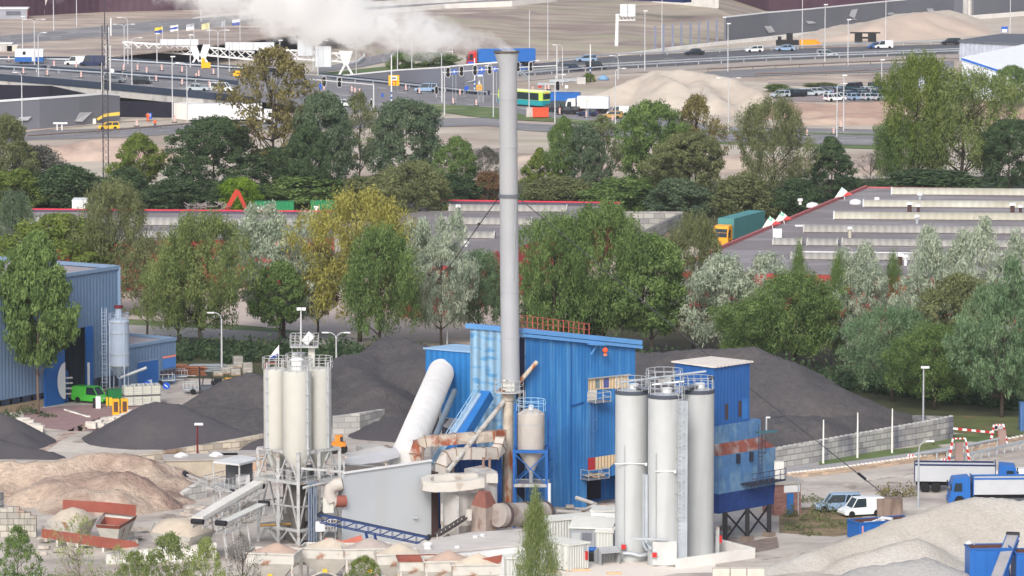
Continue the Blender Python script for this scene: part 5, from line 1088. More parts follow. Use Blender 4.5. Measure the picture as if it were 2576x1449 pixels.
NEAR = [('willow',51,40,760,488,120,'greygreen','grey green willow at the left edge above the hall roof'),('round',52,150,800,540,235,'ygreen','broad yellow green tree behind the big left tree'),('round',53,60,830,700,140,'green','low green tree behind the trunk of the big left tree'),
('willow',54,285,800,462,180,'olive','tall drooping olive willow behind the blue grey hall'),('sparse',55,370,855,598,130,'olive','small olive tree with thin trunk right of the hall'),('willow',56,505,880,545,230,'willow','wide bright green willow left of the silver poplar'),('willow',57,450,870,610,130,'willow','left trunk companion of the wide bright willow'),
('silver',58,712,850,492,235,'silver','silver poplar with several tips behind the silo tower'),('round',59,705,866,655,120,'green','green tree before the silver poplar, above the silos'),('willow',60,905,860,484,255,'yellow','broad golden yellow willow left of the chimney'),('sparse',61,800,850,610,130,'bronze','reddish bronze tree at the left foot of the golden willow'),
('willow',62,955,888,575,180,'green','dark green tree in front of the golden willow'),('silver',63,1110,870,508,145,'silver','silver poplar between golden willow and chimney'),('willow',64,1205,850,635,150,'silvergreen','silvery green tree directly left of the chimney'),
('willow',65,1395,905,545,200,'green','large green tree right of the chimney'),('willow',66,1520,900,512,220,'green','tallest green tree with grey tips right of the chimney'),('round',67,1640,905,590,180,'green','green tree at the right end of the large green group'),('willow',68,1745,880,545,140,'olive','olive tree beneath the teal lorry'),
('round',69,1450,880,700,260,'dark','dark lower crowns behind the blue hall roof'),('silver',70,1845,905,590,235,'silver','silver poplar left of the red wall glimpses'),('poplar',71,2008,900,622,60,'green','slim green poplar top before the warehouse roof'),('willow',72,2000,935,690,230,'green','mixed green trees behind the dark heap'),
('silver',73,2140,915,590,170,'silver','silver poplar in the middle of the right group'),('poplar',74,2105,920,650,55,'green','slim green poplar left of the red wall'),('poplar',75,2245,900,640,60,'green','slim green poplar before the bright red wall'),('poplar',76,2320,905,680,50,'green','short green poplar right of the bright red wall'),
('silver',77,2360,930,560,180,'silver','large silver poplar above the olive crown'),('silver',78,2500,935,540,200,'silver','large silver poplar at the right edge behind'),('round',79,2410,985,690,170,'olive','olive green tree in the right group'),('willow',80,2245,1010,775,190,'silvergreen','green tree before the block wall at the right'),
('silver',81,2520,1050,640,190,'silvergreen','big grey green poplar at the right frame edge'),('willow',82,2350,1030,820,200,'green','dark lower tree behind the tall lamp mast'),('willow',83,1900,930,760,200,'green','green crowns above the right dark heap')]
for a in NEAR: tree(a[0], a[1], *a[2:], group=R2)
tree('maple',90,97,1042,588,215,'green','big green tree with bare trunk in front of the blue grey hall', group=R2, bark=mat('bark_brown', lin(112,96,86), var=.2, sc=2), dens=1.25)
for a in [('sparse',91,45,1560,1322,140,'green','young green tree in the lower left corner',BARK),('bare',92,200,1560,1290,170,'pale','nearly bare sapling with pale leaves in the lower left',BARKL),('bare',93,300,1560,1370,120,'pale','thin sapling right of the bare one, lower left',BARKL),('sparse',94,430,1560,1340,170,'willow','light green young tree at the bottom left of centre',BARKL),
 ('sparse',95,520,1570,1348,110,'pale','pale leaved sapling beside the steel tower foot',BARKL),('bare',96,610,1560,1340,130,'grey','leafless twiggy sapling under the silo tower',BARK),('sparse',97,915,1570,1398,120,'ygreen','yellow green young tree before the hoppers',BARKL),('poplar',98,1348,1625,1252,118,'willow','columnar green poplar before the containers',BARKL),('sparse',99,340,1580,1385,120,'willow','low light green sapling at the bottom edge',BARKL)]:
 tree(*a[:8], group=R3, bark=a[8], dens=1.7 if a[0] == 'poplar' else 1.0)
# undergrowth: leaf masses nobody could count
def thicket(name, spots, leaf, seed, ls=.24, dens=26):
 rs = np.random.RandomState(seed); out = []; tn = []
 for px, row, wpx, hm in spots:
  p = P(px, row); w = wpx/S(row); n = int(w*hm*dens) + 40; a = rs.rand(n)*6.28; r = np.sqrt(rs.rand(n)); hh = rs.rand(n)
  lump = .75 + .3*np.sin(a*3+px) ; x = p.x + np.cos(a)*r*w/2; y = p.y + np.sin(a)*r*min(w/2, 7); z = hh*hm*np.sqrt(np.clip(1-r*r*.9, .05, 1))*lump
  c = np.stack([x,y,z],1); d = rs.normal(size=(n,3)); d /= np.linalg.norm(d,axis=1)[:,None]; t_ = rs.normal(size=(n,3)); u = np.cross(d,t_); u /= np.linalg.norm(u,axis=1)[:,None]; v = np.cross(d,u); s = ls*rs.uniform(.6,1.4,n)[:,None]
  out.append(np.stack([c+v*s, c+u*s*.6, c-v*s, c-u*s*.6],1).reshape(-1,3)); tn.append(rs.rand(n)*.5 + .5*np.sin(x*.9)**2*.6)
 me = leafmesh(name, np.concatenate(out), np.concatenate(tn), LM[leaf]); o = bpy.data.objects.new(name, me); C.objects.link(o); return tag(o, kind='stuff', label=None)
thicket('undergrowth', [(x, 905+8*math.sin(x), 90, 2.6) for x in range(330, 1080, 55)] + [(x, 885, 90, 2.2) for x in range(330, 900, 60)], 'dark', 1)
thicket('undergrowth', [(x, 930+ (x-1620)*.09, 110, 3.4) for x in range(1300, 2500, 60)] + [(x, 985+(x-2200)*.12, 100, 3.0) for x in range(2120, 2580, 50)], 'dark', 2)
thicket('undergrowth', [(x, 515+6*math.sin(x*.3), 90+30*math.sin(x*1.7), 2.6+1.3*math.sin(x*.9)) for x in range(20, 2560, 62)], 'green', 3)
thicket('undergrowth', [(x, 522+6*math.sin(x*.7), 80, 2.2+1.2*math.sin(x*1.3)) for x in range(50, 2500, 110)], 'olive', 8)
thicket('plants', [(30,1030,80,1.6),(75,1040,70,1.2),(20,1050,60,1.0),(120,1048,50,.5),(10,1015,50,1.6)], 'dark', 4, .12, 60)
thicket('plants', [(2040,1262,70,.9),(2080,1290,90,1.6),(2050,1310,80,1.2),(1990,1300,40,1.5),(2110,1325,100,.7),(2010,1330,80,.8),(2040,1345,60,.5),(1975,1285,40,1.5)], 'olive', 5, .12, 60)
thicket('plants', [(2230,1250,60,1.8),(2280,1248,60,1.6)], 'brownolive', 6, .12, 50)
thicket('plants', [(x, 1468, 70, 1.6) for x in range(60, 660, 60)], 'willow', 7, .1, 60)
def band(name, near, far, m, z=.01): return strip(name, near, far, z, m)
WF = mat('woodland_floor', lin(72,76,52), var=.3, sc=.3, c2=lin(100,90,70), amt=.4, c2s=.1, bump=.6, bsc=2)
band('woodland_floor', [(-60,560),(640,552),(1300,560),(1900,640),(2640,520)], [(-60,470),(640,460),(1300,455),(1900,455),(2640,440)], WF)
band('woodland_floor', [(290,945),(640,955),(1070,915),(1260,885),(1310,885),(1720,960),(2300,1055),(2420,1090),(2640,1105)], [(290,838),(640,858),(900,878),(1200,868),(1310,800),(1720,800),(2300,800),(2420,800),(2640,800)], WF)
band('pavement', [(280,800),(640,820),(900,850),(1250,869)], [(280,700),(640,700),(900,720),(1250,745)], mat('pavement_pink', lin(196,182,172), var=.08, sc=.4), .012)
band('grass', [(280,814),(640,832),(780,842)], [(280,801),(640,821),(780,836)], GRASS, .02)
band('road', [(280,837),(640,858),(915,882)], [(280,814.5),(640,832.5),(915,850)], mat('road_grey', lin(160,156,154), var=.08, sc=.3), .016)
# ---------------------------------------------------------------- yard surfaces
YARD = mat('yard_concrete', lin(186,178,170), var=.14, sc=.7, c2=lin(164,154,148), amt=.45, c2s=.09, st=(1,2.2,1), c3=lin(202,194,184), amt3=.42, c3s=.05, st3=(1,2,1), bump=.35, bsc=2)
band('yard', [(-200,1800),(2800,1800)], [(-200,940),(640,958),(1070,917),(1310,888),(1720,962),(2300,1057),(2420,1092),(2800,1107)], YARD, .004)
band('tyre_tracks', [(100,1150),(150,1110),(260,1060),(420,1040)], [(95,1125),(140,1095),(255,1048),(420,1034)], mat('track_brown', lin(150,128,116), var=.25, sc=.8, c2=lin(190,174,162), amt=.5, c2s=.6), .012)
TRK = mat('wheel_marks', lin(162,148,138), var=.3, sc=.6, c2=lin(190,180,170), amt=.55, c2s=1.2)
for k, pl in enumerate([[(1960,1400),(2040,1382),(2110,1362),(2150,1340)],[(1900,1412),(2000,1398),(2080,1380),(2150,1356)],[(1990,1240),(2120,1222),(2280,1196),(2420,1168),(2600,1140)],[(2020,1262),(2160,1236),(2300,1212),(2500,1180)],[(850,1122),(960,1110),(1060,1098)],[(20,1165),(70,1140),(120,1118),(160,1090)],[(240,1060),(330,1046),(440,1020)],[(1400,1300),(1500,1306),(1560,1300)]]):
 band('wheel_marks', [(x, y) for x, y in pl], [(x, y-1.6-(k % 3)) for x, y in pl], TRK, .014+.001*k)
STN = mat('yard_stain', lin(140,128,120), var=.3, sc=.8, c2=lin(176,166,156), amt=.5, c2s=.7)
for k, (x, y, w) in enumerate([(1160,1100,60),(960,1130,80),(2140,1225,40),(2250,1215,30),(560,1300,60),(420,1300,50),(1300,1320,60),(200,1110,40),(1850,1360,60)]):
 c = P(x, y); r_0 = w/S(y)/2; rs_0 = random.Random(k); s_ = MB(); s_.sheet([(c.x+math.cos(a*.42)*r_0*rs_0.uniform(.6,1.1), c.y+math.sin(a*.42)*r_0*2*rs_0.uniform(.6,1.1), .024) for a in range(15)]); struct(s_, 'yard_stain', STN)
band('brick_paving', [(60,1070),(180,1085),(300,1080),(420,1050)], [(60,1030),(180,1020),(300,1015),(420,1010)], mat('brick_paving', lin(150,124,124), var=.15, sc=1), .012)
band('white_gravel', [(1380,1449),(1560,1470),(1700,1442),(1800,1440)], [(1380,1400),(1560,1412),(1700,1405),(1800,1400)], mat('gravel_white', lin(222,214,206), var=.06, sc=2), .012)
band('grass_verge', [(2060,1170),(2200,1152),(2300,1138),(2370,1125)], [(2060,1158),(2200,1135),(2300,1125),(2350,1115)], GRASS, .02)
band('grass_verge', [(2310,1125),(2440,1110),(2530,1118)], [(2330,1098),(2440,1090),(2560,1100)], GRASS, .02)
band('grass_strip', [(2400,1088),(2600,1098)], [(2395,1045),(2600,1050)], mat('rough_grass', lin(92,100,62), var=.3, sc=.4, c2=lin(120,100,80), amt=.4, c2s=.3), .02)
band('gravel_path', [(1950,1195),(2100,1176),(2400,1135)], [(1950,1172),(2100,1160),(2060*0+2400,1122)], mat('path_grey', lin(160,158,160), var=.1), .01)
band('rough_ground', [(1960,1340),(2100,1350),(2170,1340)], [(1960,1282),(2100,1270),(2170,1290)], mat('rough_ground', lin(142,122,96), var=.25, sc=1, c2=lin(96,92,62), amt=.45, c2s=.5, bump=.6, bsc=2), .02)
band('oil_stains', [(1850,1400),(1960,1378)], [(1830,1370),(1955,1350)], mat('stain', lin(134,120,112), var=.3, sc=1), .02)
# ---------------------------------------------------------------- dark heaps and block walls
DRK = mat('asphalt_rubble', lin(82,79,81), var=.2, sc=1.5, c2=lin(78,76,79), amt=.45, c2s=.12, c3=lin(94,88,87), amt3=.35, c3s=.08, bump=.7, bsc=3, bdist=.25)
DRK2 = mat('asphalt_fine', lin(78,75,80), var=.1, sc=2, c2=lin(86,82,84), amt=.4, c2s=.15, bump=.5, bsc=4)
pile('asphalt_heap', 'huge dark heap of crushed asphalt behind the block wall at the right', [((1600,1010,5.5),(1740,1040,7.2)),((1740,1040,7.2),(1890,1052,8.0)),((1890,1052,8.0),(1990,1060,6.8)),((1990,1060,6.8),(2100,1066,4.4)),((2100,1066,4.4),(2230,1066,2.0)),((2230,1066,2.0),(2310,1064,.8)),((1480,1010,4),(1600,1010,5.5)),((1880,1122,3.0),(2040,1112,2.8)),((2040,1112,2.8),(2220,1088,1.6))], .62, DRK, .6, .35, seed=21, ns=.12, nz2=.03)
pile('asphalt_heap', 'high dark heap behind the silo tower and the ribbed tube', [((985,960,5.2),(1080,985,5.0)),((860,1000,3.8),(985,960,5.2)),((770,1040,3.6),(860,1000,3.8)),((640,1060,3.2),(770,1040,3.6)),((860,1000,4),(960,1060,3.6)),((1080,985,5),(1200,1010,4.6)),((455,1052,1.7),(530,1050,3.0)),((530,1050,3.0),(590,1050,4.0)),((590,1050,4.0),(650,1050,4.9)),((450,1080,2.4),(640,1092,3.0))], .56, DRK, .6, .4, seed=22, ns=.16, nz2=.03)
pile('asphalt_heap', 'smooth cone shaped dark heap in front of the IBC tanks', [((392,1105,4.1),(440,1106,3.9)),((440,1106,3.9),(545,1122,2.6)),((545,1122,2.6),(640,1130,1.6))], .56, DRK2, .5, .12, seed=23, ns=.1, nz2=.03)
pile('asphalt_heap', 'dark heap cut by the left frame edge', [((-60,1105,3.9),(5,1112,3.0)),((5,1112,3.0),(40,1122,1.6)),((-60,1140,2),(120,1152,.7))], .6, DRK2, .5, .12, seed=24, ns=.1, nz2=.03)
pile('asphalt_heap', 'small dark heap beside the ribbed tube foot', [((985,1095,2.0),(1060,1100,2.0))], .5, DRK2, .5, .12, seed=25)
SNDL = mat('sand_quarry', lin(182,164,148), var=.18, sc=1.4, c2=lin(142,120,110), amt=.5, c2s=.09, st=(1,1.4,.8), bump=1, bsc=2.2, bdist=.3, c3=lin(188,170,156), amt3=.4, c3s=.3)
pile('sand_heap', 'large sand heap with dug out brown faces on the left', [((30,1240,3.0),(140,1238,3.6)),((140,1238,3.6),(230,1232,4.1)),((230,1232,4.1),(350,1236,3.7)),((350,1236,3.7),(430,1245,1.8)),((-60,1225,2.6),(30,1240,3.0)),((130,1262,2.6),(330,1268,3.0)),((200,1280,1.8),(300,1285,2.0)),((350,1236,3.2),(460,1262,.8))], .6, SNDL, .45, .55, seed=26, ns=.16, nz2=.05)
WSTN = mat('white_stone', lin(186,182,176), var=.12, sc=3, c2=lin(176,170,162), amt=.45, c2s=.12, bump=.8, bsc=4, bdist=.15)
pile('gravel_heap', 'huge pale gravel heap in the lower right corner', [((2350,1395,4.4),(2450,1388,5.1)),((2450,1388,5.1),(2576,1390,4.9)),((2576,1390,4.9),(2720,1390,4.6)),((2240,1402,3.4),(2350,1395,4.4)),((2130,1412,2.2),(2240,1402,3.4)),((1980,1432,.9),(2130,1412,2.2)),((1830,1455,.1),(1980,1432,.9)),((2130,1435,1.2),(2300,1425,2.6))], .62, WSTN, .5, .14, seed=27, ns=.1, nz2=.03)
pile('gravel_heap', 'grey gravel heap at the bottom edge before the pale one', [((2180,1470,1.6),(2330,1462,2.1)),((2330,1462,2.1),(2420,1480,1.4)),((2100,1490,1.0),(2180,1470,1.6))], .6, mat('gravel_grey', lin(168,166,164), var=.14, sc=3, bump=.8, bsc=4, bdist=.15), .6, .14, seed=28)
BLKW = mat('block_wall', lin(172,170,168), var=.1, sc=.6, brick=(1.7,.62,.05), mortar=.5, c2=lin(126,126,138), amt=.46, c2s=.35, st=(1,1,.25), bump=.2)
def bwall(pts, th, label, m=BLKW, cop=True, h=None):
 w = wallpx(pts, th); t = thing('block_wall', label, 'block wall'); MB().wall(w, th).build('blocks', m, t)
 if cop: # row of block studs on top
  c = MB(); tot = sum((w[i+1][0]-w[i][0]).length for i in range(len(w)-1));
  for i in range(len(w)-1):
   a, _, za = w[i]; b, _, zb_ = w[i+1]; L = (b-a).length; d = (b-a)/L; n = int(L/.8)
   for k in range(n):
    q = a.lerp(b, (k+.5)/n); z = za + (zb_-za)*(k+.5)/n; c.cbox((q.x, q.y+th*.5, z+.06), (.4,.3,.13), math.atan2(d.y, d.x))
  c.build('top_studs', CONC, t)
 return t
bwall([(1943,1181,1131),(2060,1162,1110),(2200,1137,1085),(2330,1115,1062),(2398,1103,1048)], .7, 'long stained concrete block wall holding back the right dark heap')
bwall([(2395,1102,1048),(2310,1066,1044)], .7, 'short return of the block wall behind the lamp mast', cop=False)
bwall([(2390,1093,1048),(2398,1103,1050)], .7, 'end stone of the long block wall', cop=False) if 0 else None
bwall([(838,1092,1048),(905,1090,1040),(968,1075,1030)], .6, 'pale grey block wall right of the silo tower', mat('block_wall_pale', lin(186,184,182), var=.08, brick=(1.7,.62,.05), mortar=.6), False)
bwall([(345,1163,1146),(480,1150,1125),(600,1140,1105),(668,1131,1092)], .6, 'rusty stained block wall behind the sand heap, left of the silos', mat('block_wall_rust', lin(186,176,162), var=.12, brick=(1.5,.6,.05), mortar=.55, c2=lin(140,120,104), amt=.42, c2s=.35), False)
bwall([(462,1262,1240),(520,1252,1205)], .6, 'small pale block wall at the right foot of the sand heap', mat('block_wall_pale', (0,0,0)), False)
bwall([(-60,1318,1232),(0,1322,1240)], .8, 'tall block wall at the left edge before the sand heap', BLKW, False)
# stepped wall lower left
sw = thing('block_wall', 'stepped block wall in the lower left corner below the sand heap', 'block wall'); m = MB()
for i, (x0, x1, tp) in enumerate([(-40,20,1280),(20,48,1276),(48,62,1284),(62,76,1290),(76,90,1298)]):
 a, b = P(x0, 1352), P(x1, 1354); z = Q(x0, tp, 1352).z; m.box(a.x, b.x-.01, a.y, a.y+.8, 0, z)
m.build('blocks', mat('block_wall_stain', lin(172,168,160), var=.15, brick=(1.3,.6,.05), mortar=.5, c2=lin(186,140,116), amt=.35, c2s=.3), sw)
kb = MB(); kb.wall([(P(x, y), 0, .5) for x, y in [(1985,1204),(2100,1192),(2300,1164),(2420,1142),(2600,1104)]], .4); solo(kb, 'low_wall', mat('kerb_brown', lin(190,168,148), brick=(1.2,.3,.03), var=.1, mortar=.7), 'low brownish kerb wall along the yard road', 'kerb wall')
kb = MB()
for i in range(60):
 t_ = i/60; q = P(1985+615*t_, float(np.interp(1985+615*t_, [1985,2100,2300,2420,2600], [1203,1191,1163,1141,1103]))); kb.cbox((q.x, q.y+.2, .56), (.35,.3,.12), .1)
solo(kb, 'kerb_studs', CONCW, 'row of white studs on the low kerb wall', 'kerb studs')
# ---------------------------------------------------------------- left hall
HBL = mat('hall_blue_grey', lin(104,128,158), rough=.55, var=.06, sc=.3, bump=.3, corr=.5, ccol=.05)
HTR = mat('hall_trim', lin(120,144,172), rough=.5, var=.05)
def poly(name, pts, m, parent): return MB().add(pts, [tuple(range(len(pts)))]).build(name, m, parent)
def facew(a, b, r0, r1): # vertical wall face coordinates helper: returns function (u, z)->point
 A, B = P(a, r0), P(b, r1); return lambda u, z: Vector((A.x+(B.x-A.x)*u, A.y+(B.y-A.y)*u, z))
hall = thing('industrial_hall', 'tall blue grey corrugated hall with large open blue door on the left', 'hall')
A = P(352,978); Bc = P(-60,1050); th_ = math.atan2(A.y-Bc.y, A.x-Bc.x)      # front wall goes right-away
u = (A-Bc).normalized(); v_ = Vector((-u.y, u.x, 0))
def HP(px, row): return P(px, row)
c0 = P(302,988); f0 = P(-80,1058); zt = Q(302,672,988).z
dvec = (c0-f0).normalized(); nv = Vector((-dvec.y, dvec.x, 0))
bk0 = c0 + nv*26; bk1 = f0 + nv*26
do0, do1 = P(160,1014), P(215,1004)      # door opening along the wall
zd_ = Q(160,832,1014).z
m = MB(); W_ = lambda p, q, z0, z1: m.add([(p.x,p.y,z0),(q.x,q.y,z0),(q.x,q.y,z1),(p.x,p.y,z1)], [(0,1,2,3)])
W_(f0, do0, 1.6, zt); W_(do0, do1, zd_, zt); W_(do1, c0, 2.2, zt); W_(c0, bk0, 0, zt); W_(bk0, bk1, 0, zt); W_(bk1, f0, 0, zt); m.build('wall', HBL, hall)
m = MB(); m.add([(p.x,p.y,zt-.3) for p in (f0, c0, bk0, bk1)], [(0,1,2,3)]); m.build('roof', mat('roof_pinkgrey', lin(158,150,154), var=.06), hall)
m = MB();
for p, q in ((f0,c0),(c0,bk0)): m.beam(Vector((p.x,p.y,zt)), Vector((q.x,q.y,zt)), .35, .4)
m.build('roof_trim', HTR, hall); MB().beam(c0+Vector((0,-.05,0)), c0+Vector((0,-.05,zt)), .35).build('corner_trim', HTR, hall)
m = MB();
for p, q, z in ((f0,do0,1.6),(do1,c0,1.5)): m.add([(p.x,p.y,0),(q.x,q.y,0),(q.x,q.y,z-.7),(p.x,p.y,z-.7)], [(0,1,2,3)])
m.build('plinth', mat('plinth_tan', lin(146,130,108), var=.1), hall)
for i in range(9):
 p, q = f0.lerp(do0, i/9+.01), f0.lerp(do0, (i+.86)/9); MB().add([(p.x,p.y-.0,.92),(q.x,q.y,.92),(q.x,q.y,1.58),(p.x,p.y,1.58)], [(0,1,2,3)]).build('window', mat('window_dark', lin(44,56,76), rough=.2), hall)
for i in range(5):
 p, q = do1.lerp(c0, i/5+.03), do1.lerp(c0, (i+.88)/5); MB().add([(p.x,p.y,.85),(q.x,q.y,.85),(q.x,q.y,2.15),(p.x,p.y,2.15)], [(0,1,2,3)]).build('window', mat('window_dark', (0,0,0)), hall)
m = MB(); q0, q1 = do0 + nv*9, do1 + nv*9
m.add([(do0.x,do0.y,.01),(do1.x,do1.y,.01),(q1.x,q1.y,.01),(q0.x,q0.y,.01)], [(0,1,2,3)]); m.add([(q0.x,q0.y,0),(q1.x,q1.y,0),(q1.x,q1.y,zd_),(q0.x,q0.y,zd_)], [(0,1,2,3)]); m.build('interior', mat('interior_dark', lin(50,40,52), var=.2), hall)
for s, e in ((do0, -1), (do1, 1)):
 m = MB(); p = s + dvec*e*.02; q = s + dvec*e*(3.6 if e < 0 else 1.2); o3 = -nv*.25
 m.add([p+o3+Vector((0,0,0)), q+o3, q+o3+Vector((0,0,zd_)), p+o3+Vector((0,0,zd_)), p, q, q+Vector((0,0,zd_)), p+Vector((0,0,zd_))], [(0,1,2,3),(7,6,5,4),(0,4,5,1),(1,5,6,2),(2,6,7,3),(3,7,4,0)])
 d_ = m.build('sliding_door', BLUE, hall)
 if e < 0:
  c = P(147,1018) - nv*.32; n = 24; pts = []
  for i in range(n+1):
   an = math.pi/2 + math.pi*i/n; pts.append(Vector((p.x,p.y,2.6)) + o3*1.25 - dvec*0 + dvec*(1.45*math.cos(an)) + Vector((0,0,2.1*math.sin(an))))
  MB().add(pts, [tuple(range(len(pts)))]).build('white_emblem', WHITE, d_)
 else: MB().add([p+o3*1.2+Vector((0,0,.2)), p+dvec*.45+o3*1.2+Vector((0,0,.2)), p+dvec*.45+o3*1.2+Vector((0,0,4.2)), p+o3*1.2+Vector((0,0,4.2))], [(0,1,2,3)]).build('white_emblem', WHITE, d_)
# low annex
an = thing('annex', 'low blue grey annex with bright blue roller door beside the small silo', 'annex')
a0, a1 = P(302,988), P(443,963); z = Q(443,852,963).z; d3 = (a1-a0).normalized(); n3 = Vector((-d3.y,d3.x,0)); b0, b1 = a0 + n3*13, a1 + n3*11
m = MB(); a0 = a0 + d3*.4
for p, q, z0 in ((a0,a1,.0),(a1,b1,0),(b1,b0,0)): m.add([(p.x,p.y,z0),(q.x,q.y,z0),(q.x,q.y,z),(p.x,p.y,z)], [(0,1,2,3)])
m.build('wall', HBL, an); MB().add([(p.x,p.y,z-.2) for p in (a0,a1,b1,b0)], [(0,1,2,3)]).build('roof', mat('roof_pinkgrey', (0,0,0)), an)
m = MB(); m.beam(a0+Vector((0,0,z)), a1+Vector((0,0,z)), .3, .35); m.beam(a1+Vector((0,0,z)), b1+Vector((0,0,z)), .3, .35); m.build('roof_trim', HTR, an)
def onface(p, d, n, u0, u1, z0, z1, off): p0, p1 = p + d*u0 - n*off, p + d*u1 - n*off; return MB().add([(p0.x,p0.y,z0),(p1.x,p1.y,z0),(p1.x,p1.y,z1),(p0.x,p0.y,z1)], [(0,1,2,3)])
La = (a1-a0).length
onface(a0,d3,n3,La*.28,La*.66,0,3.1,.05).build('roller_door', BLUE, an); onface(a0,d3,n3,La*.28,La*.66,3.1,3.3,.07).build('door_trim', HTR, an)
onface(a0,d3,n3,La*.74,La*.985,1.9,3.1,.08).build('sign_board', mat('board_blue', lin(70,122,190)), an); onface(a0,d3,n3,La*.74,La*.985,3.12,3.35,.1).build('orange_strip', mat('strip_salmon', lin(232,140,120)), an)
for i in range(4): onface(a0,d3,n3,La*(.70+.075*i),La*(.76+.075*i),.9,1.7,.06).build('window', mat('window_brown', lin(70,58,62), rough=.3), an)
lt = onface(a0,d3,n3,La*.46,La*.54,.45,.9,.07); lt.build('white_lettering', mat('letter_white', lin(220,228,240)), an)
# small silo left
def rail_ring(t, c, r, z, h=1.0, n=14, m=GALV, gap=0):
 mb = MB(); c = Vector(c)
 for zz in (z+h, z+h*.55): mb.tube([c + Vector((r*math.cos(2*math.pi*i/28), r*math.sin(2*math.pi*i/28), zz)) for i in range(29-gap)], .035, 4, False)
 for i in range(n): a = 2*math.pi*i/n; p = c + Vector((r*math.cos(a), r*math.sin(a), z)); mb.cyl(p, p+Vector((0,0,h)), .035, n=4)
 return mb.build('railing', m, t)
def ladder(t, p, z0, z1, ang, cage=True, m=GALV, w=.25):
 mb = MB(); dx, dy = math.cos(ang), math.sin(ang); p = Vector(p)
 for s in (-1,1): mb.beam(p + Vector((dx*w*s, dy*w*s, z0)), p + Vector((dx*w*s, dy*w*s, z1)), .07)
 k = int((z1-z0)/.4)
 for i in range(k): mb.beam(p + Vector((dx*w, dy*w, z0+i*.4)), p + Vector((-dx*w, -dy*w, z0+i*.4)), .045)
 if cage:
  nx, ny = dy, -dx
  for i in range(int((z1-z0-2)/1.1)):
   zz = z0+2+i*1.1; mb.tube([p + Vector((dx*.38*math.cos(b)+nx*.65*math.sin(b), dy*.38*math.cos(b)+ny*.65*math.sin(b), zz)) for b in [math.pi*j/6 for j in range(7)]], .03, 4, False)
  for b in (math.pi/4, math.pi/2, 3*math.pi/4): q = p + Vector((dx*.38*math.cos(b)+nx*.65*math.sin(b), dy*.38*math.cos(b)+ny*.65*math.sin(b), 0)); mb.beam(q+Vector((0,0,z0+2)), q+Vector((0,0,z1)), .035)
 return mb.build('ladder', m, t)
SILOG = mat('silo_bluegrey', lin(164,178,198), rough=.5, var=.06, sc=.5)
ss = thing('small_silo', 'single pale blue grey silo on legs beside the annex', 'silo', P(300,1004)); r = 26/S(1004); zz = lambda y: Q(303,y,1004).z
ss['label'] = 'single pale blue grey silo on legs beside the annex'
z1, z0, zc = zz(808), zz(918), zz(945)
MB().lathe((0,0,0), [(.15,zc),(r,z0),(r,z1),(r*.8,z1+.25),(.3,z1+.45)], 24).build('tank', SILOG, ss, 'auto'); m = MB()
for zb_ in (z1-.05,(z0+z1)/2+1.2,(z0+z1)/2-1.2,z0): MB().lathe((0,0,0), [(r+.05,zb_-.06),(r+.05,zb_+.06)], 24).build('band', GALV, ss, 'auto')
for a in range(4): p = Vector((r*math.cos(a*1.571+.6), r*math.sin(a*1.571+.6), 0)); mm = MB(); mm.beam(p*1.05, p+Vector((0,0,z1)), .13); mm.beam(p*1.0+Vector((0,0,z0-.1)), Vector((0,0,zc-.4)), .08); mm.build('leg', SILOG, ss)
MB().cyl((0,0,z1+.4),(0,0,z1+1.5),.38,n=12).build('filter', SILOG, ss); MB().cyl((0,0,z1+1.5),(0,0,z1+1.8),.5,n=12).build('filter_cap', mat('dark_red_paint', (0,0,0)), ss)
rail_ring(ss, (0,0,0), r*.98, z1, .9, 10, SILOG); ladder(ss, (-r-.45,-.5,0), 0, z1+1.6, .2, True, SILOG)
MB().cyl((.2,-.2,zc-.2),(3.2,-.6,zc+1.0),.17,n=8).build('screw_conveyor', GALV, ss)
# IBC tanks
ibc = None
def mk_ibc():
 t = thing('ibc_tank', 'x', 'tank'); MB().box(-.5,.5,-.55,.55,.14,1.1).build('bottle', mat('ibc_plastic', lin(216,216,200), rough=.4), t); MB().box(-.6,.6,-.6,.6,0,.12).build('pallet', mat('pallet_dark', lin(84,80,84)), t)
 m = MB()
 for i in range(6):
  x = -.55+i*.22
  for y in (-.58,.58): m.beam((x,y,.12),(x,y,1.14),.03)
 for z in (.3,.55,.8,1.14):
  for y in (-.58,.58): m.beam((-.56,y,z),(.56,y,z),.035)
  for x in (-.57,.57): m.beam((x,-.58,z),(x,.58,z),.035)
 m.build('cage', GALV, t); MB().cyl((0,0,1.1),(0,0,1.16),.12,n=8).build('lid', BLACK, t); return t
k = 0; base = P(322,1022)
for lev in (0,1):
 for i in range(4):
  for j in range(2 if i > 0 else 1):
   p = base + Vector((i*.98 - j*.1, .9*j + i*.32, lev*1.18)); lab = '%s white plastic tank in the %s row, %s from the left beside the orange cabinets' % (['front','rear'][j], ['lower','upper'][lev], ['first','second','third','fourth'][i])
   if ibc is None: ibc = mk_ibc(); ibc.location = p; ibc['label'] = lab; ibc['group'] = 'caged white tanks stacked two high'; ibc.rotation_euler[2] = .3
   else: dup(ibc, p, .3, lab)
OCB = mat('cabinet_orange', lin(244,176,40), rough=.5, var=.04)
for px, r, l in [(291,1043,'left one of the two orange cabinets with dark grilles'),(313,1042,'right one of the two orange cabinets with dark grilles')]:
 t = thing('orange_cabinet', l, 'cabinet', P(px, r), .15, 'orange grille cabinets'); MB().box(-.38,.38,-.4,.4,0,1.75).build('body', OCB, t); MB().box(-.24,.24,-.43,-.4,.35,1.5).build('grille', mat('grille_brown', lin(96,72,60)), t)
t = thing('green_container', 'dark green box behind the caged white tanks', 'container', P(292,1018), .2); MB().box(-1.0,.9,-.8,.8,0,1.75).build('body', mat('green_dark', lin(30,112,60), rough=.5), t)
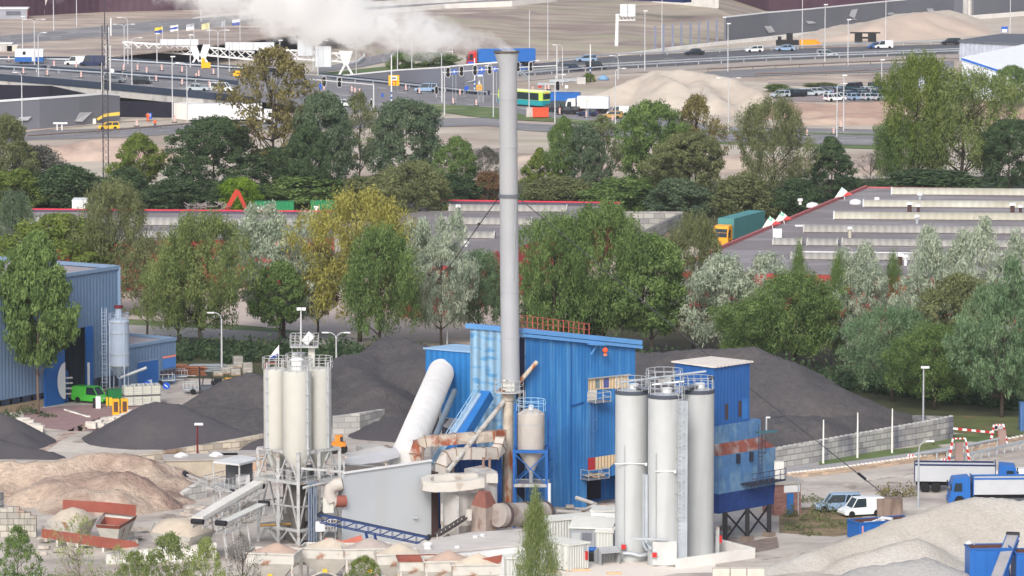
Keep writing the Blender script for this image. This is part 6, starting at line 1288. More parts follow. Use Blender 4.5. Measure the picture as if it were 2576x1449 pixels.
for (px,r,x0,x1,h,m_,l,nm) in [(247,1027,-.25,.3,1.35,WHITE,'white cabinet in front of the green van','cabinet'),(238,1026,-.2,.2,1.1,BLACK,'dark post box left of the white cabinet','cabinet'),(275,1020,-.35,.35,.95,YELL,'small yellow box between van and orange cabinets','box'),(118,1010,-.25,.25,.5,WHITE,'white bucket under the steel rack','bucket')]:
 p = P(px, r); solo(MB().box(p.x+x0,p.x+x1,p.y-.3,p.y+.3,0,h), nm, m_, l, nm)
rk = thing('steel_rack', 'blue cantilever rack with white beams in front of the hall door', 'rack', P(128,1012), .35);
for x in (-1.2,1.9): MB().box(x-.12,x+.12,-.1,.1,0,3.5).build('post', BLUE, rk)
for i, z in enumerate((.9,1.5,2.1,2.7)): MB().box(-2.6+i*.3,2.4,-.7,-.2,z,z+.14).build('shelf_beam', mat('beam_white', lin(206,206,210)), rk)
# small things in the yard
pal = None
for i, (px, r, h, l) in enumerate([(548,945,.6,'low grey slab pallet, first of the group by the thicket'),(570,940,.7,'slab pallet second of the group'),(592,944,.8,'slab pallet third in the group'),(598,925,1.4,'tall grey block pallet at the back'),(622,940,1.3,'block pallet at the right end of the group'),(575,930,.6,'low slab pallet at the back left')]):
 t = thing('stone_pallet', l, 'pallet', P(px, r), .2, 'pallets of grey stone slabs'); MB().box(-.55,.55,-.45,.45,.14,h).build('slabs', mat('slab_grey', lin(176,172,166), brick=(.5,.2,.03), mortar=.6), t); MB().box(-.6,.6,-.5,.5,0,.13).build('pallet', mat('wood', lin(150,124,96)), t)
for px, r, n_, w, c_, l in [(478,945,5,3.6,lin(146,96,72),'stack of rusty brown beams beside the annex'),(520,935,4,4.2,lin(150,158,166),'rack of grey steel pipes behind the trailer'),(448,935,4,2,lin(150,110,86),'small stack of brown timber at the annex corner')]:
 p = P(px, r); m = MB(); rs = random.Random(px)
 for i in range(n_*3): m.cbox((p.x+rs.uniform(-.3,.3), p.y+(i % 3)*.4, .1+.22*(i//3)), (w*rs.uniform(.8,1),.25,.14), rs.uniform(-.04,.04))
 solo(m, 'beam_stack', mat('stack_%d' % px, c_, var=.25, sc=1.5), l, 'beam stack')
def trailer(px, r, rz, label, L=3.4):
 t = thing('flat_trailer', label, 'trailer', P(px, r), rz, 'small grey trailers'); MB().box(-L/2,L/2,-.8,.8,.5,.62).build('bed', GALV, t); m = MB()
 for i in range(6): m.beam((-L/2+i*L/5,-.8,.6),(-L/2+i*L/5,-.8,1.3),.06); m.beam((-L/2+i*L/5,.8,.6),(-L/2+i*L/5,.8,1.3),.06)
 m.beam((-L/2,-.8,1.3),(L/2,-.8,1.3),.06); m.beam((-L/2,.8,1.3),(L/2,.8,1.3),.06); m.beam((L/2,0,.55),(L/2+1.2,0,.5),.08); m.build('side_rack', GALV, t); wheel_parts(t, [(0,-.85),(0,.85)], .32)
trailer(432,958,.25,'grey trailer with tall side racks by the roller door'); trailer(400,968,.2,'trailer with round blue signs in front of the roller door'); trailer(485,990,.1,'small trailer carrying a grey cage next to the forklift',2.2)
for px, r, l in [(372,968,'left round blue arrow sign lying on the trailer'),(420,972,'right round blue arrow sign lying on the trailer')]:
 t = thing('road_sign', l, 'road sign', P(px, r-0, .8), 0, 'round blue arrow signs'); MB().cyl((0,-1,.2),(0,-.95,.2),.42,n=18).build('disc', SB, t); MB().beam((-.2,-1.03,.35),(.15,-1.03,.05),.1).build('arrow', WHITE, t)
fk = thing('forklift', 'dark grey forklift standing left of the orange machine', 'forklift', P(525,993), .1); MB().box(-.9,.9,-.55,.55,.3,1.1).build('body', mat('fork_grey', lin(86,92,104)), fk)
for x in (-1.0,): MB().box(x-.1,x+.05,-.4,-.28,.1,3.2).box(x-.1,x+.05,.28,.4,.1,3.2).box(x-.08,x+.03,-.3,.3,1.6,1.75).build('mast', BLACK, fk)
m = MB();
for a, b in (((-.7,-.5,1.1),(-.6,-.5,2.1)),((.5,-.5,1.1),(.4,-.5,2.1)),((-.7,.5,1.1),(-.6,.5,2.1)),((.5,.5,1.1),(.4,.5,2.1))): m.beam(a, b, .07)
m.box(-.65,.45,-.5,.5,2.1,2.17); m.build('overhead_guard', BLACK, fk); wheel_parts(fk, [(-.6,-.55),(-.6,.55),(.6,-.5),(.6,.5)], .3)
om = thing('compressor', 'orange and black machine with rounded hood beside the dark heap', 'machine', P(566,992), .25); MB().lathe((0,0,0), [(0,0)]*2, 3) if 0 else None
MB().prism([(-.2,-.7),(1.6,-.7),(1.6,.7),(-.2,.7)], .4, 1.1).prism([(-.1,-.6),(1.45,-.6),(1.45,.6),(-.1,.6)], 1.1, 1.65).prism([(.1,-.45),(1.25,-.45),(1.25,.45),(.1,.45)], 1.65, 1.85).build('hood', OCB, om, 'auto'); MB().box(-1.5,-.2,-.7,.7,.5,1.55).box(-1.2,-.4,-.5,.5,1.55,1.9).build('engine', BLACK, om); MB().beam((-2,-.7,.3),(.2,-.7,.3),.12).beam((-2,-.7,.3),(-1.2,-.7,1.0),.1).build('frame', OCB, om); wheel_parts(om, [(.7,-.75),(.7,.75)], .32)
rb = MB(); rs = random.Random(3)
for i in range(34):
 t_ = rs.random(); p = P(225+t_*115+rs.uniform(-8,8), 1082-t_*30+rs.uniform(-6,6)); rb.cbox((p.x,p.y,.2+rs.uniform(0,.5)), (rs.uniform(.6,1.4),rs.uniform(.5,.8),rs.uniform(.4,.6)), rs.uniform(-.4,.4))
solo(rb, 'broken_block_wall', mat('block_loose', lin(206,200,192), var=.15, sc=1), 'tumbled row of pale concrete blocks before the dark cone heap', 'block wall')
rb = MB()
for i in range(16): t_ = rs.random(); p = P(50+t_*50, 1062+t_*28+rs.uniform(-5,5)); rb.cbox((p.x,p.y,.3+rs.uniform(0,.4)), (1.2,.6,.5), rs.uniform(-.3,.3))
solo(rb, 'broken_block_wall', mat('block_loose', (0,0,0)), 'few pale blocks beside the dark heap at the left edge', 'block wall')
rb = MB()
for i in range(40): t_ = i/40; p = P(165+t_*60, 1032+t_*18); rb.cbox((p.x,p.y,.08), (.35,.25,.16), t_*3)
solo(rb, 'kerb_stones', CONCW, 'line of small white kerb stones before the hall', 'kerb stones')
# ---------------------------------------------------------------- asphalt plant: main building
def pxof(p): return W2 + FPX * p.x / (p.y*CP + (CH-p.z)*SP)
def zp(p, py): d = ray(W2, py); return CH + d.z * p.y / d.y
def toward(K, deg, px):
 a = math.radians(deg); d = Vector((math.cos(a), math.sin(a), 0)); lo, hi = -60., 90.; s = 1 if d.x > 0 else -1
 for _ in range(50):
  m_ = (lo+hi)/2
  if (pxof(K + d*m_) - px) * s < 0: lo = m_
  else: hi = m_
 return K + d*lo
def face(t, name, K, deg, quad, m, off=.06, th=None):      # polygon on the vertical wall through K seen at pixels
 a = math.radians(deg); n = Vector((math.sin(a), -math.cos(a), 0)); vs = []
 for x, y in quad:
  p = toward(K, deg, x); vs.append(Vector((p.x, p.y, zp(p, y))) + n*off)
 if th:
  k = len(vs); b = [v + n*th for v in vs]; return MB().add(vs+b, [tuple(range(k))[::-1], tuple(range(k,2*k))] + [(i,(i+1) % k,k+(i+1) % k,k+i) for i in range(k)]).build(name, m, t)
 return MB().add(vs, [tuple(range(len(vs)))]).build(name, m, t)
PB = mat('plant_blue', lin(48,118,184), rough=.5, var=.06, sc=.4, bump=.22, corr=.42, ccol=.05, c2=lin(84,146,200), amt=.4, c2s=1.2, st=(1,1,.06), c3=lin(36,94,158), amt3=.42, c3s=.12, soft=.12)
PBW = mat('plant_blue_faded', lin(136,172,200), rough=.6, var=.1, sc=1.5, corr=.5, ccol=.28, c2=lin(88,146,194), amt=.42, c2s=1.0, st=(.5,.5,1.6), soft=.05)
PBL = mat('eave_lightblue', lin(96,152,210), rough=.5, var=.06)
K0 = P(1322,1300); K1 = toward(K0,40,1597); K2 = toward(K0,135,1183)
mb_ = thing('plant_building', 'large blue corrugated plant building with slanted eave behind the chimney', 'building')
z0_, z1_, z2_ = zp(K0,832), zp(K1,860), zp(K2,820); K3 = K1 + (K2-K0)
def quadw(p, q, zp_, zq_, zb=0.0): return [(p.x,p.y,zb),(q.x,q.y,zb),(q.x,q.y,zq_),(p.x,p.y,zp_)]
Nx = toward(K0,40,1476)
nrm40 = Vector((math.cos(math.radians(130)), math.sin(math.radians(130)), 0))
zN = z0_ + (z1_-z0_)*((Nx-K0).length/(K1-K0).length)
m = MB(); m.add(quadw(K0,Nx,z0_,zN), [(0,1,2,3)]); zr = zp(Nx,1205); m.add([(Nx.x,Nx.y,zr),(K1.x,K1.y,zr),(K1.x,K1.y,z1_),(Nx.x,Nx.y,zN)], [(0,1,2,3)])
m.add(quadw(Nx+nrm40*3,K1+nrm40*3,zr,zr), [(0,1,2,3)]); m.add([Vector((p.x,p.y,zr)) for p in (Nx,K1,K1+nrm40*3,Nx+nrm40*3)], [(0,1,2,3)]); m.add(quadw(Nx,Nx+nrm40*3,zr,zr), [(0,1,2,3)])
m.add(quadw(K1,K3,z1_,z1_), [(0,1,2,3)]); m.add(quadw(K3,K2,z1_,z2_), [(0,1,2,3)]); m.build('wall', PB, mb_)
MB().add(quadw(K2,K0,z2_,z0_), [(0,1,2,3)]).build('faded_wall', PBW, mb_)
MB().add([Vector((K0.x,K0.y,z0_-.1)),Vector((K1.x,K1.y,z1_-.1)),Vector((K3.x,K3.y,z1_-.1)),Vector((K2.x,K2.y,z2_-.1))], [(0,1,2,3)]).build('roof', PBL, mb_)
m = MB(); a, b, c = Vector((K0.x,K0.y,z0_)), Vector((K1.x,K1.y,z1_)), Vector((K2.x,K2.y,z2_)); nf = -nrm40
e40 = (b-a).normalized(); m.beam(a-e40*.5+nf*.15, b+e40*.6+nf*.15, .5, .45); m.beam(a-e40*.5+nf*.3+Vector((0,0,-.45)), b+e40*.6+nf*.3+Vector((0,0,-.45)), .3, .3); m.beam(a, c+(c-a).normalized()*.4, .5, .45); m.build('eave', PBL, mb_)
face(mb_, 'painted_shadow_gap', K0, 135, [(1300,1240),(1321,1262),(1321,850),(1300,846)], mat('shadow_gap_navy', lin(20,28,60)), -.08)  # shadow gap beside the chimney, painted as a navy strip on the wall
BEI = mat('patch_beige', lin(214,190,156), var=.1, corr=.4, ccol=.06);
fb = face(mb_, 'beige_panel', K0, 40, [(1478,981),(1579,975),(1579,942),(1478,953)], BEI); face(mb_, 'beige_panel', K0, 40, [(1478,1008),(1500,1006),(1500,980),(1478,982)], mat('patch_cream', lin(214,208,196), var=.05), .05)
face(mb_, 'window', K0, 40, [(1497,977),(1507,976),(1507,953),(1497,954)], mat('win_grey', lin(120,136,140)), .08); face(mb_, 'window', K0, 40, [(1516,976),(1530,974),(1530,950),(1516,952)], mat('win_violet', lin(84,92,150)), .08); face(mb_, 'ledge', K0, 40, [(1476,954),(1581,942),(1581,940),(1476,951)], GALV, .1, .2)
face(mb_, 'red_panel', K0, 40, [(1478,1184),(1496,1182),(1496,1150),(1478,1152)], mat('panel_red', lin(172,52,62))); face(mb_, 'beige_panel', K0, 40, [(1496,1182),(1530,1178),(1551,1158),(1551,1142),(1496,1150)], BEI)
face(mb_, 'door_frame', K0, 40, [(1432,1022),(1466,1012),(1466,1010),(1432,1020)], mat('seam_blue', lin(20,80,150)), .08, .1)
for x in (1434, 1466): face(mb_, 'wall_seam', K0, 40, [(x,1285),(x+2.4,1285),(x+2.4,850),(x,848)], mat('seam_blue', (0,0,0)) if x == 1434 else PB, .07)
face(mb_, 'dark_recess', K0, 40, [(1478,1272),(1560,1262),(1560,1208),(1478,1216)], mat('recess_dark', lin(34,34,50), var=.4, sc=1, c2=lin(92,70,72), amt=.35, c2s=.6), -2.9)
br_ = face(mb_, 'hoist_bracket', K0, 40, [(1473,866),(1506,867),(1506,864),(1473,863)], PBL, .1, 1.0); face(mb_, 'hoist_brace', K0, 40, [(1474,890),(1476,890),(1490,868),(1487,868)], PBL, .6, .15)
ob = thing('orange_hoist', 'small orange hoist hanging on the right face of the blue building', 'hoist'); c = toward(K0,40,1505) - nrm40*1.0; MB().lathe((c.x,c.y,zp(c,881)), [(.05,-.28),(.25,-.15),(.29,0),(.22,.18),(.05,.28)], 14).build('body', mat('hoist_orange', lin(240,96,56)), ob, True); MB().cyl((c.x,c.y,zp(c,881)+.2),(c.x,c.y,zp(c,866)),.04,n=6).build('chain', BLACK, ob); MB().cbox((c.x,c.y,zp(c,892)), (.35,.3,.25)).build('hook_block', mat('hook_brown', lin(196,120,84)), ob)
# balconies on the wall
def balcony(x0, x1, y, h, label, fill=None):
 t = thing('balcony', label, 'balcony'); p, q = toward(K0,40,x0), toward(K0,40,x1); z = zp(p, y); o = -nrm40
 A_, B_, C_, D_ = [Vector((v.x,v.y,z)) for v in (p, q, q+o*1.2, p+o*1.2)]
 MB().add([A_,B_,C_,D_]+[v+Vector((0,0,.12)) for v in (A_,B_,C_,D_)], [(0,1,2,3),(7,6,5,4),(0,4,5,1),(1,5,6,2),(2,6,7,3),(3,7,4,0)]).build('deck', mat('deck_grey', lin(122,124,136)), t)
 m = MB()
 for zz in (.5, 1.0):
  up = Vector((0,0,zz)); m.beam(A_+up,D_+up,.06); m.beam(D_+up,C_+up,.06); m.beam(C_+up,B_+up,.06)
 for v in (A_,B_,C_,D_,(C_+D_)/2): m.beam(v, v+Vector((0,0,1)), .06)
 m.build('railing', GALV, t)
 if fill:
  r_ = random.Random(5); s = MB()
  for i in range(8): c = A_.lerp(C_, .3+.4*r_.random()); s.cbox((c.x,c.y,z+.25+.12*(i//3)), (.9,.5,.16), r_.random())
  s.build('stored_boards', fill, t)
balcony(1461,1512,1206,1,'lower balcony with stacked boards on the right face of the blue building', mat('boards', lin(196,176,150), var=.2, sc=3)); balcony(1478,1516,1012,1,'upper small balcony under the beige panel of the blue building')
t = thing('wall_ladder', 'dark ladder on the blue wall under the upper balcony', 'ladder'); c = toward(K0,40,1482) - nrm40*.4; ladder(t, (c.x,c.y,0), zp(c,1135), zp(c,1012), math.radians(40), True, mat('ladder_blue', lin(70,110,160)))
rr_ = thing('roof_railing', 'rusty red railing along the front of the blue building roof', 'railing'); m = MB(); pA, pB = toward(K0,40,1300), toward(K0,40,1481); zA, zB = zp(pA,826), zp(pB,848); RR = mat('rail_red', lin(160,84,74), var=.2, sc=2)
for h in (.15,.75,1.35): m.beam(Vector((pA.x,pA.y,zA+h)), Vector((pB.x,pB.y,zB+h*.95)), .07)
m.build('rails', RR, rr_)
for i in range(15):
 q = pA.lerp(pB, i/14); z = zA+(zB-zA)*i/14; o = MB().beam(Vector((q.x,q.y,z-.2)), Vector((q.x,q.y,z+1.35)), .1).build('post', RR, rr_)
# far box tower at the end of the ribbed gallery
bt_ = thing('box_tower', 'plain blue box tower at the upper end of the white ribbed gallery', 'building')
B0 = P(1071,1046); B1 = P(1186,1056); zt_ = zp(B0,878); B3 = P(1146,1036); B2 = B1+(B3-B0)
m = MB();
for p, q in ((B0,B1),(B1,B2),(B2,B3),(B3,B0)): m.add(quadw(p,q,zt_,zt_), [(0,1,2,3)])
m.build('wall', mat('plant_blue_plain', lin(44,122,190), rough=.5, var=.05, corr=.5, ccol=.07), bt_); o_ = (B0+B2)/2
MB().prism([v+(v-o_).normalized()*.3 for v in (B0,B1,B2,B3)], zt_, zt_+.15).build('roof', mat('roof_paleblue', lin(150,186,220), rough=.5, var=.05), bt_)
# ribbed gallery
RIB = mat('ribbed_white', lin(214,214,214), rough=.45, var=.08, sc=.5, c2=lin(170,140,118), amt=.3, c2s=.12, st=(1,1,1))
rg = thing('ribbed_gallery', 'long white ribbed tube gallery climbing to the blue box tower', 'gallery'); p0, p1 = Q(1016,1160,1335), Q(1110,936,1050); d = p1-p0; n = 56; m = MB(); pts = []; rs_ = []
for i in range(n*2): pts.append(p0 + d*(i/(n*2-1))); rs_.append(1.48 if i % 2 else 1.08)
m.tube(pts, rs_, 26); m.build('shell', RIB, rg)
for f in (.25,.5,.75):
 q = p0+d*f; m = MB();
 for s in (-.9,.9): m.beam((q.x+s,q.y,0),(q.x+s*.8,q.y,q.z-1.2),.25)
 m.beam((q.x-.9,q.y,q.z-1.4),(q.x+.9,q.y,q.z-1.4),.25); m.beam((q.x-.9,q.y,.3),(q.x+.9,q.y,q.z-1.6),.12); m.build('trestle', STEEL, rg)
gp = MB(); gp.cyl(Q(1143,984,1090),Q(1090,1112,1325),.3,n=12); solo(gp, 'grey_pipe', mat('pipe_grey', lin(128,142,156)), 'straight grey pipe running under the white ribbed gallery', 'pipe', smooth='auto')
# blue inclined conveyor with walkway
bc = thing('inclined_conveyor', 'blue boxed conveyor climbing beside the faded blue wall', 'conveyor'); a, b = Q(1226,992,1297), Q(1120,1168,1322); MB().beam(a, b, 1.1, 1.0).build('casing', mat('conveyor_blue', lin(40,110,180), var=.1, sc=1), bc); MB().beam(a+Vector((-.9,-.3,.1)), b+Vector((-1.2,-.3,.1)), .8, .15).build('walkway', mat('walk_pale', lin(150,176,200)), bc)
m = MB()
for h in (.6,1.1): m.beam(a+Vector((-.9,-.5,h)), b+Vector((-1.2,-.5,h)), .05)
for i in range(9): q = a.lerp(b, i/8)+Vector((-1,-.5,0)); m.beam(q, q+Vector((0,0,1.1)), .05)
m.build('railing', mat('rail_paleblue', lin(150,190,224)), bc)
# ---------------------------------------------------------------- chimney
chm = thing('chimney', 'very tall pale grey steel chimney with smoke at its flared top', 'chimney'); row = 1308
CHM = mat('chimney_grey', lin(172,175,181), rough=.4, metal=.1, var=.05, sc=.3, c2=lin(166,168,172), amt=.4, c2s=.2, st=(1,1,.2))
q = lambda x, y: Q(x, y, row)
rr = 23.5/S(row); m = MB(); m.tube([q(1284.5,984), q(1281,640), q(1279,400), q(1278,165), q(1274,132)], [rr,rr*.99,rr*.97,rr*.97,rr*1.3], 32); m.build('shaft', CHM, chm, 'auto')
for y in (250,370,620,735,850): c = q(1278+(y-165)*.008, y); MB().lathe((c.x,c.y,c.z), [(rr*1.02,-.05),(rr*1.02,.05)], 32).build('joint_band', mat('band_grey', lin(168,170,176), metal=.1), chm, 'auto')
c = q(1280,492); MB().lathe(c, [(rr*1.1,-.16),(rr*1.12,.16)], 32).build('guy_collar', mat('collar_dark', lin(104,108,116)), chm, 'auto')
c = q(1274,130); MB().lathe(c, [(rr*1.36,-.1),(rr*1.4,.06)], 32).build('rim', mat('rim_brown', lin(92,84,80)), chm, 'auto')
RST = mat('rusty_column', lin(196,186,172), rough=.8, var=.15, sc=1.5, c2=lin(166,96,52), amt=.45, c2s=.9, st=(1,1,.4), soft=.06)
MB().tube([q(1277,1262), q(1278,986)], .5, 20).build('rusty_base_pipe', RST, chm, 'auto'); MB().tube([P(1277,row)+Vector((0,0,0)), q(1277,1262)], .48, 20).build('foot', mat('foot_grey', lin(150,156,166)), chm, 'auto')
MB().lathe(q(1278,1000), [(.5,-.3),(.62,-.25),(.62,.2),(rr*.9,.75),(rr,.9)], 24).build('reducer', RST, chm, 'auto')
pf = q(1280,985); MB().lathe(pf, [(1.45,-.05),(1.45,.08)], 16).build('platform', STEEL, chm); rail_ring(chm, (pf.x,pf.y,0), 1.4, pf.z, 1.1, 9, STEEL)
ec = MB(); ec.cbox((pf.x+.1,pf.y-.9,pf.z+.6), (.9,.5,.9)); ec.cyl(pf+Vector((-.4,-1,.3)), pf+Vector((-.4,-1,1.3)), .22, n=10); ec.build('sampling_box', mat('box_pale', lin(206,206,200)), chm)
ladder(chm, (pf.x+1.2,pf.y-.6,0), zp(P(1284,row),1100), pf.z+.2, .3, True, STEEL)
MB().cyl(q(1292,700)+Vector((0,-rr,0)), q(1298,505)+Vector((0,-rr*.9,0)), .04, n=5).build('conduit', GALV, chm)
for x, y, ex, er, l in [(1305,498,2232,1282,'long guy wire from the chimney collar down to the concrete block on the right'),(1258,492,1046,775,'guy wire from the chimney collar running down to the left')]:
 t = thing('guy_wire', l, 'cable', (0,0,0), 0, 'guy wires of the chimney'); a = q(x,y); b = P(ex, er) if x == 1258 else Q(ex,1250,1290); MB().tube([a, a.lerp(b,.5)+Vector((0,0,-.35)), b], .05, 5).build('wire', mat('wire_dark', lin(70,70,74)), t); c = a.lerp(b, .93 if x > 1300 else .2); MB().cyl(c-(b-a).normalized()*.5, c+(b-a).normalized()*.5, .14, n=8).build('insulator', BLACK, t)
cb = P(2236,1296); t = thing('anchor_block', 'brown stained concrete anchor block beside the white van', 'block', cb, .1); MB().box(-1.3,1.2,-.9,.9,0,zp(cb,1252)).build('block', mat('conc_brown', lin(136,120,110), var=.15, sc=1, c2=lin(104,88,80), amt=.45, c2s=1, st=(1,1,.2)), t)
t = thing('diagonal_pipe', 'weathered pipe entering the blue building right of the chimney', 'pipe'); MB().cyl(Q(1303,965,1306), Q(1350,911,1299), .22, n=12).build('pipe', RST, t, 'auto')
t = thing('slanting_pipe', 'long pale pipe slanting from the chimney foot down to the filter', 'pipe'); MB().cyl(Q(1266,1012,1310), Q(1126,1186,1345), .24, n=12).build('pipe', mat('pipe_pale', lin(178,176,172), var=.15, sc=1.2, c2=lin(140,128,118), amt=.4, c2s=1), t, 'auto')
# ---------------------------------------------------------------- ducts
RDC = mat('duct_rusty', lin(194,184,172), var=.12, sc=1, c2=lin(150,84,62), amt=.47, c2s=.5, soft=.04, c3=lin(170,158,146), amt3=.45, c3s=1.2)
PDC = mat('duct_pale', lin(190,184,178), var=.1, sc=1, c2=lin(138,120,110), amt=.35, c2s=.5)
def duct(name, label, pts, w, h, m, flange=True):
 t = thing(name, label, 'duct'); b = MB(); n = len(pts)
 vs = []
 for i, p in enumerate(pts):
  d = (pts[min(i+1,n-1)] - pts[max(i-1,0)]).normalized(); side = d.cross(Vector((0,0,1))); side = side.normalized() if side.length > .1 else Vector((0,1,0))
  if abs(d.z) > .9: side = Vector((0,1,0))
  if i and side.dot(ls_) < 0: side = -side
  ls_ = side; up = side.cross(d).normalized()
  vs += [p-side*w/2-up*h/2, p+side*w/2-up*h/2, p+side*w/2+up*h/2, p-side*w/2+up*h/2]
 b.add(vs, [(i*4+k, i*4+4+k, i*4+4+(k+1) % 4, i*4+(k+1) % 4) for i in range(n-1) for k in range(4)] + [(0,1,2,3), tuple((n-1)*4+k for k in (3,2,1,0))]); b.build('duct_body', m, t)
 if flange:
  for i in range(0, n):
   f = MB(); c = vs[i*4:i*4+4]; o = sum(c, Vector())/4;
   for k in range(4): f.beam(o+(c[k]-o)*1.05, o+(c[(k+1) % 4]-o)*1.05, .09)
   f.build('flange', mat('flange_brown', lin(140,118,104)), t)
 return t
r_ = 1330
duct('rusty_duct', 'upper rusty box duct with a curved left end leading to the chimney foot', [Q(1048,1162,r_+4),Q(1044,1140,r_+4),Q(1052,1118,r_+3),Q(1070,1110,r_+3),Q(1100,1108,r_+2),Q(1145,1104,r_),Q(1190,1101,r_-4),Q(1240,1097,r_-8),Q(1264,1095,r_-12)], .9, 1.0, RDC)
duct('pale_duct', 'lower pale box duct with a curved left end under the rusty one', [Q(1108,1192,r_+8),Q(1110,1168,r_+8),Q(1124,1148,r_+6),Q(1145,1142,r_+5),Q(1180,1140,r_+3),Q(1215,1141,r_),Q(1245,1140,r_-4),Q(1258,1125,r_-6),Q(1258,1104,r_-8)], .9, 1.1, PDC)
for k, (x, y0) in enumerate([(1216,1150),(1140,1160),(1232,1152),(1064,1124)]):
 p = P(x, 1338); solo(MB().cyl(p, Vector((p.x,p.y,zp(p,y0))), .13, n=8), 'duct_support', mat('support_brown', lin(140,118,110)), ['thin brown post under the right part of the pale duct','thin post under the left bend of the pale duct','second thin post under the right part of the pale duct','thin post under the bend of the rusty duct'][k], 'post', 'posts under the ducts')
# U duct + filter house
uf = thing('filter_house', 'pale filter housing with a horseshoe shaped duct on top', 'filter'); a = [Q(1250,1204,1350),Q(1190,1206,1352),Q(1120,1208,1354),Q(1085,1212,1356),Q(1070,1219,1360),Q(1074,1226,1364),Q(1095,1230,1367),Q(1140,1228,1366),Q(1180,1224,1364),Q(1215,1218,1362)]
hh = 24/S(1360); b = MB(); n = len(a); vs = []
for i, p in enumerate(a):
 d = (a[min(i+1,n-1)]-a[max(i-1,0)]); d.z = 0; d.normalize(); sd = Vector((-d.y,d.x,0)) * .45; zc = zp(p, [1190,1190,1192,1196,1202,1210,1213,1211,1207,1201][i]);
 for s, z in ((-1,zc-hh*1.0),(1,zc-hh*1.0),(1,zc),(-1,zc)): vs.append(Vector((p.x,p.y,0))+sd*s+Vector((0,0,z)))
b.add(vs, [(i*4+k,i*4+4+k,i*4+4+(k+1) % 4,i*4+(k+1) % 4) for i in range(n-1) for k in range(4)]+[(0,1,2,3),tuple((n-1)*4+k for k in (3,2,1,0))]); b.build('horseshoe_duct', mat('duct_white', lin(204,200,194), var=.1, sc=.8, c2=lin(160,146,134), amt=.35, c2s=.7), uf, 'auto')
f0_ = P(1108,1356); f1_ = P(1176,1366); f2_ = P(1250,1344);
FIL = mat('filter_pale', lin(186,184,182), var=.1, sc=.6, c2=lin(146,130,120), amt=.4, c2s=.5, st=(1,1,.3), corr=1.2, ccol=.04)
poly_ = [f0_, P(1150,1364), P(1206,1356), P(1168,1342)]; zt2 = zp(f0_,1238); zb2 = zp(f0_,1318); MB().prism(poly_, zb2, zt2).build('lower_box', FIL, uf)
cn = sum((Vector(p) for p in poly_), Vector())/4; MB().add([(p.x,p.y,zb2) for p in poly_]+[(cn.x+(p.x-cn.x)*.35,cn.y+(p.y-cn.y)*.35,zb2-1.5) for p in poly_], [(0,1,5,4),(1,2,6,5),(2,3,7,6),(3,0,4,7),(4,5,6,7)]).build('hopper', FIL, uf)
MB().prism([P(1206,1356),P(1251,1348),P(1215,1330),P(1168,1340)], 1.2, zp(P(1251,1348),1186)).build('upper_box', FIL, uf)
for x, r0 in ((1112,1360),(1152,1368),(1206,1360)): p = P(x, r0); MB().beam(p, Vector((p.x,p.y,zt2)), .16).build('leg', STEEL, uf)
t = thing('feed_conveyor', 'small conveyor with a pale head in front of the filter housing', 'conveyor'); a, b = Q(1100,1345,1385), Q(1172,1300,1372); MB().beam(a,b,.7,.2).build('belt', mat('belt_dark', lin(70,66,66)), t); m = MB(); m.beam(a+Vector((0,-.4,-.35)), b+Vector((0,-.4,-.35)), .12); m.beam(a+Vector((0,.4,-.35)), b+Vector((0,.4,-.35)), .12)
for i in range(8): c = a.lerp(b,i/7); m.beam(c+Vector((0,-.4,-.35)), c+Vector((0,-.4,.15)), .07)
m.build('frame', PDC, t); MB().cbox(b+Vector((.3,0,.2)), (.5,.7,1.0)).build('head', PDC, t)
# hood + drum
dh = thing('rotary_drum', 'grey rotary drum with a brown pyramid hood in front of the blue frame', 'drum'); c0_ = Q(1252,1296,1372); c1_ = Q(1372,1292,1350); rd = 1.12; MB().tube([c0_, c0_.lerp(c1_,.3), c0_.lerp(c1_,.3), c1_], rd, 28).build('shell', mat('drum_grey', lin(168,160,156), var=.15, sc=.7, c2=lin(128,112,106), amt=.42, c2s=.6), dh, 'auto')
for f in (.12,.55,.97): c = c0_.lerp(c1_,f); dd = (c1_-c0_).normalized()*.14; MB().cyl(c-dd, c+dd, rd*1.1, n=28).build('tyre_ring', mat('ring_dark', lin(86,74,74)), dh, 'auto')
hp0 = P(1187,1370); g = [P(1185,1366),P(1222,1376),P(1250,1366),P(1212,1356)]; zb3, zm, ztt = 1.0, zp(hp0,1274), zp(hp0,1240); cn = sum((Vector(p) for p in g), Vector())/4
MB().prism(g, zb3, zm).build('hood_box', mat('hood_pale', lin(172,158,150), var=.15, sc=1, c2=lin(130,104,94), amt=.4, c2s=.8), dh); MB().add([(p.x,p.y,zm) for p in g]+[(cn.x+(p.x-cn.x)*.5,cn.y+(p.y-cn.y)*.5,ztt) for p in g], [(0,1,5,4),(1,2,6,5),(2,3,7,6),(3,0,4,7),(4,5,6,7)]).build('pyramid_hood', mat('hood_brown', lin(140,92,82), var=.15, sc=1.2), dh)
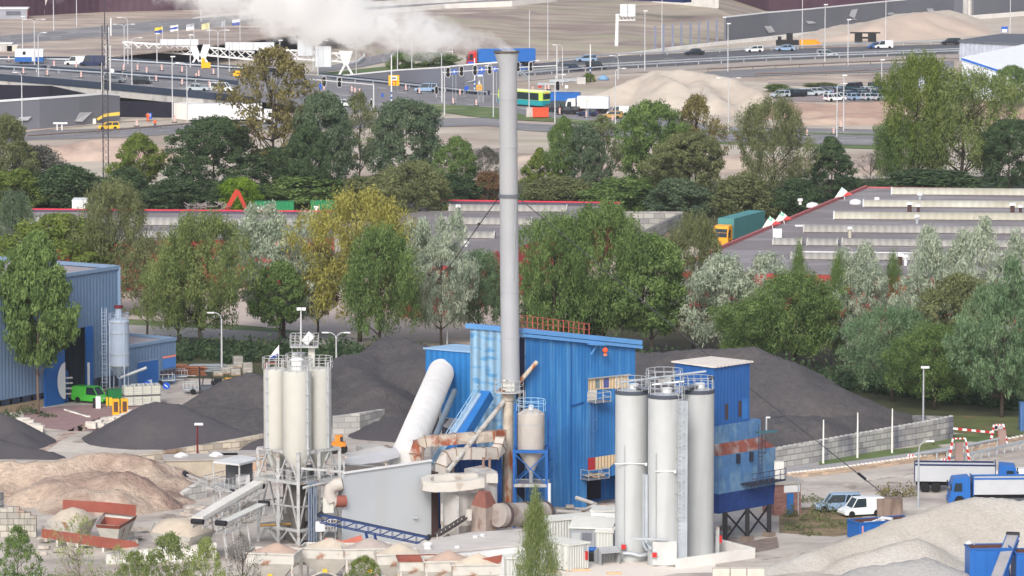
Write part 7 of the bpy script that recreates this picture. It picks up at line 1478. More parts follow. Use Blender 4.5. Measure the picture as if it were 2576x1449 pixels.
# ---------------------------------------------------------------- blue frame silo
bf = thing('frame_silo', 'round grey silo with cone held in a blue steel frame right of the chimney', 'silo'); row = 1322; c = P(1336,row); rs2 = 34/S(row); Z = lambda y: zp(c, y)
MB().lathe((c.x,c.y,0), [(.2,Z(1190)),(rs2,Z(1132)),(rs2,Z(1040)),(rs2*.55,Z(1030)),(.12,Z(1026))], 28).build('tank', mat('tank_beige', lin(190,184,178), var=.08, sc=.8, c2=lin(160,150,142), amt=.4, c2s=.6, st=(1,1,.3)), bf, 'auto')
MB().lathe((c.x,c.y,0), [(rs2*1.02,Z(1066)),(rs2*1.02,Z(1064))], 28).build('band', GALV, bf); MB().cyl((c.x,c.y-.3,Z(1030)),(c.x,c.y-.3,Z(1018)),.25,n=10).build('top_filter', WHITE, bf)
rail_ring(bf, (c.x,c.y,0), rs2*1.05, Z(1034), 1.1, 12, mat('rail_paleblue', (0,0,0)))
w = 1.7; rot = math.radians(42); cor = [Vector((c.x+math.cos(rot+a)*w*1.3, c.y+math.sin(rot+a)*w*1.3, 0)) for a in (0,1.571,3.142,4.712)]
for p in cor: MB().beam(p, p+Vector((0,0,Z(1022) if p is cor[0] or p is cor[1] else Z(1128))), .24).build('column', BLUE, bf)
for y in (1130,1215):
 for i in range(4): MB().beam(cor[i]+Vector((0,0,Z(y))), cor[(i+1) % 4]+Vector((0,0,Z(y))), .28, .3).build('ring_beam', BLUE if y == 1130 else STEEL, bf)
m = MB()
for i in range(4): m.beam(cor[i]+Vector((0,0,Z(1212))), cor[(i+1) % 4]+Vector((0,0,Z(1135))), .1); m.beam(cor[i]+Vector((0,0,Z(1135))), cor[(i+1) % 4]+Vector((0,0,Z(1212))), .1)
m.build('bracing', BLUE, bf); MB().prism([v*1 for v in cor], Z(1216), Z(1213)).build('platform', mat('deck_grey', (0,0,0)), bf); MB().cyl((c.x,c.y,Z(1214)),(c.x,c.y,Z(1188)),.2,n=8).build('outlet', GALV, bf)
ladder(bf, (cor[0].x+.4,cor[0].y-.3,0), Z(1210), Z(1020), 0, True, BLUE)
p = P(1382,1340); solo(MB().cyl(p, Vector((p.x,p.y,zp(p,1216))), .15, n=12), 'white_pipe', WHITE, 'upright white vent pipe before the blue frame', 'pipe')
# blue sheds under the ducts
bs = thing('blue_shed', 'dark blue shed under the ducts left of the chimney foot', 'shed'); MB().prism([P(1100,1330),P(1262,1318),P(1262,1300),P(1130,1300)], 0, zp(P(1180,1326),1150)).build('wall', mat('shed_blue', lin(24,72,140), corr=.5, var=.1), bs); MB().prism([P(1130,1320),P(1200,1318),P(1200,1300),P(1140,1300)], zp(P(1180,1320),1149), zp(P(1180,1320),1128)).build('roof_box', mat('shed_blue', (0,0,0)), bs)
# ---------------------------------------------------------------- right silos
SIW = mat('silo_white', lin(186,190,192), rough=.5, var=.05, sc=.5, c2=lin(174,176,176), amt=.42, c2s=.6, st=(1,1,.08), c3=lin(158,152,146), amt3=.27, c3s=.9, st3=(1,1,.06), soft=.1)
def bigsilo(px, row, top, rpx, label, hatch=True):
 c = P(px, row); t = thing('tall_silo', label, 'silo', c, 0, 'three tall pale silos in front of the blue tower'); r = rpx/S(row); z = zp(c, top)
 MB().lathe((0,0,0), [(r,0),(r,z)], 40).build('shell', SIW, t, 'auto'); MB().lathe((0,0,0), [(r*1.02,z),(r*1.02,z+.28),(r*.98,z+.34)], 40).build('top_band', mat('band_dark', lin(74,80,92)), t, 'auto')
 MB().lathe((0,0,0), [(r*.97,z+.3),(r*.5,z+.5),(.1,z+.55)], 30).build('roof', mat('silo_roof', lin(168,174,180), rough=.5), t, 'auto'); rail_ring(t, (0,0,0), r*.97, z+.35, 1.15, 14)
 MB().cyl((.2,-.3,z+.45),(.2,-.3,z+.95),.45,n=14).build('hatch', WHITE, t, 'auto'); MB().lathe((0,0,0), [(r*1.04,0),(r*1.04,.15)], 40).build('base_ring', CONC, t)
 return t, c, r, z
t1, c1, r1, zt1 = bigsilo(1588,1408,990,41,'left one of the three tall pale silos with pipes on its front')
t2, c2_, r2, zt2_ = bigsilo(1671,1420,1000,42,'front middle one of the three tall pale silos with a round manhole')
t3, c3_, r3, zt3 = bigsilo(1754,1398,988,41,'right one of the three tall pale silos next to the blue tower')
ladder(t2, (r2*.86,-r2*.62,0), 2.6, zt2_+1.2, .35, True); MB().box(r2*.8,r2*1.35,-.9,-.4,0,zt2_-.2).build('cable_duct', mat('duct_grey', lin(166,174,182), rough=.5), t2)
for tt, xx in ((t1,-.45),(t2,-.55)):
 MB().cyl((r1*xx,-r1*.95,1.2),(r1*xx,-r1*.95,(zt1*.70 if tt is t1 else zt2_*.68)),.05,n=6).build('conduit', GALV, tt)
for tt, x0, x1, z in ((t1,-1.6,1.3,9.2),(t2,-.9,.9,8.9)): MB().beam((x0*1,-r1*1.02,z),(x1,-r1*1.02,z),.08).build('bracket_arm', WHITE, tt); MB().cyl((x1,-r1*1.1,z-.15),(x1,-r1*1.1,z+.1),.13,n=8).build('lamp', WHITE, tt)
m = MB(); m.tube([(r1*.75,-r1*.75,8.2),(r1*.75,-r1*.75,1.6),(r1*.9,-r1*1.1,1.2),(r1*1.6,-r1*1.1,1.2)], .16, 10); m.build('insulated_pipe', mat('pipe_lagging', lin(184,192,200), rough=.35, metal=.3), t1, 'auto'); MB().tube([(-r1*1.1,-r1*.2,8.4),(-r1*1.1,-r1*.4,2.2),(-r1*.8,-r1*.9,1.6)], .16, 10).build('insulated_pipe', mat('pipe_lagging', (0,0,0)), t2, 'auto')
m = MB(); m.tube([(-.8,-r1*1.15,.9),(0,-r1*1.25,.9),(.7,-r1*1.3,.7),(1.9,-r1*1.2,.9),(2.4,-r1*.9,1.0)], .17, 10); m.build('bottom_pipe', mat('pipe_lagging', (0,0,0)), t1, 'auto')
for tt, x in ((t1,-.75),(t2,-.95)): MB().cyl((x,-r1*.8,1.5 if tt is t1 else 1.2),(x,-r1*1.2,1.5 if tt is t1 else 1.2),.28,n=14).build('manhole_ring', GALV, tt, 'auto'); MB().cbox((x,-r1*1.22,1.5 if tt is t1 else 1.2), (.42,.22,.42)).build('red_cover', RED, tt)
MB().box(-1.1,1.1,-r2-.03,-r2*.6,.2,2.4).build('door_panel', mat('panel_pale', lin(196,198,198)), t2); MB().beam((-3.2,-r1*1.1,2.7),(.2,-r1*1.15,2.6),.16,.2).build('cable_tray', GALV, t2)
m = MB(); zz_ = zt1
sp = thing('silo_walkway', 'grey walkway with pipes joining the tops of the three silos', 'walkway'); a, b, c_ = Vector((c1.x,c1.y,zt1+.7)), Vector((c2_.x,c2_.y,zt2_+.7)), Vector((c3_.x,c3_.y,zt3+.7)); MB().beam(a,b,.9,.1).beam(b,c_,.9,.1).build('deck', mat('deck_grey', (0,0,0)), sp)
for k, (p_, q_) in enumerate([(Q(1560,962,1408),Q(1776,934,1396)),(Q(1600,958,1400),Q(1680,946,1390)),(Q(1640,968,1404),Q(1720,960,1404))]): MB().cyl(p_, q_, .1, n=8).build('top_pipe', mat('pipe_lagging', (0,0,0)), sp)
c = Vector(((c1.x+c3_.x)/2,(c1.y+c3_.y)/2+1.6,0)); rail_ring(sp, c, 1.7, zt1+.8, 1.1, 12); MB().cbox((c.x,c.y-1,zt1+1.0),(1.2,.6,.7)).build('valve_box', STEEL, sp); MB().cbox(Q(1790,951,1400),(.45,.3,.3)).build('floodlight', BLACK, sp)
rb_ = thing('round_tank_back', 'rear pale silo hidden behind the three tall ones', 'silo') if 0 else None
# low white bund wall
bw = thing('bund_wall', 'low white concrete bund wall around the tall silos', 'wall'); m = MB(); m.wall([(P(1705,1432),0,.95),(P(1900,1404),0,.95)], .3); m.build('front_run', CONCW, bw); m = MB(); m.wall([(P(1900,1403.5),0,.95),(P(1812,1381),0,.95)], .3); m.build('side_run', CONCW, bw)
p = P(1808,1395); t = thing('hydrant_post', 'grey post with red extinguisher beside the right silo', 'post'); MB().box(p.x-.3,p.x+.05,p.y,p.y+.3,0,2.6).build('post', STEEL, t); MB().box(p.x+.06,p.x+.3,p.y-.1,p.y+.15,1.1,1.8).build('extinguisher', RED, t)
# ---------------------------------------------------------------- blue tower + rusty hopper on legs
tw_ = thing('blue_tower', 'blue corrugated tower with flat pale roof above a rusty hopper on black legs', 'building')
row = 1372; fc = P(1797,row); zt4 = zp(fc,925); cc = [P(1797,925,zt4), P(1886,912,zt4), P(1789,901,zt4), P(1698,912,zt4)]; zb4 = zp(fc,1072)
MB().prism(cc, zb4, zt4).build('wall', mat('tower_blue', lin(38,92,160), bump=.25, rough=.5, var=.06, corr=.45, ccol=.08), tw_); o_ = sum(cc, Vector())/4
MB().prism([v+(v-o_).normalized()*.35 for v in cc], zt4+.01, zt4+.15).build('roof', mat('roof_white_tan', lin(220,212,204), var=.06, corr=.5, ccol=.04), tw_)
dR = (cc[1]-cc[0]).normalized(); nR = Vector((dR.y,-dR.x,0))
for u_, z_ in ((1.55,3.6),(3.5,3.5)): p = cc[0]+dR*u_+nR*.04; MB().add([(p.x,p.y,zt4-z_-1.5),(p.x+dR.x*.45,p.y+dR.y*.45,zt4-z_-1.5),(p.x+dR.x*.45,p.y+dR.y*.45,zt4-z_),(p.x,p.y,zt4-z_)], [(0,1,2,3)]).build('window', mat('window_brown', (0,0,0)), tw_)
p = cc[0]+dR*4.0+nR*.05; MB().add([(p.x,p.y,zb4+.2),(p.x+dR.x*.9,p.y+dR.y*.9,zb4+.2),(p.x+dR.x*.9,p.y+dR.y*.9,zb4+2.2),(p.x,p.y,zb4+2.2)], [(0,1,2,3)]).build('door', mat('door_blue', lin(50,110,180)), tw_)
RB = mat('rusty_blue', lin(78,118,164), rough=.6, var=.15, sc=1.5, c2=lin(104,138,170), amt=.45, c2s=1.2, st=(1,1,.4), c3=lin(122,74,66), amt3=.3, c3s=.35, soft=.06)
RBB = mat('rust_band', lin(130,76,66), rough=.8, var=.2, sc=2, c2=lin(150,150,150), amt=.4, c2s=.6)
g = [fc, fc+dR*8.3, fc+dR*8.3-nR*5.2, fc-nR*5.2]; Zf = lambda y: zp(fc, y)
MB().prism([g[0]-dR*.1, g[1]-dR*1.6, g[2]-dR*1.6, g[3]], Zf(1118), zb4-.01).build('upper_hopper', RB, tw_)
ga = [Vector((p.x,p.y,Zf(1118))) for p in (g[0]-dR*.1, g[1]-dR*1.6, g[2]-dR*1.6, g[3])]; gb = [Vector((p.x,p.y,Zf(1146))) for p in (g[0]+nR*.5, g[1]+nR*.5, g[2], g[3])]
MB().add(ga+gb, [(0,1,5,4),(1,2,6,5),(2,3,7,6),(3,0,4,7)]).build('rusty_slope', RBB, tw_)
MB().prism([g[0]+nR*.5, g[1]+nR*.5, g[2], g[3]], Zf(1242), Zf(1146)-.01).build('lower_hopper', RB, tw_)
gc = [Vector((p.x,p.y,Zf(1242)-.01)) for p in (g[0]+nR*.5, g[1]+nR*.5, g[2], g[3])]; oc_ = sum(gc, Vector())/4; gd = [oc_+(v-oc_)*.97+Vector((0,0,Zf(1292)-Zf(1242))) for v in gc]
MB().add(gc+gd, [(0,1,5,4),(1,2,6,5),(2,3,7,6),(3,0,4,7),(4,5,6,7)]).build('navy_skirt', mat('skirt_blue', lin(34,62,122), var=.25, sc=1.5), tw_)
for i, (a_, b_) in enumerate([(0,.12),(0,.52),(0,.92),(1,.12),(1,.52),(1,.92)]):
 p = gd[0].lerp(gd[1], b_) if a_ == 0 else gd[3].lerp(gd[2], b_); MB().beam((p.x,p.y,0),(p.x,p.y,Zf(1290)),.42).build('leg', BLACK, tw_); MB().cbox((p.x,p.y,.2),(1.0,.8,.45),math.atan2(dR.y,dR.x)).build('footing', mat('footing', lin(132,118,108)), tw_)
for a_, b_, c_, d_ in ((0,1,.12,.52),(0,1,.52,.92)):
 p, q_ = gd[0].lerp(gd[1],c_), gd[0].lerp(gd[1],d_); m = MB(); zt5 = Zf(1292); m.beam((p.x,p.y,.4),(q_.x,q_.y,zt5),.14); m.beam((p.x,p.y,zt5),(q_.x,q_.y,.4),.14); m.build('cross_brace', BLACK, tw_)
for x_ in (2.7,4.6): p = fc+dR*x_+nR*.6; MB().cbox((p.x,p.y,Zf(1160)),(.35,.3,.9),.7).build('hatch', mat('hatch_dark', lin(44,48,62)), tw_)
ladder(tw_, fc+dR*5.6+nR*.9, Zf(1205), Zf(1080), math.atan2(dR.y,dR.x), True, mat('ladder_dark', lin(60,66,84))); pd = [fc+dR*3.2+nR*.5, fc+dR*8.2+nR*.5, fc+dR*8.2+nR*1.9, fc+dR*3.2+nR*1.9]; MB().prism(pd, Zf(1228), Zf(1224)).build('walkway', mat('hatch_dark', (0,0,0)), tw_)
m = MB()
for h in (.5,1.0): m.beam(pd[3]+Vector((0,0,Zf(1224)+h)), pd[2]+Vector((0,0,Zf(1224)+h)), .06)
for i in range(7): q_ = pd[3].lerp(pd[2], i/6); m.beam(q_+Vector((0,0,Zf(1224))), q_+Vector((0,0,Zf(1224)+1)), .06)
m.build('railing', mat('ladder_dark', (0,0,0)), tw_)
m = MB(); p = fc+dR*6.9;
for h in (.0,.55,1.1): m.beam(p+nR*1.2+Vector((0,0,zb4+h-.4)), p+dR*1.8+nR*1.2+Vector((0,0,zb4+h-.4)), .05)
for i in range(4): q_ = p+dR*.6*i+nR*1.2; m.beam(q_+Vector((0,0,zb4-.4)), q_+Vector((0,0,zb4+.7)), .05)
m.build('railing', mat('ladder_dark', (0,0,0)), tw_); t = thing('white_tank', 'white upright box at the right end of the hopper walkway', 'box'); c = fc+dR*8.0+nR*1.2; MB().cbox((c.x,c.y,Zf(1203)),(.9,.7,1.7)).build('body', CONCW, t)
jb = thing('jib_light', 'small teal cantilever light arm right of the rusty hopper', 'lamp'); MB().beam(Q(1905,1088,1370),Q(1953,1084,1366),.5,.2).build('arm', mat('teal_dark', lin(60,96,108)), jb); MB().cyl(Q(1928,1084,1367),Q(1928,1050,1367),.08,n=6).build('mast', GALV, jb); MB().cbox(Q(1932,1050,1367),(.4,.2,.12)).build('lamp_head', WHITE, jb)
# ---------------------------------------------------------------- silo group on a lattice tower
SLC = mat('silo_cream', lin(198,198,192), rough=.55, var=.05, sc=.5, c2=lin(184,182,174), amt=.4, c2s=.3, st=(1,1,.12), c3=lin(150,96,72), amt3=.24, c3s=.5, st3=(1,1,.15), soft=.05)
st_ = thing('silo_tower', 'pale steel lattice tower carrying the cluster of cream silos', 'silo tower'); FC = P(751,1378)
def TW(px, row): return P(px, row)
LC, RC, BC_ = P(650,1362), P(855,1362), P(752,1346); Zt = lambda y: zp(FC, y)
zL0, zL1, zL2 = Zt(1336), Zt(1217), Zt(1142)
corners = [LC, FC, RC, BC_]
cols = []
for i in range(4):
 a, b = corners[i], corners[(i+1) % 4]; cols += [a, a.lerp(b,.5)]
for p in cols: MB().beam((p.x,p.y,0),(p.x,p.y,zL2),.3).build('column', STEEL, st_)
for z_, nm in ((zL0,'lower_ring'),(zL1,'platform_ring'),(zL2,'upper_ring'),((zL0+zL1)/2,'middle_ring')):
 m = MB()
 for i in range(4): a, b = corners[i], corners[(i+1) % 4]; m.beam((a.x,a.y,z_),(b.x,b.y,z_),.26 if nm != 'middle_ring' else .14)
 m.build(nm, STEEL, st_)
for k in range(8):
 a, b = cols[k], cols[(k+1) % 8]; c = (a+b)/2; m = MB()
 for z0_, z1_b in ((.2,zL0),(zL0,zL1),(zL1,zL2)): m.beam((a.x,a.y,z0_),(c.x,c.y,z1_b),.14); m.beam((b.x,b.y,z0_),(c.x,c.y,z1_b),.14)
 m.build('bracing', STEEL, st_)
MB().prism([v for v in corners], zL1-.02, zL1+.1).build('platform', mat('deck_pale', lin(176,178,178), var=.1), st_)
m = MB()
for i in range(4):
 a, b = corners[i], corners[(i+1) % 4]
 for h in (.55,1.1): m.beam((a.x,a.y,zL1+h),(b.x,b.y,zL1+h),.05)
 for j in range(5): p = a.lerp(b,j/5); m.beam((p.x,p.y,zL1),(p.x,p.y,zL1+1.1),.05)
m.build('platform_railing', STEEL, st_)
m = MB(); rs = random.Random(11)
for i in range(16):
 p = FC.lerp(BC_, .25+.5*rs.random()) + Vector((rs.uniform(-2,2),rs.uniform(-.6,.6),0)); z_ = rs.choice([zL1+.6, zL1+.5, zL0+1.4, 1.0, 2.6]);
 if i % 2: MB().cyl((p.x,p.y,z_-.5),(p.x,p.y,z_+.5),rs.uniform(.3,.55),n=12).build('weigh_vessel', mat('machine_grey', lin(150,150,152), var=.25, sc=2), st_)
 else: MB().cbox((p.x,p.y,z_),(rs.uniform(.5,1.4),.7,rs.uniform(.5,1.2)),rs.random()).build('control_cabinet', mat('machine_grey', lin(150,150,152), var=.25, sc=2), st_)
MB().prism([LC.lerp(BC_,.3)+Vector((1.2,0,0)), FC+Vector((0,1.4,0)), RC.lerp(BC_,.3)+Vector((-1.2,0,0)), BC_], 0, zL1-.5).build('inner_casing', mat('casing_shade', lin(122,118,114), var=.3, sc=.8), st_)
m = MB()
for dx in (0,.22,.44,.66): m.cyl((FC.x+1.0+dx,FC.y-.2+dx,0),(FC.x+1.0+dx,FC.y-.2+dx,zL1+.2),.09,n=8)
m.build('pipe_bundle', mat('pipe_blue_grey', lin(120,134,156)), st_)
m = MB(); m.tube([Q(762,1228,1380),Q(775,1224,1379),Q(834,1212,1372)], .14, 8); m.build('branch_pipe', STEEL, st_)
def csilo(px, row, rpx, top, label):
 c = P(px,row); t = thing('cream_silo', label, 'silo', c, 0, 'cluster of cream silos on the lattice tower'); r = rpx/26.6; z1 = zp(c,top); z0 = zp(c,1137 if row < 1370 else 1141)
 MB().lathe((0,0,0), [(.25,z0-2.0),(r,z0),(r,z1),(r*.9,z1+.12)], 32).build('shell', SLC, t, 'auto'); MB().lathe((0,0,0), [(r*.9,z1+.12),(.1,z1+.3)], 24).build('roof', SLC, t, 'auto')
 for a in ((-2.3,) if px < 700 else (-.75,)):
  m = MB(); p = Vector((r*1.03*math.cos(a), r*1.03*math.sin(a), 0)); m.beam(p+Vector((0,0,z0)), p+Vector((0,0,z1+.8)), .16)
  for i in range(6): m.cbox((p.x,p.y-.1,z0+.6+i*(z1-z0)/6),(.26,.2,.12))
  m.build('riser_pipe', mat('riser_grey', lin(172,176,184)), t)
 rail_ring(t, (0,0,0), r*1.08, z1+.1, 1.1, 12, STEEL); return t, c, r, z1
s1 = csilo(696,1362,31,930,'left one of the cream silos on the lattice tower, with a red hoop')
s2 = csilo(749,1372,36,936,'front cream silo on the lattice tower, widest and cream yellow')
s3 = csilo(804,1362,31,929,'right one of the cream silos on the lattice tower')
s4 = csilo(752,1348,29,922,'rear cream silo half hidden behind the front one')
MB().cyl((0,0,s2[3]+.2),(0,0,s2[3]+1.1),.55,n=18).build('filter_drum', WHITE, s2[0], 'auto'); MB().lathe((0,0,0), [(.62,s2[3]+1.1),(.66,s2[3]+1.2),(.4,s2[3]+1.35)], 18).build('filter_lid', WHITE, s2[0], 'auto')
MB().cyl((0,0,s4[3]+.2),(0,0,s4[3]+1.3),.6,n=18).build('filter_drum', WHITE, s4[0], 'auto')
MB().tube([(-.9,-.9,s1[3]+.2),(-.9,-.9,s1[3]+.75),(-.1,-1.0,s1[3]+.75),(.2,-1.0,s1[3]+.7)], .07, 6).build('red_hoop', mat('hoop_red', lin(150,56,54)), s1[0])
for i in range(14):
 a = FC.lerp(BC_, .2+.05*i) + Vector((1.6*math.sin(i*2.4),.6*math.cos(i),0)); b = a + Vector((1.2*math.cos(i*1.9),.5,0)); z_ = (0,zL0,zL1)[i % 3]; MB().beam((a.x,a.y,z_),(b.x,b.y,z_+(zL1-zL0)*.55),.13).build('inner_strut', mat('strut_grey', lin(140,138,134), var=.2), st_)
MB().cyl(Q(655,1322,1372),Q(850,1312,1352),.12,n=8).build('ochre_pipe', mat('pipe_ochre', lin(170,136,84)), st_)
# head tower with platform and mast
hd = thing('elevator_head', 'white elevator head with railed platform above the cream silos', 'elevator'); row = 1356; R_ = lambda x, y: Q(x, y, row)
a, b = R_(776,905), R_(792,905); MB().box(a.x,b.x,a.y-.4,a.y+.6,R_(0+776,935).z,R_(776,868).z).build('shaft', SLC, hd)
pz = R_(766,868).z; MB().box(R_(731,868).x,R_(801,868).x,a.y-1.1,a.y+1.1,pz-.14,pz).build('platform', STEEL, hd); m = MB()
x0_, x1_ = R_(731,868).x, R_(801,868).x
for h in (.5,1.0):
 for y in (-1.1,1.1): m.beam((x0_,a.y+y,pz+h),(x1_,a.y+y,pz+h),.05)
 for x in (x0_,x1_): m.beam((x,a.y-1.1,pz+h),(x,a.y+1.1,pz+h),.05)
for i in range(7):
 for y in (-1.1,1.1): m.beam((x0_+(x1_-x0_)*i/6,a.y+y,pz),(x0_+(x1_-x0_)*i/6,a.y+y,pz+1.0),.05)
m.build('railing', STEEL, hd); MB().beam(R_(766,862),R_(784,840),.9,.7).build('head_box', WHITE, hd)
ladder(hd, (R_(742,900).x,a.y-.6,0), R_(742,930).z, pz, 0, False, STEEL)
t = thing('camera_mast', 'thin mast with two floodlights above the cream silos', 'mast'); MB().cyl(R_(757,905),R_(757,780),.09,.07,8).build('mast', POLE, t)
for x in (752,764): MB().cbox(R_(x,777),(.4,.4,.25)).build('floodlight', WHITE, t)
t = thing('flag', 'white and blue flag drooping on the left cream silo', 'flag'); MB().cyl(R_(701,935),R_(701,868),.05,n=6).build('pole', WHITE, t); q_ = lambda x, y: R_(x,y)
MB().add([q_(700,871),q_(700,892),q_(677,902),q_(680,896),q_(690,882)], [(0,1,2,3,4)]).build('white_stripe', FW, t); MB().add([q_(700,888)+Vector((0,-.05,0)),q_(700,896)+Vector((0,-.05,0)),q_(678,905)+Vector((0,-.05,0)),q_(677,901)+Vector((0,-.05,0))], [(0,1,2,3)]).build('blue_stripe', FB, t)
# ---------------------------------------------------------------- pale clad wall building
CLW = mat('clad_white', lin(188,194,200), rough=.5, var=.04, sc=.2, c2=lin(186,190,194), amt=.4, c2s=.2, st=(1,1,.2))
cw = thing('clad_hall', 'large plain pale grey clad wall of the mixing hall left of the ducts', 'hall'); w0 = P(864,1384); w1 = toward(w0,42,1085); zt6, zt7 = zp(w0,1190), zp(w1,1158); nn = Vector((-math.sin(math.radians(42)), math.cos(math.radians(42)), 0))
MB().add(quadw(w0,w1,zt6,zt7)+[tuple(Vector(v)+nn*.25) for v in quadw(w0,w1,zt6,zt7)], [(0,1,2,3),(7,6,5,4),(0,4,5,1),(1,5,6,2),(2,6,7,3),(3,7,4,0)]).build('wall', CLW, cw)
MB().beam(Vector((w0.x,w0.y,zt6)), Vector((w1.x,w1.y,zt7)), .35, .15).build('top_flashing', WHITE, cw); MB().prism([w1, w1+(w1-w0).normalized()*.9, w1+(w1-w0).normalized()*.9+nn*3, w1+nn*3], 0, zt7-1.2).build('dark_end', mat('end_dark', lin(70,52,52), var=.3), cw)
MB().prism([w0+nn*.3+(w1-w0)*.02, w1+nn*.3, w1+nn*7, w0+nn*7+(w1-w0)*.02], zt6-1.6, zt6-1.4).build('inner_roof', mat('inner_grey', lin(150,146,144), var=.25, sc=.6), cw)
m = MB(); p = w0.lerp(w1,.82); m.cbox((p.x,p.y-.3,2.2),(.4,.3,.2)); m.build('wall_lamp', GALV, cw)
mr = thing('machinery_roof', 'grey angled sheet metal hood behind the clad wall', 'roof'); g1, g2, g3, g4, g5, g6 = Q(862,1155,1350),Q(995,1125,1335),Q(1004,1140,1338),Q(884,1172,1354),Q(1004,1150,1339),Q(884,1182,1355)
MB().add([g1,g2,g3,g4,g5,g6], [(0,3,2,1),(3,5,4,2)]).build('sheet', mat('sheet_grey', lin(176,178,184), rough=.5, var=.08), mr)
MB().add([Q(860,1142,1330),Q(960,1122,1322),Q(982,1128,1324),Q(880,1154,1334)], [(0,3,2,1)]).build('rear_sheet', mat('sheet_pale', lin(192,190,188), var=.12), mr)
for k, (x, y, r, dx, dz, c_) in enumerate([(905,1190,1352,4.6,1.6,lin(110,106,104)),(1010,1185,1345,3.0,1.0,lin(128,86,76)),(955,1150,1320,2.6,.9,lin(160,158,156)),(930,1128,1315,2.2,.5,lin(186,184,180))]):
 c = Q(x,y,r); MB().cbox(c,(dx,1.6,dz),.5).build('machine_block', mat('mblock_%d' % k, c_, var=.2, sc=1.5), mr)
m = MB(); m.beam(Q(864,1162,1372),Q(867,1196,1384),.18); m.beam(Q(866,1166,1372),Q(970,1176,1352),.14); m.beam(Q(758,1178,1380),Q(868,1187,1384),.2); m.build('frame', STEEL, mr)
# fan and ducts between tower and wall
fn = thing('exhaust_fan', 'pale fan housing with a rusty red drum left of the clad wall', 'fan'); R_ = lambda x, y: Q(x, y, 1386)
vs = [R_(836,1262),R_(829,1245),R_(832,1230),R_(845,1220),R_(862,1216)]
MB().tube(vs, .62, 14).build('elbow_duct', PDC, fn, 'auto'); MB().cyl(R_(836,1262),R_(842,1262)+Vector((1.0,.4,0)),.55,n=20).build('drum', mat('drum_red', lin(146,86,76), var=.15), fn, 'auto'); MB().cyl(R_(835,1262)-Vector((.05,.1,0)),R_(837,1262),.6,n=20).build('drum_face', SLC, fn, 'auto')
MB().cbox(R_(826,1270),(1.0,.8,1.4)).build('housing', SLC, fn); MB().box(R_(818,1330).x,R_(848,1330).x,R_(818,1330).y-.4,R_(818,1330).y+.9,R_(818,1336).z,R_(818,1330).z).build('platform', STEEL, fn); m = MB()
for i in range(5):
 x = R_(818+i*7,1330).x; m.beam((x,vs[0].y-.4,R_(0+818,1332).z),(x,vs[0].y-.4,R_(818,1305).z),.06)
for y in (1305,1314,1322): m.beam(R_(818,y)-Vector((0,.4,0)),R_(846,y)-Vector((0,.4,0)),.06)
m.build('railing', WHITE, fn); MB().cbox(R_(806,1324),(.9,.6,.9)).build('motor_box', WHITE, fn)
for x in (808,844): p = P(x,1386); MB().beam(p, Vector((p.x,p.y,R_(818,1336).z)), .14).build('leg', STEEL, fn)
def conveyor(label, a, b, w, belt, frame, h=.6, legs=(), cover=None, group=None, roll=True, name='belt_conveyor'):
 t = thing(name, label, 'conveyor', (0,0,0), 0, group); d = (b-a).normalized(); sd = d.cross(Vector((0,0,1))).normalized(); L = (b-a).length
 MB().beam(a, b, w, .08).build('belt', belt, t); m = MB(); dn = Vector((0,0,-h))
 for s in (-1,1):
  o = sd*s*w*.55; m.beam(a+o, b+o, .09, .14); m.beam(a+o+dn, b+o+dn, .09); n = max(3,int(L/1.1))
  for i in range(n): p, q = a.lerp(b,i/n)+o, a.lerp(b,(i+1)/n)+o; m.beam(p+dn, q, .055); m.beam(p, p+dn, .06)
 m.build('truss', frame, t)
 if cover: MB().beam(a+Vector((0,0,.28)), b+Vector((0,0,.28)), w*1.15, .35).build('cover', cover, t)
 if roll:
  for e in (a, b): MB().cyl(e-sd*w*.6, e+sd*w*.6, .26, n=12).build('drum', BLACK, t, 'auto')
 for f in legs: p = a.lerp(b,f); m = MB(); [m.beam((p.x+sd.x*s*w*.5,p.y+sd.y*s*w*.5,p.z-h),(p.x+sd.x*s*w*.5+ .5,p.y+sd.y*s*w*.5,0),.14) for s in (-1,1)]; m.build('support', frame, t)
 return t
BELT = mat('belt_dark', (0,0,0)); NV = mat('conveyor_navy', lin(36,62,116), var=.15, sc=2)
conveyor('dark blue truss conveyor sloping down in front of the clad wall', Q(806,1294,1398), Q(1078,1352,1404), .6, BELT, NV, .75, (.42,.5))
conveyor('long white covered conveyor rising from the bins to the silo tower', Q(497,1312,1420), Q(650,1222,1372), 1.0, BELT, STEEL, .6, (.3,.6), mat('cover_white', lin(208,206,202), var=.1))
conveyor('lower lattice conveyor under the long white covered one', Q(556,1316,1424), Q(664,1266,1392), .9, mat('belt_grey', lin(196,196,192)), STEEL, .9, (.15,.5))
conveyor('dark conveyor at the left pointing up over the sand heap', Q(586,1238,1345), Q(467,1192,1350), .8, BELT, STEEL, .4, (.3,))
cab_ = thing('screening_station', 'small roofed platform with railings left of the silo tower', 'platform'); row = 1345; R_ = lambda x, y: Q(x,y,row); MB().prism([P(537,1165,5.6)+Vector((0,0,0)),P(602,1172,5.6),P(664,1156,5.6),P(598,1150,5.6)], 5.6, 5.8).build('roof', mat('roof_palegrey', lin(204,206,208)), cab_)
rp = [P(537,1165,5.6),P(602,1172,5.6),P(664,1156,5.6),P(598,1150,5.6)]
for v in rp: MB().beam((v.x,v.y,0),(v.x,v.y,5.6),.16).build('post', STEEL, cab_)
MB().prism([Vector((v.x,v.y,0)) - Vector((1.0,.5,0)) for v in rp], 3.2, 3.35).build('deck', STEEL, cab_); m = MB(); rq = [Vector((v.x,v.y,0)) - Vector((1.0,.5,0)) for v in rp]
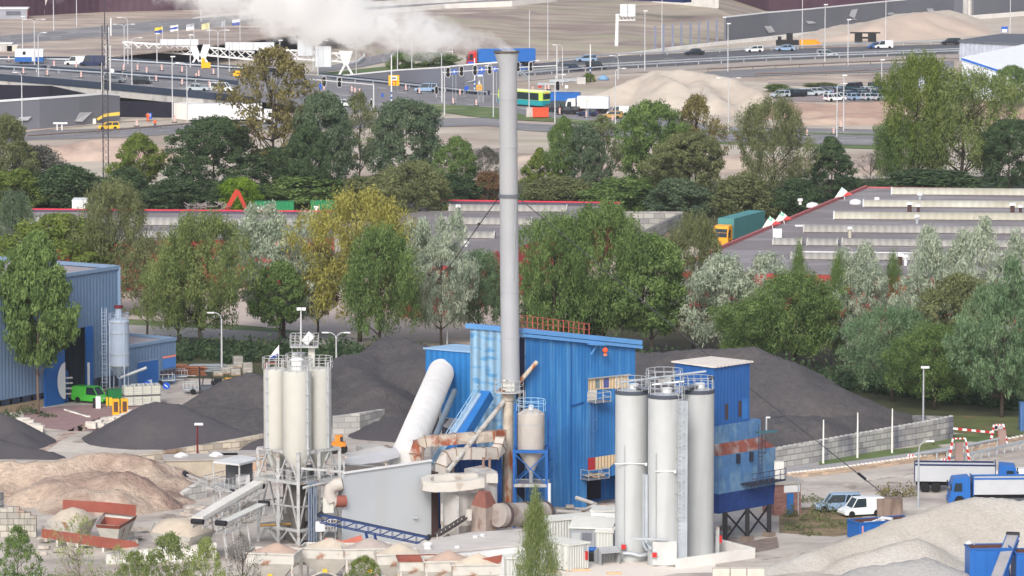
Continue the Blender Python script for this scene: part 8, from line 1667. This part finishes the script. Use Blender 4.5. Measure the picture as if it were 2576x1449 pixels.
for i in range(4):
 a, b = rq[i], rq[(i+1) % 4]
 for h in (.5,1.05): m.beam((a.x,a.y,3.35+h),(b.x,b.y,3.35+h),.05)
 for j in range(6): p = a.lerp(b,j/6); m.beam((p.x,p.y,3.35),(p.x,p.y,4.4),.05)
m.build('railing', STEEL, cab_); c = (rp[0]+rp[2])/2; MB().cbox((c.x,c.y+.6,4.4),(2.4,1.2,2.0),.3).build('screen_box', mat('screen_grey', lin(96,98,104), var=.2), cab_); MB().cbox((c.x+.4,c.y-.4,3.9),(1.2,.8,.9),.3).build('white_cabinet', WHITE, cab_)
for (x, r, w, d, h, c_, l) in [(505,1190,7.5,4,1.6,lin(176,166,150),'low shed with pale domes on its flat roof behind the sand heap'),(600,1180,5.5,3,1.6,lin(180,152,132),'low pinkish shed right of the domed shed')]:
 p = P(x, r); t = thing('low_shed', l, 'shed', p, .12, 'low sheds before the rusty block wall'); MB().box(-w/2,w/2,-d/2,d/2,0,h).build('wall', mat('shedwall_%d' % x, c_, var=.15, sc=1), t); MB().box(-w/2-.15,w/2+.15,-d/2-.15,d/2+.15,h,h+.12).build('roof', mat('shed_roof', lin(172,166,162), var=.15, sc=.5), t)
 if x == 505:
  for xx in (-2.0,1.6): MB().lathe((xx,0,h+.12), [(.7,0),(.75,.15),(.2,.45)], 4).build('roof_dome', WHITE, t)
t = thing('orange_loader', 'small orange loader in the gap behind the machinery roof', 'loader', P(855,1140)); MB().box(-.9,.6,-.6,.6,.4,1.2).box(-.5,.3,-.5,.5,1.2,1.9).build('body', mat('loader_orange', lin(226,140,50)), t); MB().box(.05,.33,-.52,.52,1.3,1.8).build('cab_window', GLASS, t); wheel_parts(t, [(-.6,-.6),(.4,-.6),(-.6,.6),(.4,.6)], .4)
# scrap and debris between
for seed, x0, x1, y0, y1, n_, zz, l in [(31,880,1000,1150,1175,26,.6,'jumble of pale scrap beams behind the machinery roof'),(32,1400,1545,1285,1315,16,1.2,'tangle of pale pipes and beams at the foot of the blue building'),(33,460,640,1275,1330,30,.5,'scattered slabs and beams under the long white conveyor'),(34,90,420,1335,1400,46,.5,'scattered pale slabs around the left hoppers'),(35,640,860,1375,1430,40,.5,'scrap and steel offcuts under the silo tower')]:
 rs = random.Random(seed); m = MB()
 for i in range(n_): p = P(rs.uniform(x0,x1), rs.uniform(y0,y1)); m.cbox((p.x,p.y,rs.uniform(.1,zz)), (rs.uniform(.4,2.4),rs.uniform(.2,.7),rs.uniform(.1,.4)), rs.uniform(-.8,.8))
 tag(m.build('rubble', mat('scrap_pale_%d' % seed, lin(184,176,168), var=.35, sc=1.2, c2=lin(140,110,96), amt=.35, c2s=.6)), l, kind='stuff')
t = thing('bent_pipe', 'pale bent pipe leaving the foot of the blue building', 'pipe'); MB().tube([Q(1449,1252,1330),Q(1497,1268,1335),Q(1460,1290,1340),Q(1400,1286,1345)], .2, 10).build('pipe', mat('pipe_pale', (0,0,0)), t, 'auto')
# ---------------------------------------------------------------- hoppers along the bottom
HW = mat('hopper_white', lin(198,196,190), var=.12, sc=1, c2=lin(160,120,100), amt=.36, c2s=.8, soft=.05)
HR = mat('hopper_red', lin(142,80,68), rough=.7, var=.15, sc=1, c2=lin(140,72,60), amt=.4, c2s=.7)
AGG = [mat('aggregate_%d' % i, lin(*c_), var=.1, sc=2, bump=.4, bsc=6) for i, c_ in enumerate([(184,160,146),(196,184,168),(176,164,158),(204,190,172)])]
def hopper(px, row, w, d, z1, label, rz=-.18, fill=0, rim=None, tall=0.0, empty=False):
 t = thing('aggregate_hopper', label, 'hopper', P(px,row), rz, 'aggregate hoppers along the bottom'); x, y = w/2, d/2; zm = z1-.9; zb = z1-2.4
 m = MB(); V8 = lambda k, z, kk=1: [(-x*k,-y*k,z),(x*k,-y*k,z),(x*k,y*k,z),(-x*k,y*k,z)]
 m.add(V8(1,z1)+V8(1,zm)+V8(.4,zb), [(0,1,5,4),(1,2,6,5),(2,3,7,6),(3,0,4,7),(4,5,9,8),(5,6,10,9),(6,7,11,10),(7,4,8,11)]); m.build('bin', HW, t)
 r_ = MB(); c4 = V8(1.02,z1)
 for i in range(4): r_.beam(c4[i], c4[(i+1) % 4], .14)
 r_.build('rim', rim or HW, t)
 for sx in (-1,1):
  for sy in (-1,1): MB().beam((sx*x*.92,sy*y*.92,0),(sx*x*.92,sy*y*.92,zm),.16).build('leg', HW, t)
 m = MB(); m.beam((-x*.9,-y*.95,.3),(0,-y*.95,zb+.4),.12); m.beam((x*.9,-y*.95,.3),(0,-y*.95,zb+.4),.12); m.build('brace', HW, t); MB().cbox((0,-y*.96,zb+.4),(.4,.12,.3)).build('yellow_gate', YELL, t)
 if not empty:
  n = 12; vs = []; rs = np.random.RandomState(int(px))
  for j in range(n+1):
   for i in range(n+1):
    u, v = i/n*2-1, j/n*2-1; hgt = .95*max(0, 1-math.hypot(u-.1,v)*.85) + rs.rand()*.06; vs.append((u*x*.97, v*y*.97, z1-.25+hgt*1.1))
  MB().add(vs, [(j*(n+1)+i,j*(n+1)+i+1,(j+1)*(n+1)+i+1,(j+1)*(n+1)+i) for j in range(n) for i in range(n)]).build('aggregate', AGG[fill], t, True)
 else: MB().add([(v[0],v[1],v[2]) for v in V8(.98,z1-.1)]+V8(.4,zb), [(0,4,5,1),(1,5,6,2),(2,6,7,3),(3,7,4,0)]).build('inside', HR, t)
 if tall:
  m = MB(); m.add([(-x,y,z1),(x,y,z1),(x,y+.2,z1+tall),(-x,y+.2,z1+tall)], [(0,1,2,3)]); m.build('back_plate', HR, t)
 return t
zz_r = lambda row, top: zp(P(1288,row), top-16)
hopper(690,1478,4.4,3.2,zz_r(1478,1402),'leftmost hopper of the right row, heaped with brown grit',-.2,0); hopper(735+90,1462,4.6,3.0,zz_r(1462,1390),'hopper heaped with pale gravel under the red plate',-.15,1)
hopper(925,1470,4.4,3.2,zz_r(1470,1390),'hopper with a rounded pinkish heap right of the narrow gap',.12,2); hopper(1000,1480,4.0,3.2,zz_r(1480,1404),'hopper with a pale pointed heap near the middle',.12,1); hopper(1050,1500,3.4,3.0,zz_r(1500,1420),'empty hopper with a rusty red rim',.1,0,HR,0,True)
hopper(1122,1505,4.0,3.0,zz_r(1505,1422),'hopper with a brown pointed heap second from the right',.1,0); hopper(1195,1512,4.2,3.0,zz_r(1512,1430),'rightmost hopper with a tall sandy heap',.1,3)
t = thing('rusty_plate', 'torn rusty plate at the right end of the hoppers', 'plate'); R_ = lambda x, y: Q(x,y,1515); MB().add([R_(1213,1405),R_(1264,1395),R_(1256,1440),R_(1213,1449),R_(1213,1470),R_(1240,1470)], [(0,1,2,3),(3,2,5,4)]).build('plate', HR, t)
t = thing('red_chute', 'pale red folded chute plates above the hoppers before the clad wall', 'chute'); R_ = lambda x, y: Q(x,y,1430); MB().add([R_(818,1352),R_(862,1360),R_(862,1378),R_(810,1372)], [(0,1,2,3)]).add([R_(862,1360),R_(908,1346),R_(916,1366),R_(862,1378)], [(0,1,2,3)]).build('plates', mat('chute_red', lin(196,116,100), var=.1), t)
# left hoppers
def bigbin(label, pts_top, z1, depth, fillm, backs=None, row=1400):
 t = thing('feed_bin', label, 'hopper'); v = [P(x,y,z1) for x,y in pts_top]; o = sum(v, Vector())/len(v); lo = [o+(p-o)*.6-Vector((0,0,depth)) for p in v]; n = len(v)
 MB().add(v+lo, [(i,(i+1) % n,n+(i+1) % n,n+i) for i in range(n)]).build('bin', HW, t)
 if fillm:
  tp = o+Vector((0,0,1.1)); MB().add([o+(p-o)*.97-Vector((0,0,.1)) for p in v]+[o+(p-o)*.45+Vector((0,0,.8)) for p in v]+[tp], [(i,(i+1) % n,n+(i+1) % n,n+i) for i in range(n)]+[(n+i,n+(i+1) % n,2*n) for i in range(n)]).build('aggregate', fillm, t, True)
 else: MB().add([p-Vector((0,0,.05)) for p in v]+[p+Vector((0,0,.2)) for p in lo], [(i,n+i,n+(i+1) % n,(i+1) % n) for i in range(n)]+[tuple(range(n,2*n))]).build('inside', HR, t)
 for p in lo: MB().beam((p.x,p.y,0),(p.x,p.y,p.z),.2).build('leg', HW, t)
 if backs: m = MB(); [m.add([P(a,b,z1),P(c,d,z1),P(c,d,z1)+Vector((0,.2,hh_)),P(a,b,z1)+Vector((0,.2,hh_))], [(0,1,2,3)]) for a,b,c,d,hh_ in backs]; m.build('red_side', HR, t)
 return t
bigbin('feed bin heaped with pale sand at the left behind the bare sapling', [(116,1308),(200,1318),(246,1302),(170,1290)], 2.6, 1.8, AGG[1]); bigbin('open red lined feed bin with white outside beside the sand filled bin', [(240,1318),(300,1322),(345,1296),(262,1288)], 2.8, 2.0, None, [(158,1284,262,1290,1.0),(262,1290,342,1298,1.0)])
bigbin('long pale covered bin with a red plate at the foot of the conveyor', [(376,1338),(480,1352),(546,1334),(390,1312)], 2.4, 1.8, AGG[3])
t = thing('red_bin_row', 'row of orange red sloping bin plates in the lower left', 'plate'); R_ = lambda x, y: Q(x,y,1425); MB().add([R_(106,1330),R_(240,1348),R_(340,1362),R_(350,1374),R_(290,1382),R_(260,1378),R_(104,1352)], [tuple(range(7))]).build('plates', HR, t)
t = thing('beam_wall', 'long low white wall behind the young trees at the bottom left', 'wall'); m = MB(); m.wall([(P(268,1420),0,1.0),(P(545,1408),0,1.6)], .5); m.build('wall', CONCW, t)
# ---------------------------------------------------------------- long white building, containers, sheds
lb = thing('long_office', 'long low building with flat white roof and blank white wall behind the hoppers', 'building'); z = 3.0
rp = [P(985,1398,z),P(1290,1352*1.0+12,z),P(1290,1332,z),P(1130,1345,z)]
rp = [P(960,1400,z),P(1108,1393,z),P(1372,1366,z),P(1330,1334,z),P(1180,1344,z),P(1100,1360,z)]
MB().prism(rp, 0, z).build('wall', WHITE, lb); o_ = sum(rp, Vector())/6; MB().prism([v+(v-o_).normalized()*.25 for v in rp], z+.01, z+.14).build('roof', mat('roof_whitegrey', lin(198,192,188), var=.1, sc=.5, c2=lin(178,168,162), amt=.4, c2s=.2), lb)
for x, y in ((1076,1358+22),(1150,1378),(1196,1352),(1214,1348),(1040,1386)): p = P(x, y, z+.14); MB().lathe(p, [(.35,0),(.3,.3),(.42,.32),(.42,.5),(.2,.6)] if x == 1076 else [(.25,0),(.3,.15),(.1,.2)], 12).build('roof_vent', WHITE, lb, 'auto')
def cont(px, row, w, d, h, rz, m_, label, door=True, slope=0, parts=()):
 t = thing('site_container', label, 'container', P(px,row), rz, 'pale containers and cabins at the silo foot'); MB().box(-w/2,w/2,-d/2,d/2,.1,h).build('body', m_, t)
 MB().add([(-w/2-.1,-d/2-.15,h),(w/2+.1,-d/2-.15,h),(w/2+.1,d/2+.1,h+slope),(-w/2-.1,d/2+.1,h+slope),(-w/2-.1,-d/2-.15,h+.12),(w/2+.1,-d/2-.15,h+.12),(w/2+.1,d/2+.1,h+slope+.12),(-w/2-.1,d/2+.1,h+slope+.12)], [(0,3,2,1),(4,5,6,7),(0,1,5,4),(1,2,6,5),(2,3,7,6),(3,0,4,7)]).build('roof', mat('cont_roof', lin(214,214,208), var=.08, sc=.8), t)
 for nm, b, mm in parts: MB().box(*b).build(nm, mm, t)
 return t
CWH = mat('container_ribbed', lin(206,208,204), corr=.3, ccol=.1, var=.06); CGR = mat('cabin_grey', lin(152,156,162), corr=.4, ccol=.05, var=.06)
cont(1400,1425,2.4,6,2.4,.75,CWH,'white ribbed container with a red extinguisher behind the columnar poplar',parts=[('extinguisher',(.75,.98,-3.15,-3.0,.9,1.7),RED),('grille',(.5,.95,-3.06,-3.0,1.7,2.2),GALV)])
cont(1425,1368,6.4,2.5,2.5,-.72+1.2,CWH,'long white container end on behind the poplar'); cont(1492,1390,3.9,3.2,2.5,-.16,CGR,'grey cabin with sloping roof and louvred grille beside the left silo',slope=.5,parts=[('door',(-1.8,-1.0,-1.65,-1.6,.1,2.1),mat('door_pale', lin(176,180,184))),('louvre',(-.8,.1,-1.66,-1.6,1.4,2.1),mat('louvre', lin(110,114,124))),('dark_doorway',(.5,1.5,-1.66,-1.6,.1,2.0),mat('doorway_grey', lin(84,88,96)))])
cont(1523,1398,1.6,1.4,2.3,-.16,CWH,'narrow pale pump cabin with tilted roof before the grey cabin',slope=.25); cont(1532,1360,3.2,3,3.0,-.1,WHITE,'white cabin half hidden behind the left silo')
t = thing('pump_hood', 'small grey gabled pump hood at the foot of the left silo', 'hood', P(1528,1418), .45); MB().add([(-1,-.8,0),(-1,.8,0),(-1,.8,1.1),(-1,0,1.6),(-1,-.8,1.1),(1,-.8,0),(1,.8,0),(1,.8,1.1),(1,0,1.6),(1,-.8,1.1)], [(4,3,8,9),(3,2,7,8),(2,1,6,7),(0,1,2,3,4),(5,9,8,7,6)]).build('hood', mat('hood_grey', lin(166,168,172), corr=.3), t)
t = thing('blue_pump', 'small blue motor pump left of the grey pump hood', 'pump', P(1487,1412)); MB().cyl((-.4,0,1.1),(.5,0,1.1),.24,n=12).build('motor', BLUE, t, 'auto'); MB().box(-.5,.5,-.3,.3,0,.8).build('stand', BLACK, t)
cont(1300,1462,2.2,3,2.3,.1,CWH,'pale ribbed cabinet left of the poplar behind the torn plate')
m = MB();
for x, y, l_ in ((1455,1437,2.2),(1545,1445,1.4),(1380,1440,1.5)): p = P(x,y); m.cbox((p.x,p.y,.12),(l_,.25,.18),.1)
solo(m, 'timber_beams', mat('timber', lin(204,170,136)), 'loose timber beams on the pale ground before the silos', 'timber')
for k, (x0, x1) in enumerate([(1793,1835),(1838,1877),(1880,1922)]): a, b = P(x0,1470), P(x1,1470); t = solo(MB().box(a.x,b.x,a.y,a.y+1,0,1.4), 'concrete_block', mat('block_cream', lin(206,198,188), var=.08, sc=1.2), ['left one of the three cream concrete blocks at the bottom edge','middle one of the three cream concrete blocks at the bottom edge','right one of the three cream concrete blocks at the bottom edge'][k], 'block', 'cream concrete blocks')
# ---------------------------------------------------------------- right side things
bh = thing('brick_hut', 'small brick hut with white fascia right of the rusty hopper', 'hut', P(1990,1290), .35); MB().box(-2.2,.6,-1,2,0,3.0).build('wall', mat('brick_wall', lin(150,110,104), brick=(.5,.2,.02), mortar=.8), bh); MB().box(-2.4,.9,-1.2,2.2,3.0,3.3).build('roof', mat('hut_roof', lin(168,164,160)), bh); MB().box(-1.2,.5,-1.06,-1.0,2.2,2.95).build('fascia', WHITE, bh); MB().box(-.9,-.2,-1.06,-1.0,.1,2.1).build('door', mat('door_blue', (0,0,0)), bh)
for x0, r0, l in [(2008,1298,'thin fence post with wire before the brick hut')]: solo(MB().cyl(P(x0,r0), Vector((P(x0,r0).x,P(x0,r0).y,zp(P(x0,r0),1196))), .06, n=6), 'fence_post', GALV, l, 'post')
def skip(px, row, rz, L, Wd, h, label, junk=False):
 t = thing('skip', label, 'skip', P(px,row), rz); m = MB(); th = .1; e = .35
 m.add([(-L/2,-Wd/2,.1),(L/2,-Wd/2,.1),(L/2,Wd/2,.1),(-L/2,Wd/2,.1),(-L/2-.0,-Wd/2,h),(L/2+e,-Wd/2,h),(L/2+e,Wd/2,h),(-L/2,Wd/2,h)], [(0,3,2,1),(0,1,5,4),(1,2,6,5),(2,3,7,6),(3,0,4,7)]); m.build('body', LBL, t)
 MB().add([(-L/2+.1,-Wd/2+.1,.3),(L/2-.1,-Wd/2+.1,.3),(L/2-.1,Wd/2-.1,.3),(-L/2+.1,Wd/2-.1,.3),(-L/2+.1,-Wd/2+.1,h),(L/2+e-.1,-Wd/2+.1,h),(L/2+e-.1,Wd/2-.1,h),(-L/2+.1,Wd/2-.1,h)], [(0,1,2,3),(0,4,5,1),(1,5,6,2),(2,6,7,3),(3,7,4,0)]).build('inside', mat('skip_inside', lin(96,66,62) if junk else lin(50,54,76), var=.2), t)
 r_ = MB(); c4 = [(-L/2,-Wd/2,h),(L/2+e,-Wd/2,h),(L/2+e,Wd/2,h),(-L/2,Wd/2,h)]
 for i in range(4): r_.beam(c4[i], c4[(i+1) % 4], .16)
 r_.build('rim', BLUE, t); rb_ = MB()
 for i in range(int(L)): rb_.box(-L/2+.4+i, -L/2+.52+i, -Wd/2-.08, -Wd/2, .1, h)
 rb_.build('ribs', LBL, t)
 if junk:
  for i in range(4): MB().cbox((-1+i*.6,0,h-.2+.1*i),(1.2,.3,.2),i*.7).build('rubble', WHITE, t)
  for x in (-L/2+.25,-.6,.4): MB().box(x,x+.15,-Wd/2-.12,-Wd/2-.08,h*.35,h*.85).build('warning_stripe', mat('stripe_pink', lin(220,150,150)), t)
 return t
skip(2212,1352,.42,5.6,2.4,1.7,'open blue skip with rubble in front of the anchor block',True); skip(2480,1475,.1,3.4,2.6,3.6,'tall open blue bin in the lower right corner beside the conveyor')
skip(2585,1475,.1,2.6,2.6,3.2,'second blue bin cut by the right frame edge')
conveyor('steep blue conveyor with pale belt between the blue bins at the right edge', Q(2500,1470,1520), Q(2548,1345,1460), 1.0, mat('belt_pale', lin(170,168,170)), LBL, .5, (.9,))
t = thing('lamp_shade', 'pale conical lamp left of the tall open blue bin', 'lamp'); MB().lathe(Q(2437,1366,1475), [(.05,.2),(.35,0),(.3,-.08)], 14).build('shade', WHITE, t, 'auto'); MB().beam(Q(2437,1362,1475),Q(2452,1370,1475),.06).build('arm', GALV, t)
guardrail([(2300,1161),(2375,1151),(2470,1130),(2530,1118)], 'upper crash barrier of the weighbridge lane with a red striped end', z0f, 1.6, .75); guardrail([(2382,1172),(2440,1160),(2576,1128),(2640,1112)], 'lower crash barrier of the weighbridge lane with a red striped end', z0f, 1.6, .75)
def stripes(px, row, label):
 t = thing('striped_end', label, 'marker', P(px,row), .1, 'striped barrier ends'); MB().box(-.3,.3,-.06,.06,.5,.85).build('board', WHITE, t)
 for i in range(2): MB().add([(-.25+i*.3,-.08,.5),(-.12+i*.3,-.08,.5),(.03+i*.3,-.08,.85),(-.1+i*.3,-.08,.85)], [(0,1,2,3)]).build('stripe', RED, t)
stripes(2290,1163,'red striped board at the left end of the upper crash barrier'); stripes(2374,1174,'red striped board at the left end of the lower crash barrier')
def aframe(px, row, top, w, label):
 t = thing('height_frame', label, 'frame', P(px,row), .1, 'red and white height frames'); z = zp(P(px,row),top); L_ = w/2/S(row);
 for s in (-1,1):
  for yy in (-.4,.4):
   n = 8
   for i in range(n):
    a, b = Vector((s*L_,yy,z*i/n)), Vector((s*L_,yy,z*(i+1)/n)); f = lambda v: Vector((v.x*(1-.45*v.z/z), v.y*(1-.7*v.z/z), v.z))
    MB().beam(f(a), f(b), .13).build('leg_segment', WHITE if i % 2 else RED, t)
 for i in range(6): MB().beam((-L_*.55+L_*1.1*i/6,0,z),(-L_*.55+L_*1.1*(i+1)/6,0,z),.14).build('bar_segment', WHITE if i % 2 else RED, t)
aframe(2412,1175,1103,58,'left red and white height frame over the weighbridge'); aframe(2512,1122,1068,44,'right red and white height frame with a white sign box')
t = thing('sign_box', 'white sign box on top of the right height frame', 'sign', P(2510,1120)); z = zp(P(2510,1120),1082); MB().box(-.5,.5,-.1,.1,z,z+.6).build('board', WHITE, t); MB().box(-.35,-.05,-.13,-.1,z+.15,z+.45).build('dark_field', BLACK, t); MB().beam((0,0,0),(0,0,z),.12).build('post', RED, t)
for px, row, top, l in [(2412,1172,1112,'brown concrete pillar in the left height frame'),(2520,1122,1080,'brown concrete pillar in the right height frame')]:
 p = P(px,row); solo(MB().box(p.x-.4,p.x+.4,p.y-.3,p.y+.3,0,zp(p,top)), 'pillar', mat('pillar_brown', lin(150,128,122), var=.15, sc=1), l, 'pillar', 'brown pillars at the weighbridge')
t = thing('boom_barrier', 'red and white boom barrier behind the block wall', 'barrier'); a, b = Q(2398,1078,1108), Q(2500,1088,1106)
for i in range(9): MB().beam(a.lerp(b,i/9), a.lerp(b,(i+1)/9), .22).build('boom_segment', RED if i % 2 else WHITE, t)
t = thing('small_machine', 'white and orange machine beyond the tipper lorries at the right edge', 'machine', P(2552,1215)); MB().box(-2.5,-.8,-.6,.6,.3,1.2).box(0,3,-.7,.7,.4,1.5).build('body', WHITE, t); MB().box(-.8,.0,-.6,.6,.3,1.7).build('cab', ORNG, t)
p = P(2576,1085); solo(MB().box(p.x-.4,p.x+3,p.y,p.y+2,0,3.0), 'blue_cabin', mat('cabin_blue', lin(74,110,160), corr=.4), 'small blue cabin cut by the right frame edge before the trees', 'cabin')
# ---------------------------------------------------------------- smoke drifting from the chimney
sm = bpy.data.materials.new('smoke_volume'); sm.use_nodes = True; N = sm.node_tree.nodes; L = sm.node_tree.links; N.clear()
out = N.new('ShaderNodeOutputMaterial'); pv = N.new('ShaderNodeVolumePrincipled'); L.new(pv.outputs[0], out.inputs['Volume'])
pv.inputs['Color'].default_value = (1,1,1,1); pv.inputs['Anisotropy'].default_value = .1
row = 1308; A = Q(1276,128,row); tc = N.new('ShaderNodeTexCoord')
def nd(op, a, b=None, c=None):
 x = N.new('ShaderNodeMath'); x.operation = op
 for i, v in enumerate((a, b, c)):
  if v is None: continue
  if hasattr(v, 'links'): L.new(v, x.inputs[i])
  else: x.inputs[i].default_value = v
 return x.outputs[0]
sep = N.new('ShaderNodeSeparateXYZ'); L.new(tc.outputs['Object'], sep.inputs[0]); X, Y, Z = sep.outputs
# plume axis: x = distance drifted left (metres), local -x
u = nd('MULTIPLY', X, -1)
def curve(pts):      # piecewise curve of u
 fc = N.new('ShaderNodeFloatCurve'); cu = fc.mapping.curves[0]; L.new(nd('DIVIDE', u, 44.), fc.inputs['Value'])
 fc.mapping.use_clip = False
 while len(cu.points) > 2: cu.points.remove(cu.points[-1])
 for i, (a, b) in enumerate(pts):
  if i < 2: cu.points[i].location = (a/44., b/20.)
  else: cu.points.new(a/44., b/20.)
 fc.mapping.update(); return nd('MULTIPLY', fc.outputs[0], 20.)
zc = curve([(0,.3),(2,1.2),(6,1.7),(12,2.7),(20,4.8),(30,6.2),(44,7.6)]); rr_u = curve([(0,.55),(2,1.0),(6,1.9),(12,3.0),(20,3.4),(30,2.6),(44,2.2)])
mp = N.new('ShaderNodeMapping'); L.new(tc.outputs['Object'], mp.inputs[0]); nz = N.new('ShaderNodeTexNoise'); nz.inputs['Scale'].default_value = .32; nz.inputs['Detail'].default_value = 6; nz.inputs['Roughness'].default_value = .62; L.new(mp.outputs[0], nz.inputs['Vector'])
nz2 = N.new('ShaderNodeTexNoise'); nz2.inputs['Scale'].default_value = .13; nz2.inputs['Detail'].default_value = 2; L.new(mp.outputs[0], nz2.inputs['Vector'])
dz = nd('DIVIDE', nd('SUBTRACT', Z, zc), rr_u); dy = nd('DIVIDE', Y, rr_u); d = nd('SQRT', nd('ADD', nd('MULTIPLY', dz, dz), nd('MULTIPLY', dy, dy)))
nn_ = nd('ADD', nd('MULTIPLY', nd('SUBTRACT', nz.outputs['Fac'], .5), 3.0), nd('MULTIPLY', nd('SUBTRACT', nz2.outputs['Fac'], .5), 2.0))
val = nd('SUBTRACT', nd('ADD', 1.0, nn_), d)
fade = curve([(0,20),(4,17),(12,10),(22,5.5),(32,2),(44,.6)])
dens = nd('MULTIPLY', nd('MINIMUM', nd('MAXIMUM', val, 0), 1.0), nd('MULTIPLY', fade, .95))
L.new(dens, pv.inputs['Density'])
smk = MB(); prof = [(.9,-.4,-1,1),(-2,-1.2,-2,4),(-12,-3.6,-5,9),(-22,-2.6,-6.5,13),(-45,0,-7,16)]
vs = []
for x, z0, y0, z1 in prof: h = -y0; vs += [(x,-h,z0),(x,h,z0),(x,h,z1),(x,-h,z1)]
n = len(prof); smk.add(vs, [(i*4+k, i*4+4+k, i*4+4+(k+1) % 4, i*4+(k+1) % 4) for i in range(n-1) for k in range(4)] + [(0,1,2,3), tuple((n-1)*4+k for k in (3,2,1,0))])
so2 = smk.build('smoke', sm); so2.location = A; tag(so2, 'white smoke plume drifting left from the chimney top', None, None, 'stuff')
# ---------------------------------------------------------------- air
hz_ = bpy.data.materials.new('haze_air'); hz_.use_nodes = True; N = hz_.node_tree.nodes; N.clear(); o1 = N.new('ShaderNodeOutputMaterial'); v1 = N.new('ShaderNodeVolumePrincipled'); v1.inputs['Color'].default_value = (.86,.92,1,1); v1.inputs['Density'].default_value = .00005; v1.inputs['Anisotropy'].default_value = .2; hz_.node_tree.links.new(v1.outputs[0], o1.inputs['Volume'])
tag(MB().box(-900,900,-30,3200,-2,90).build('haze', hz_), kind='stuff')
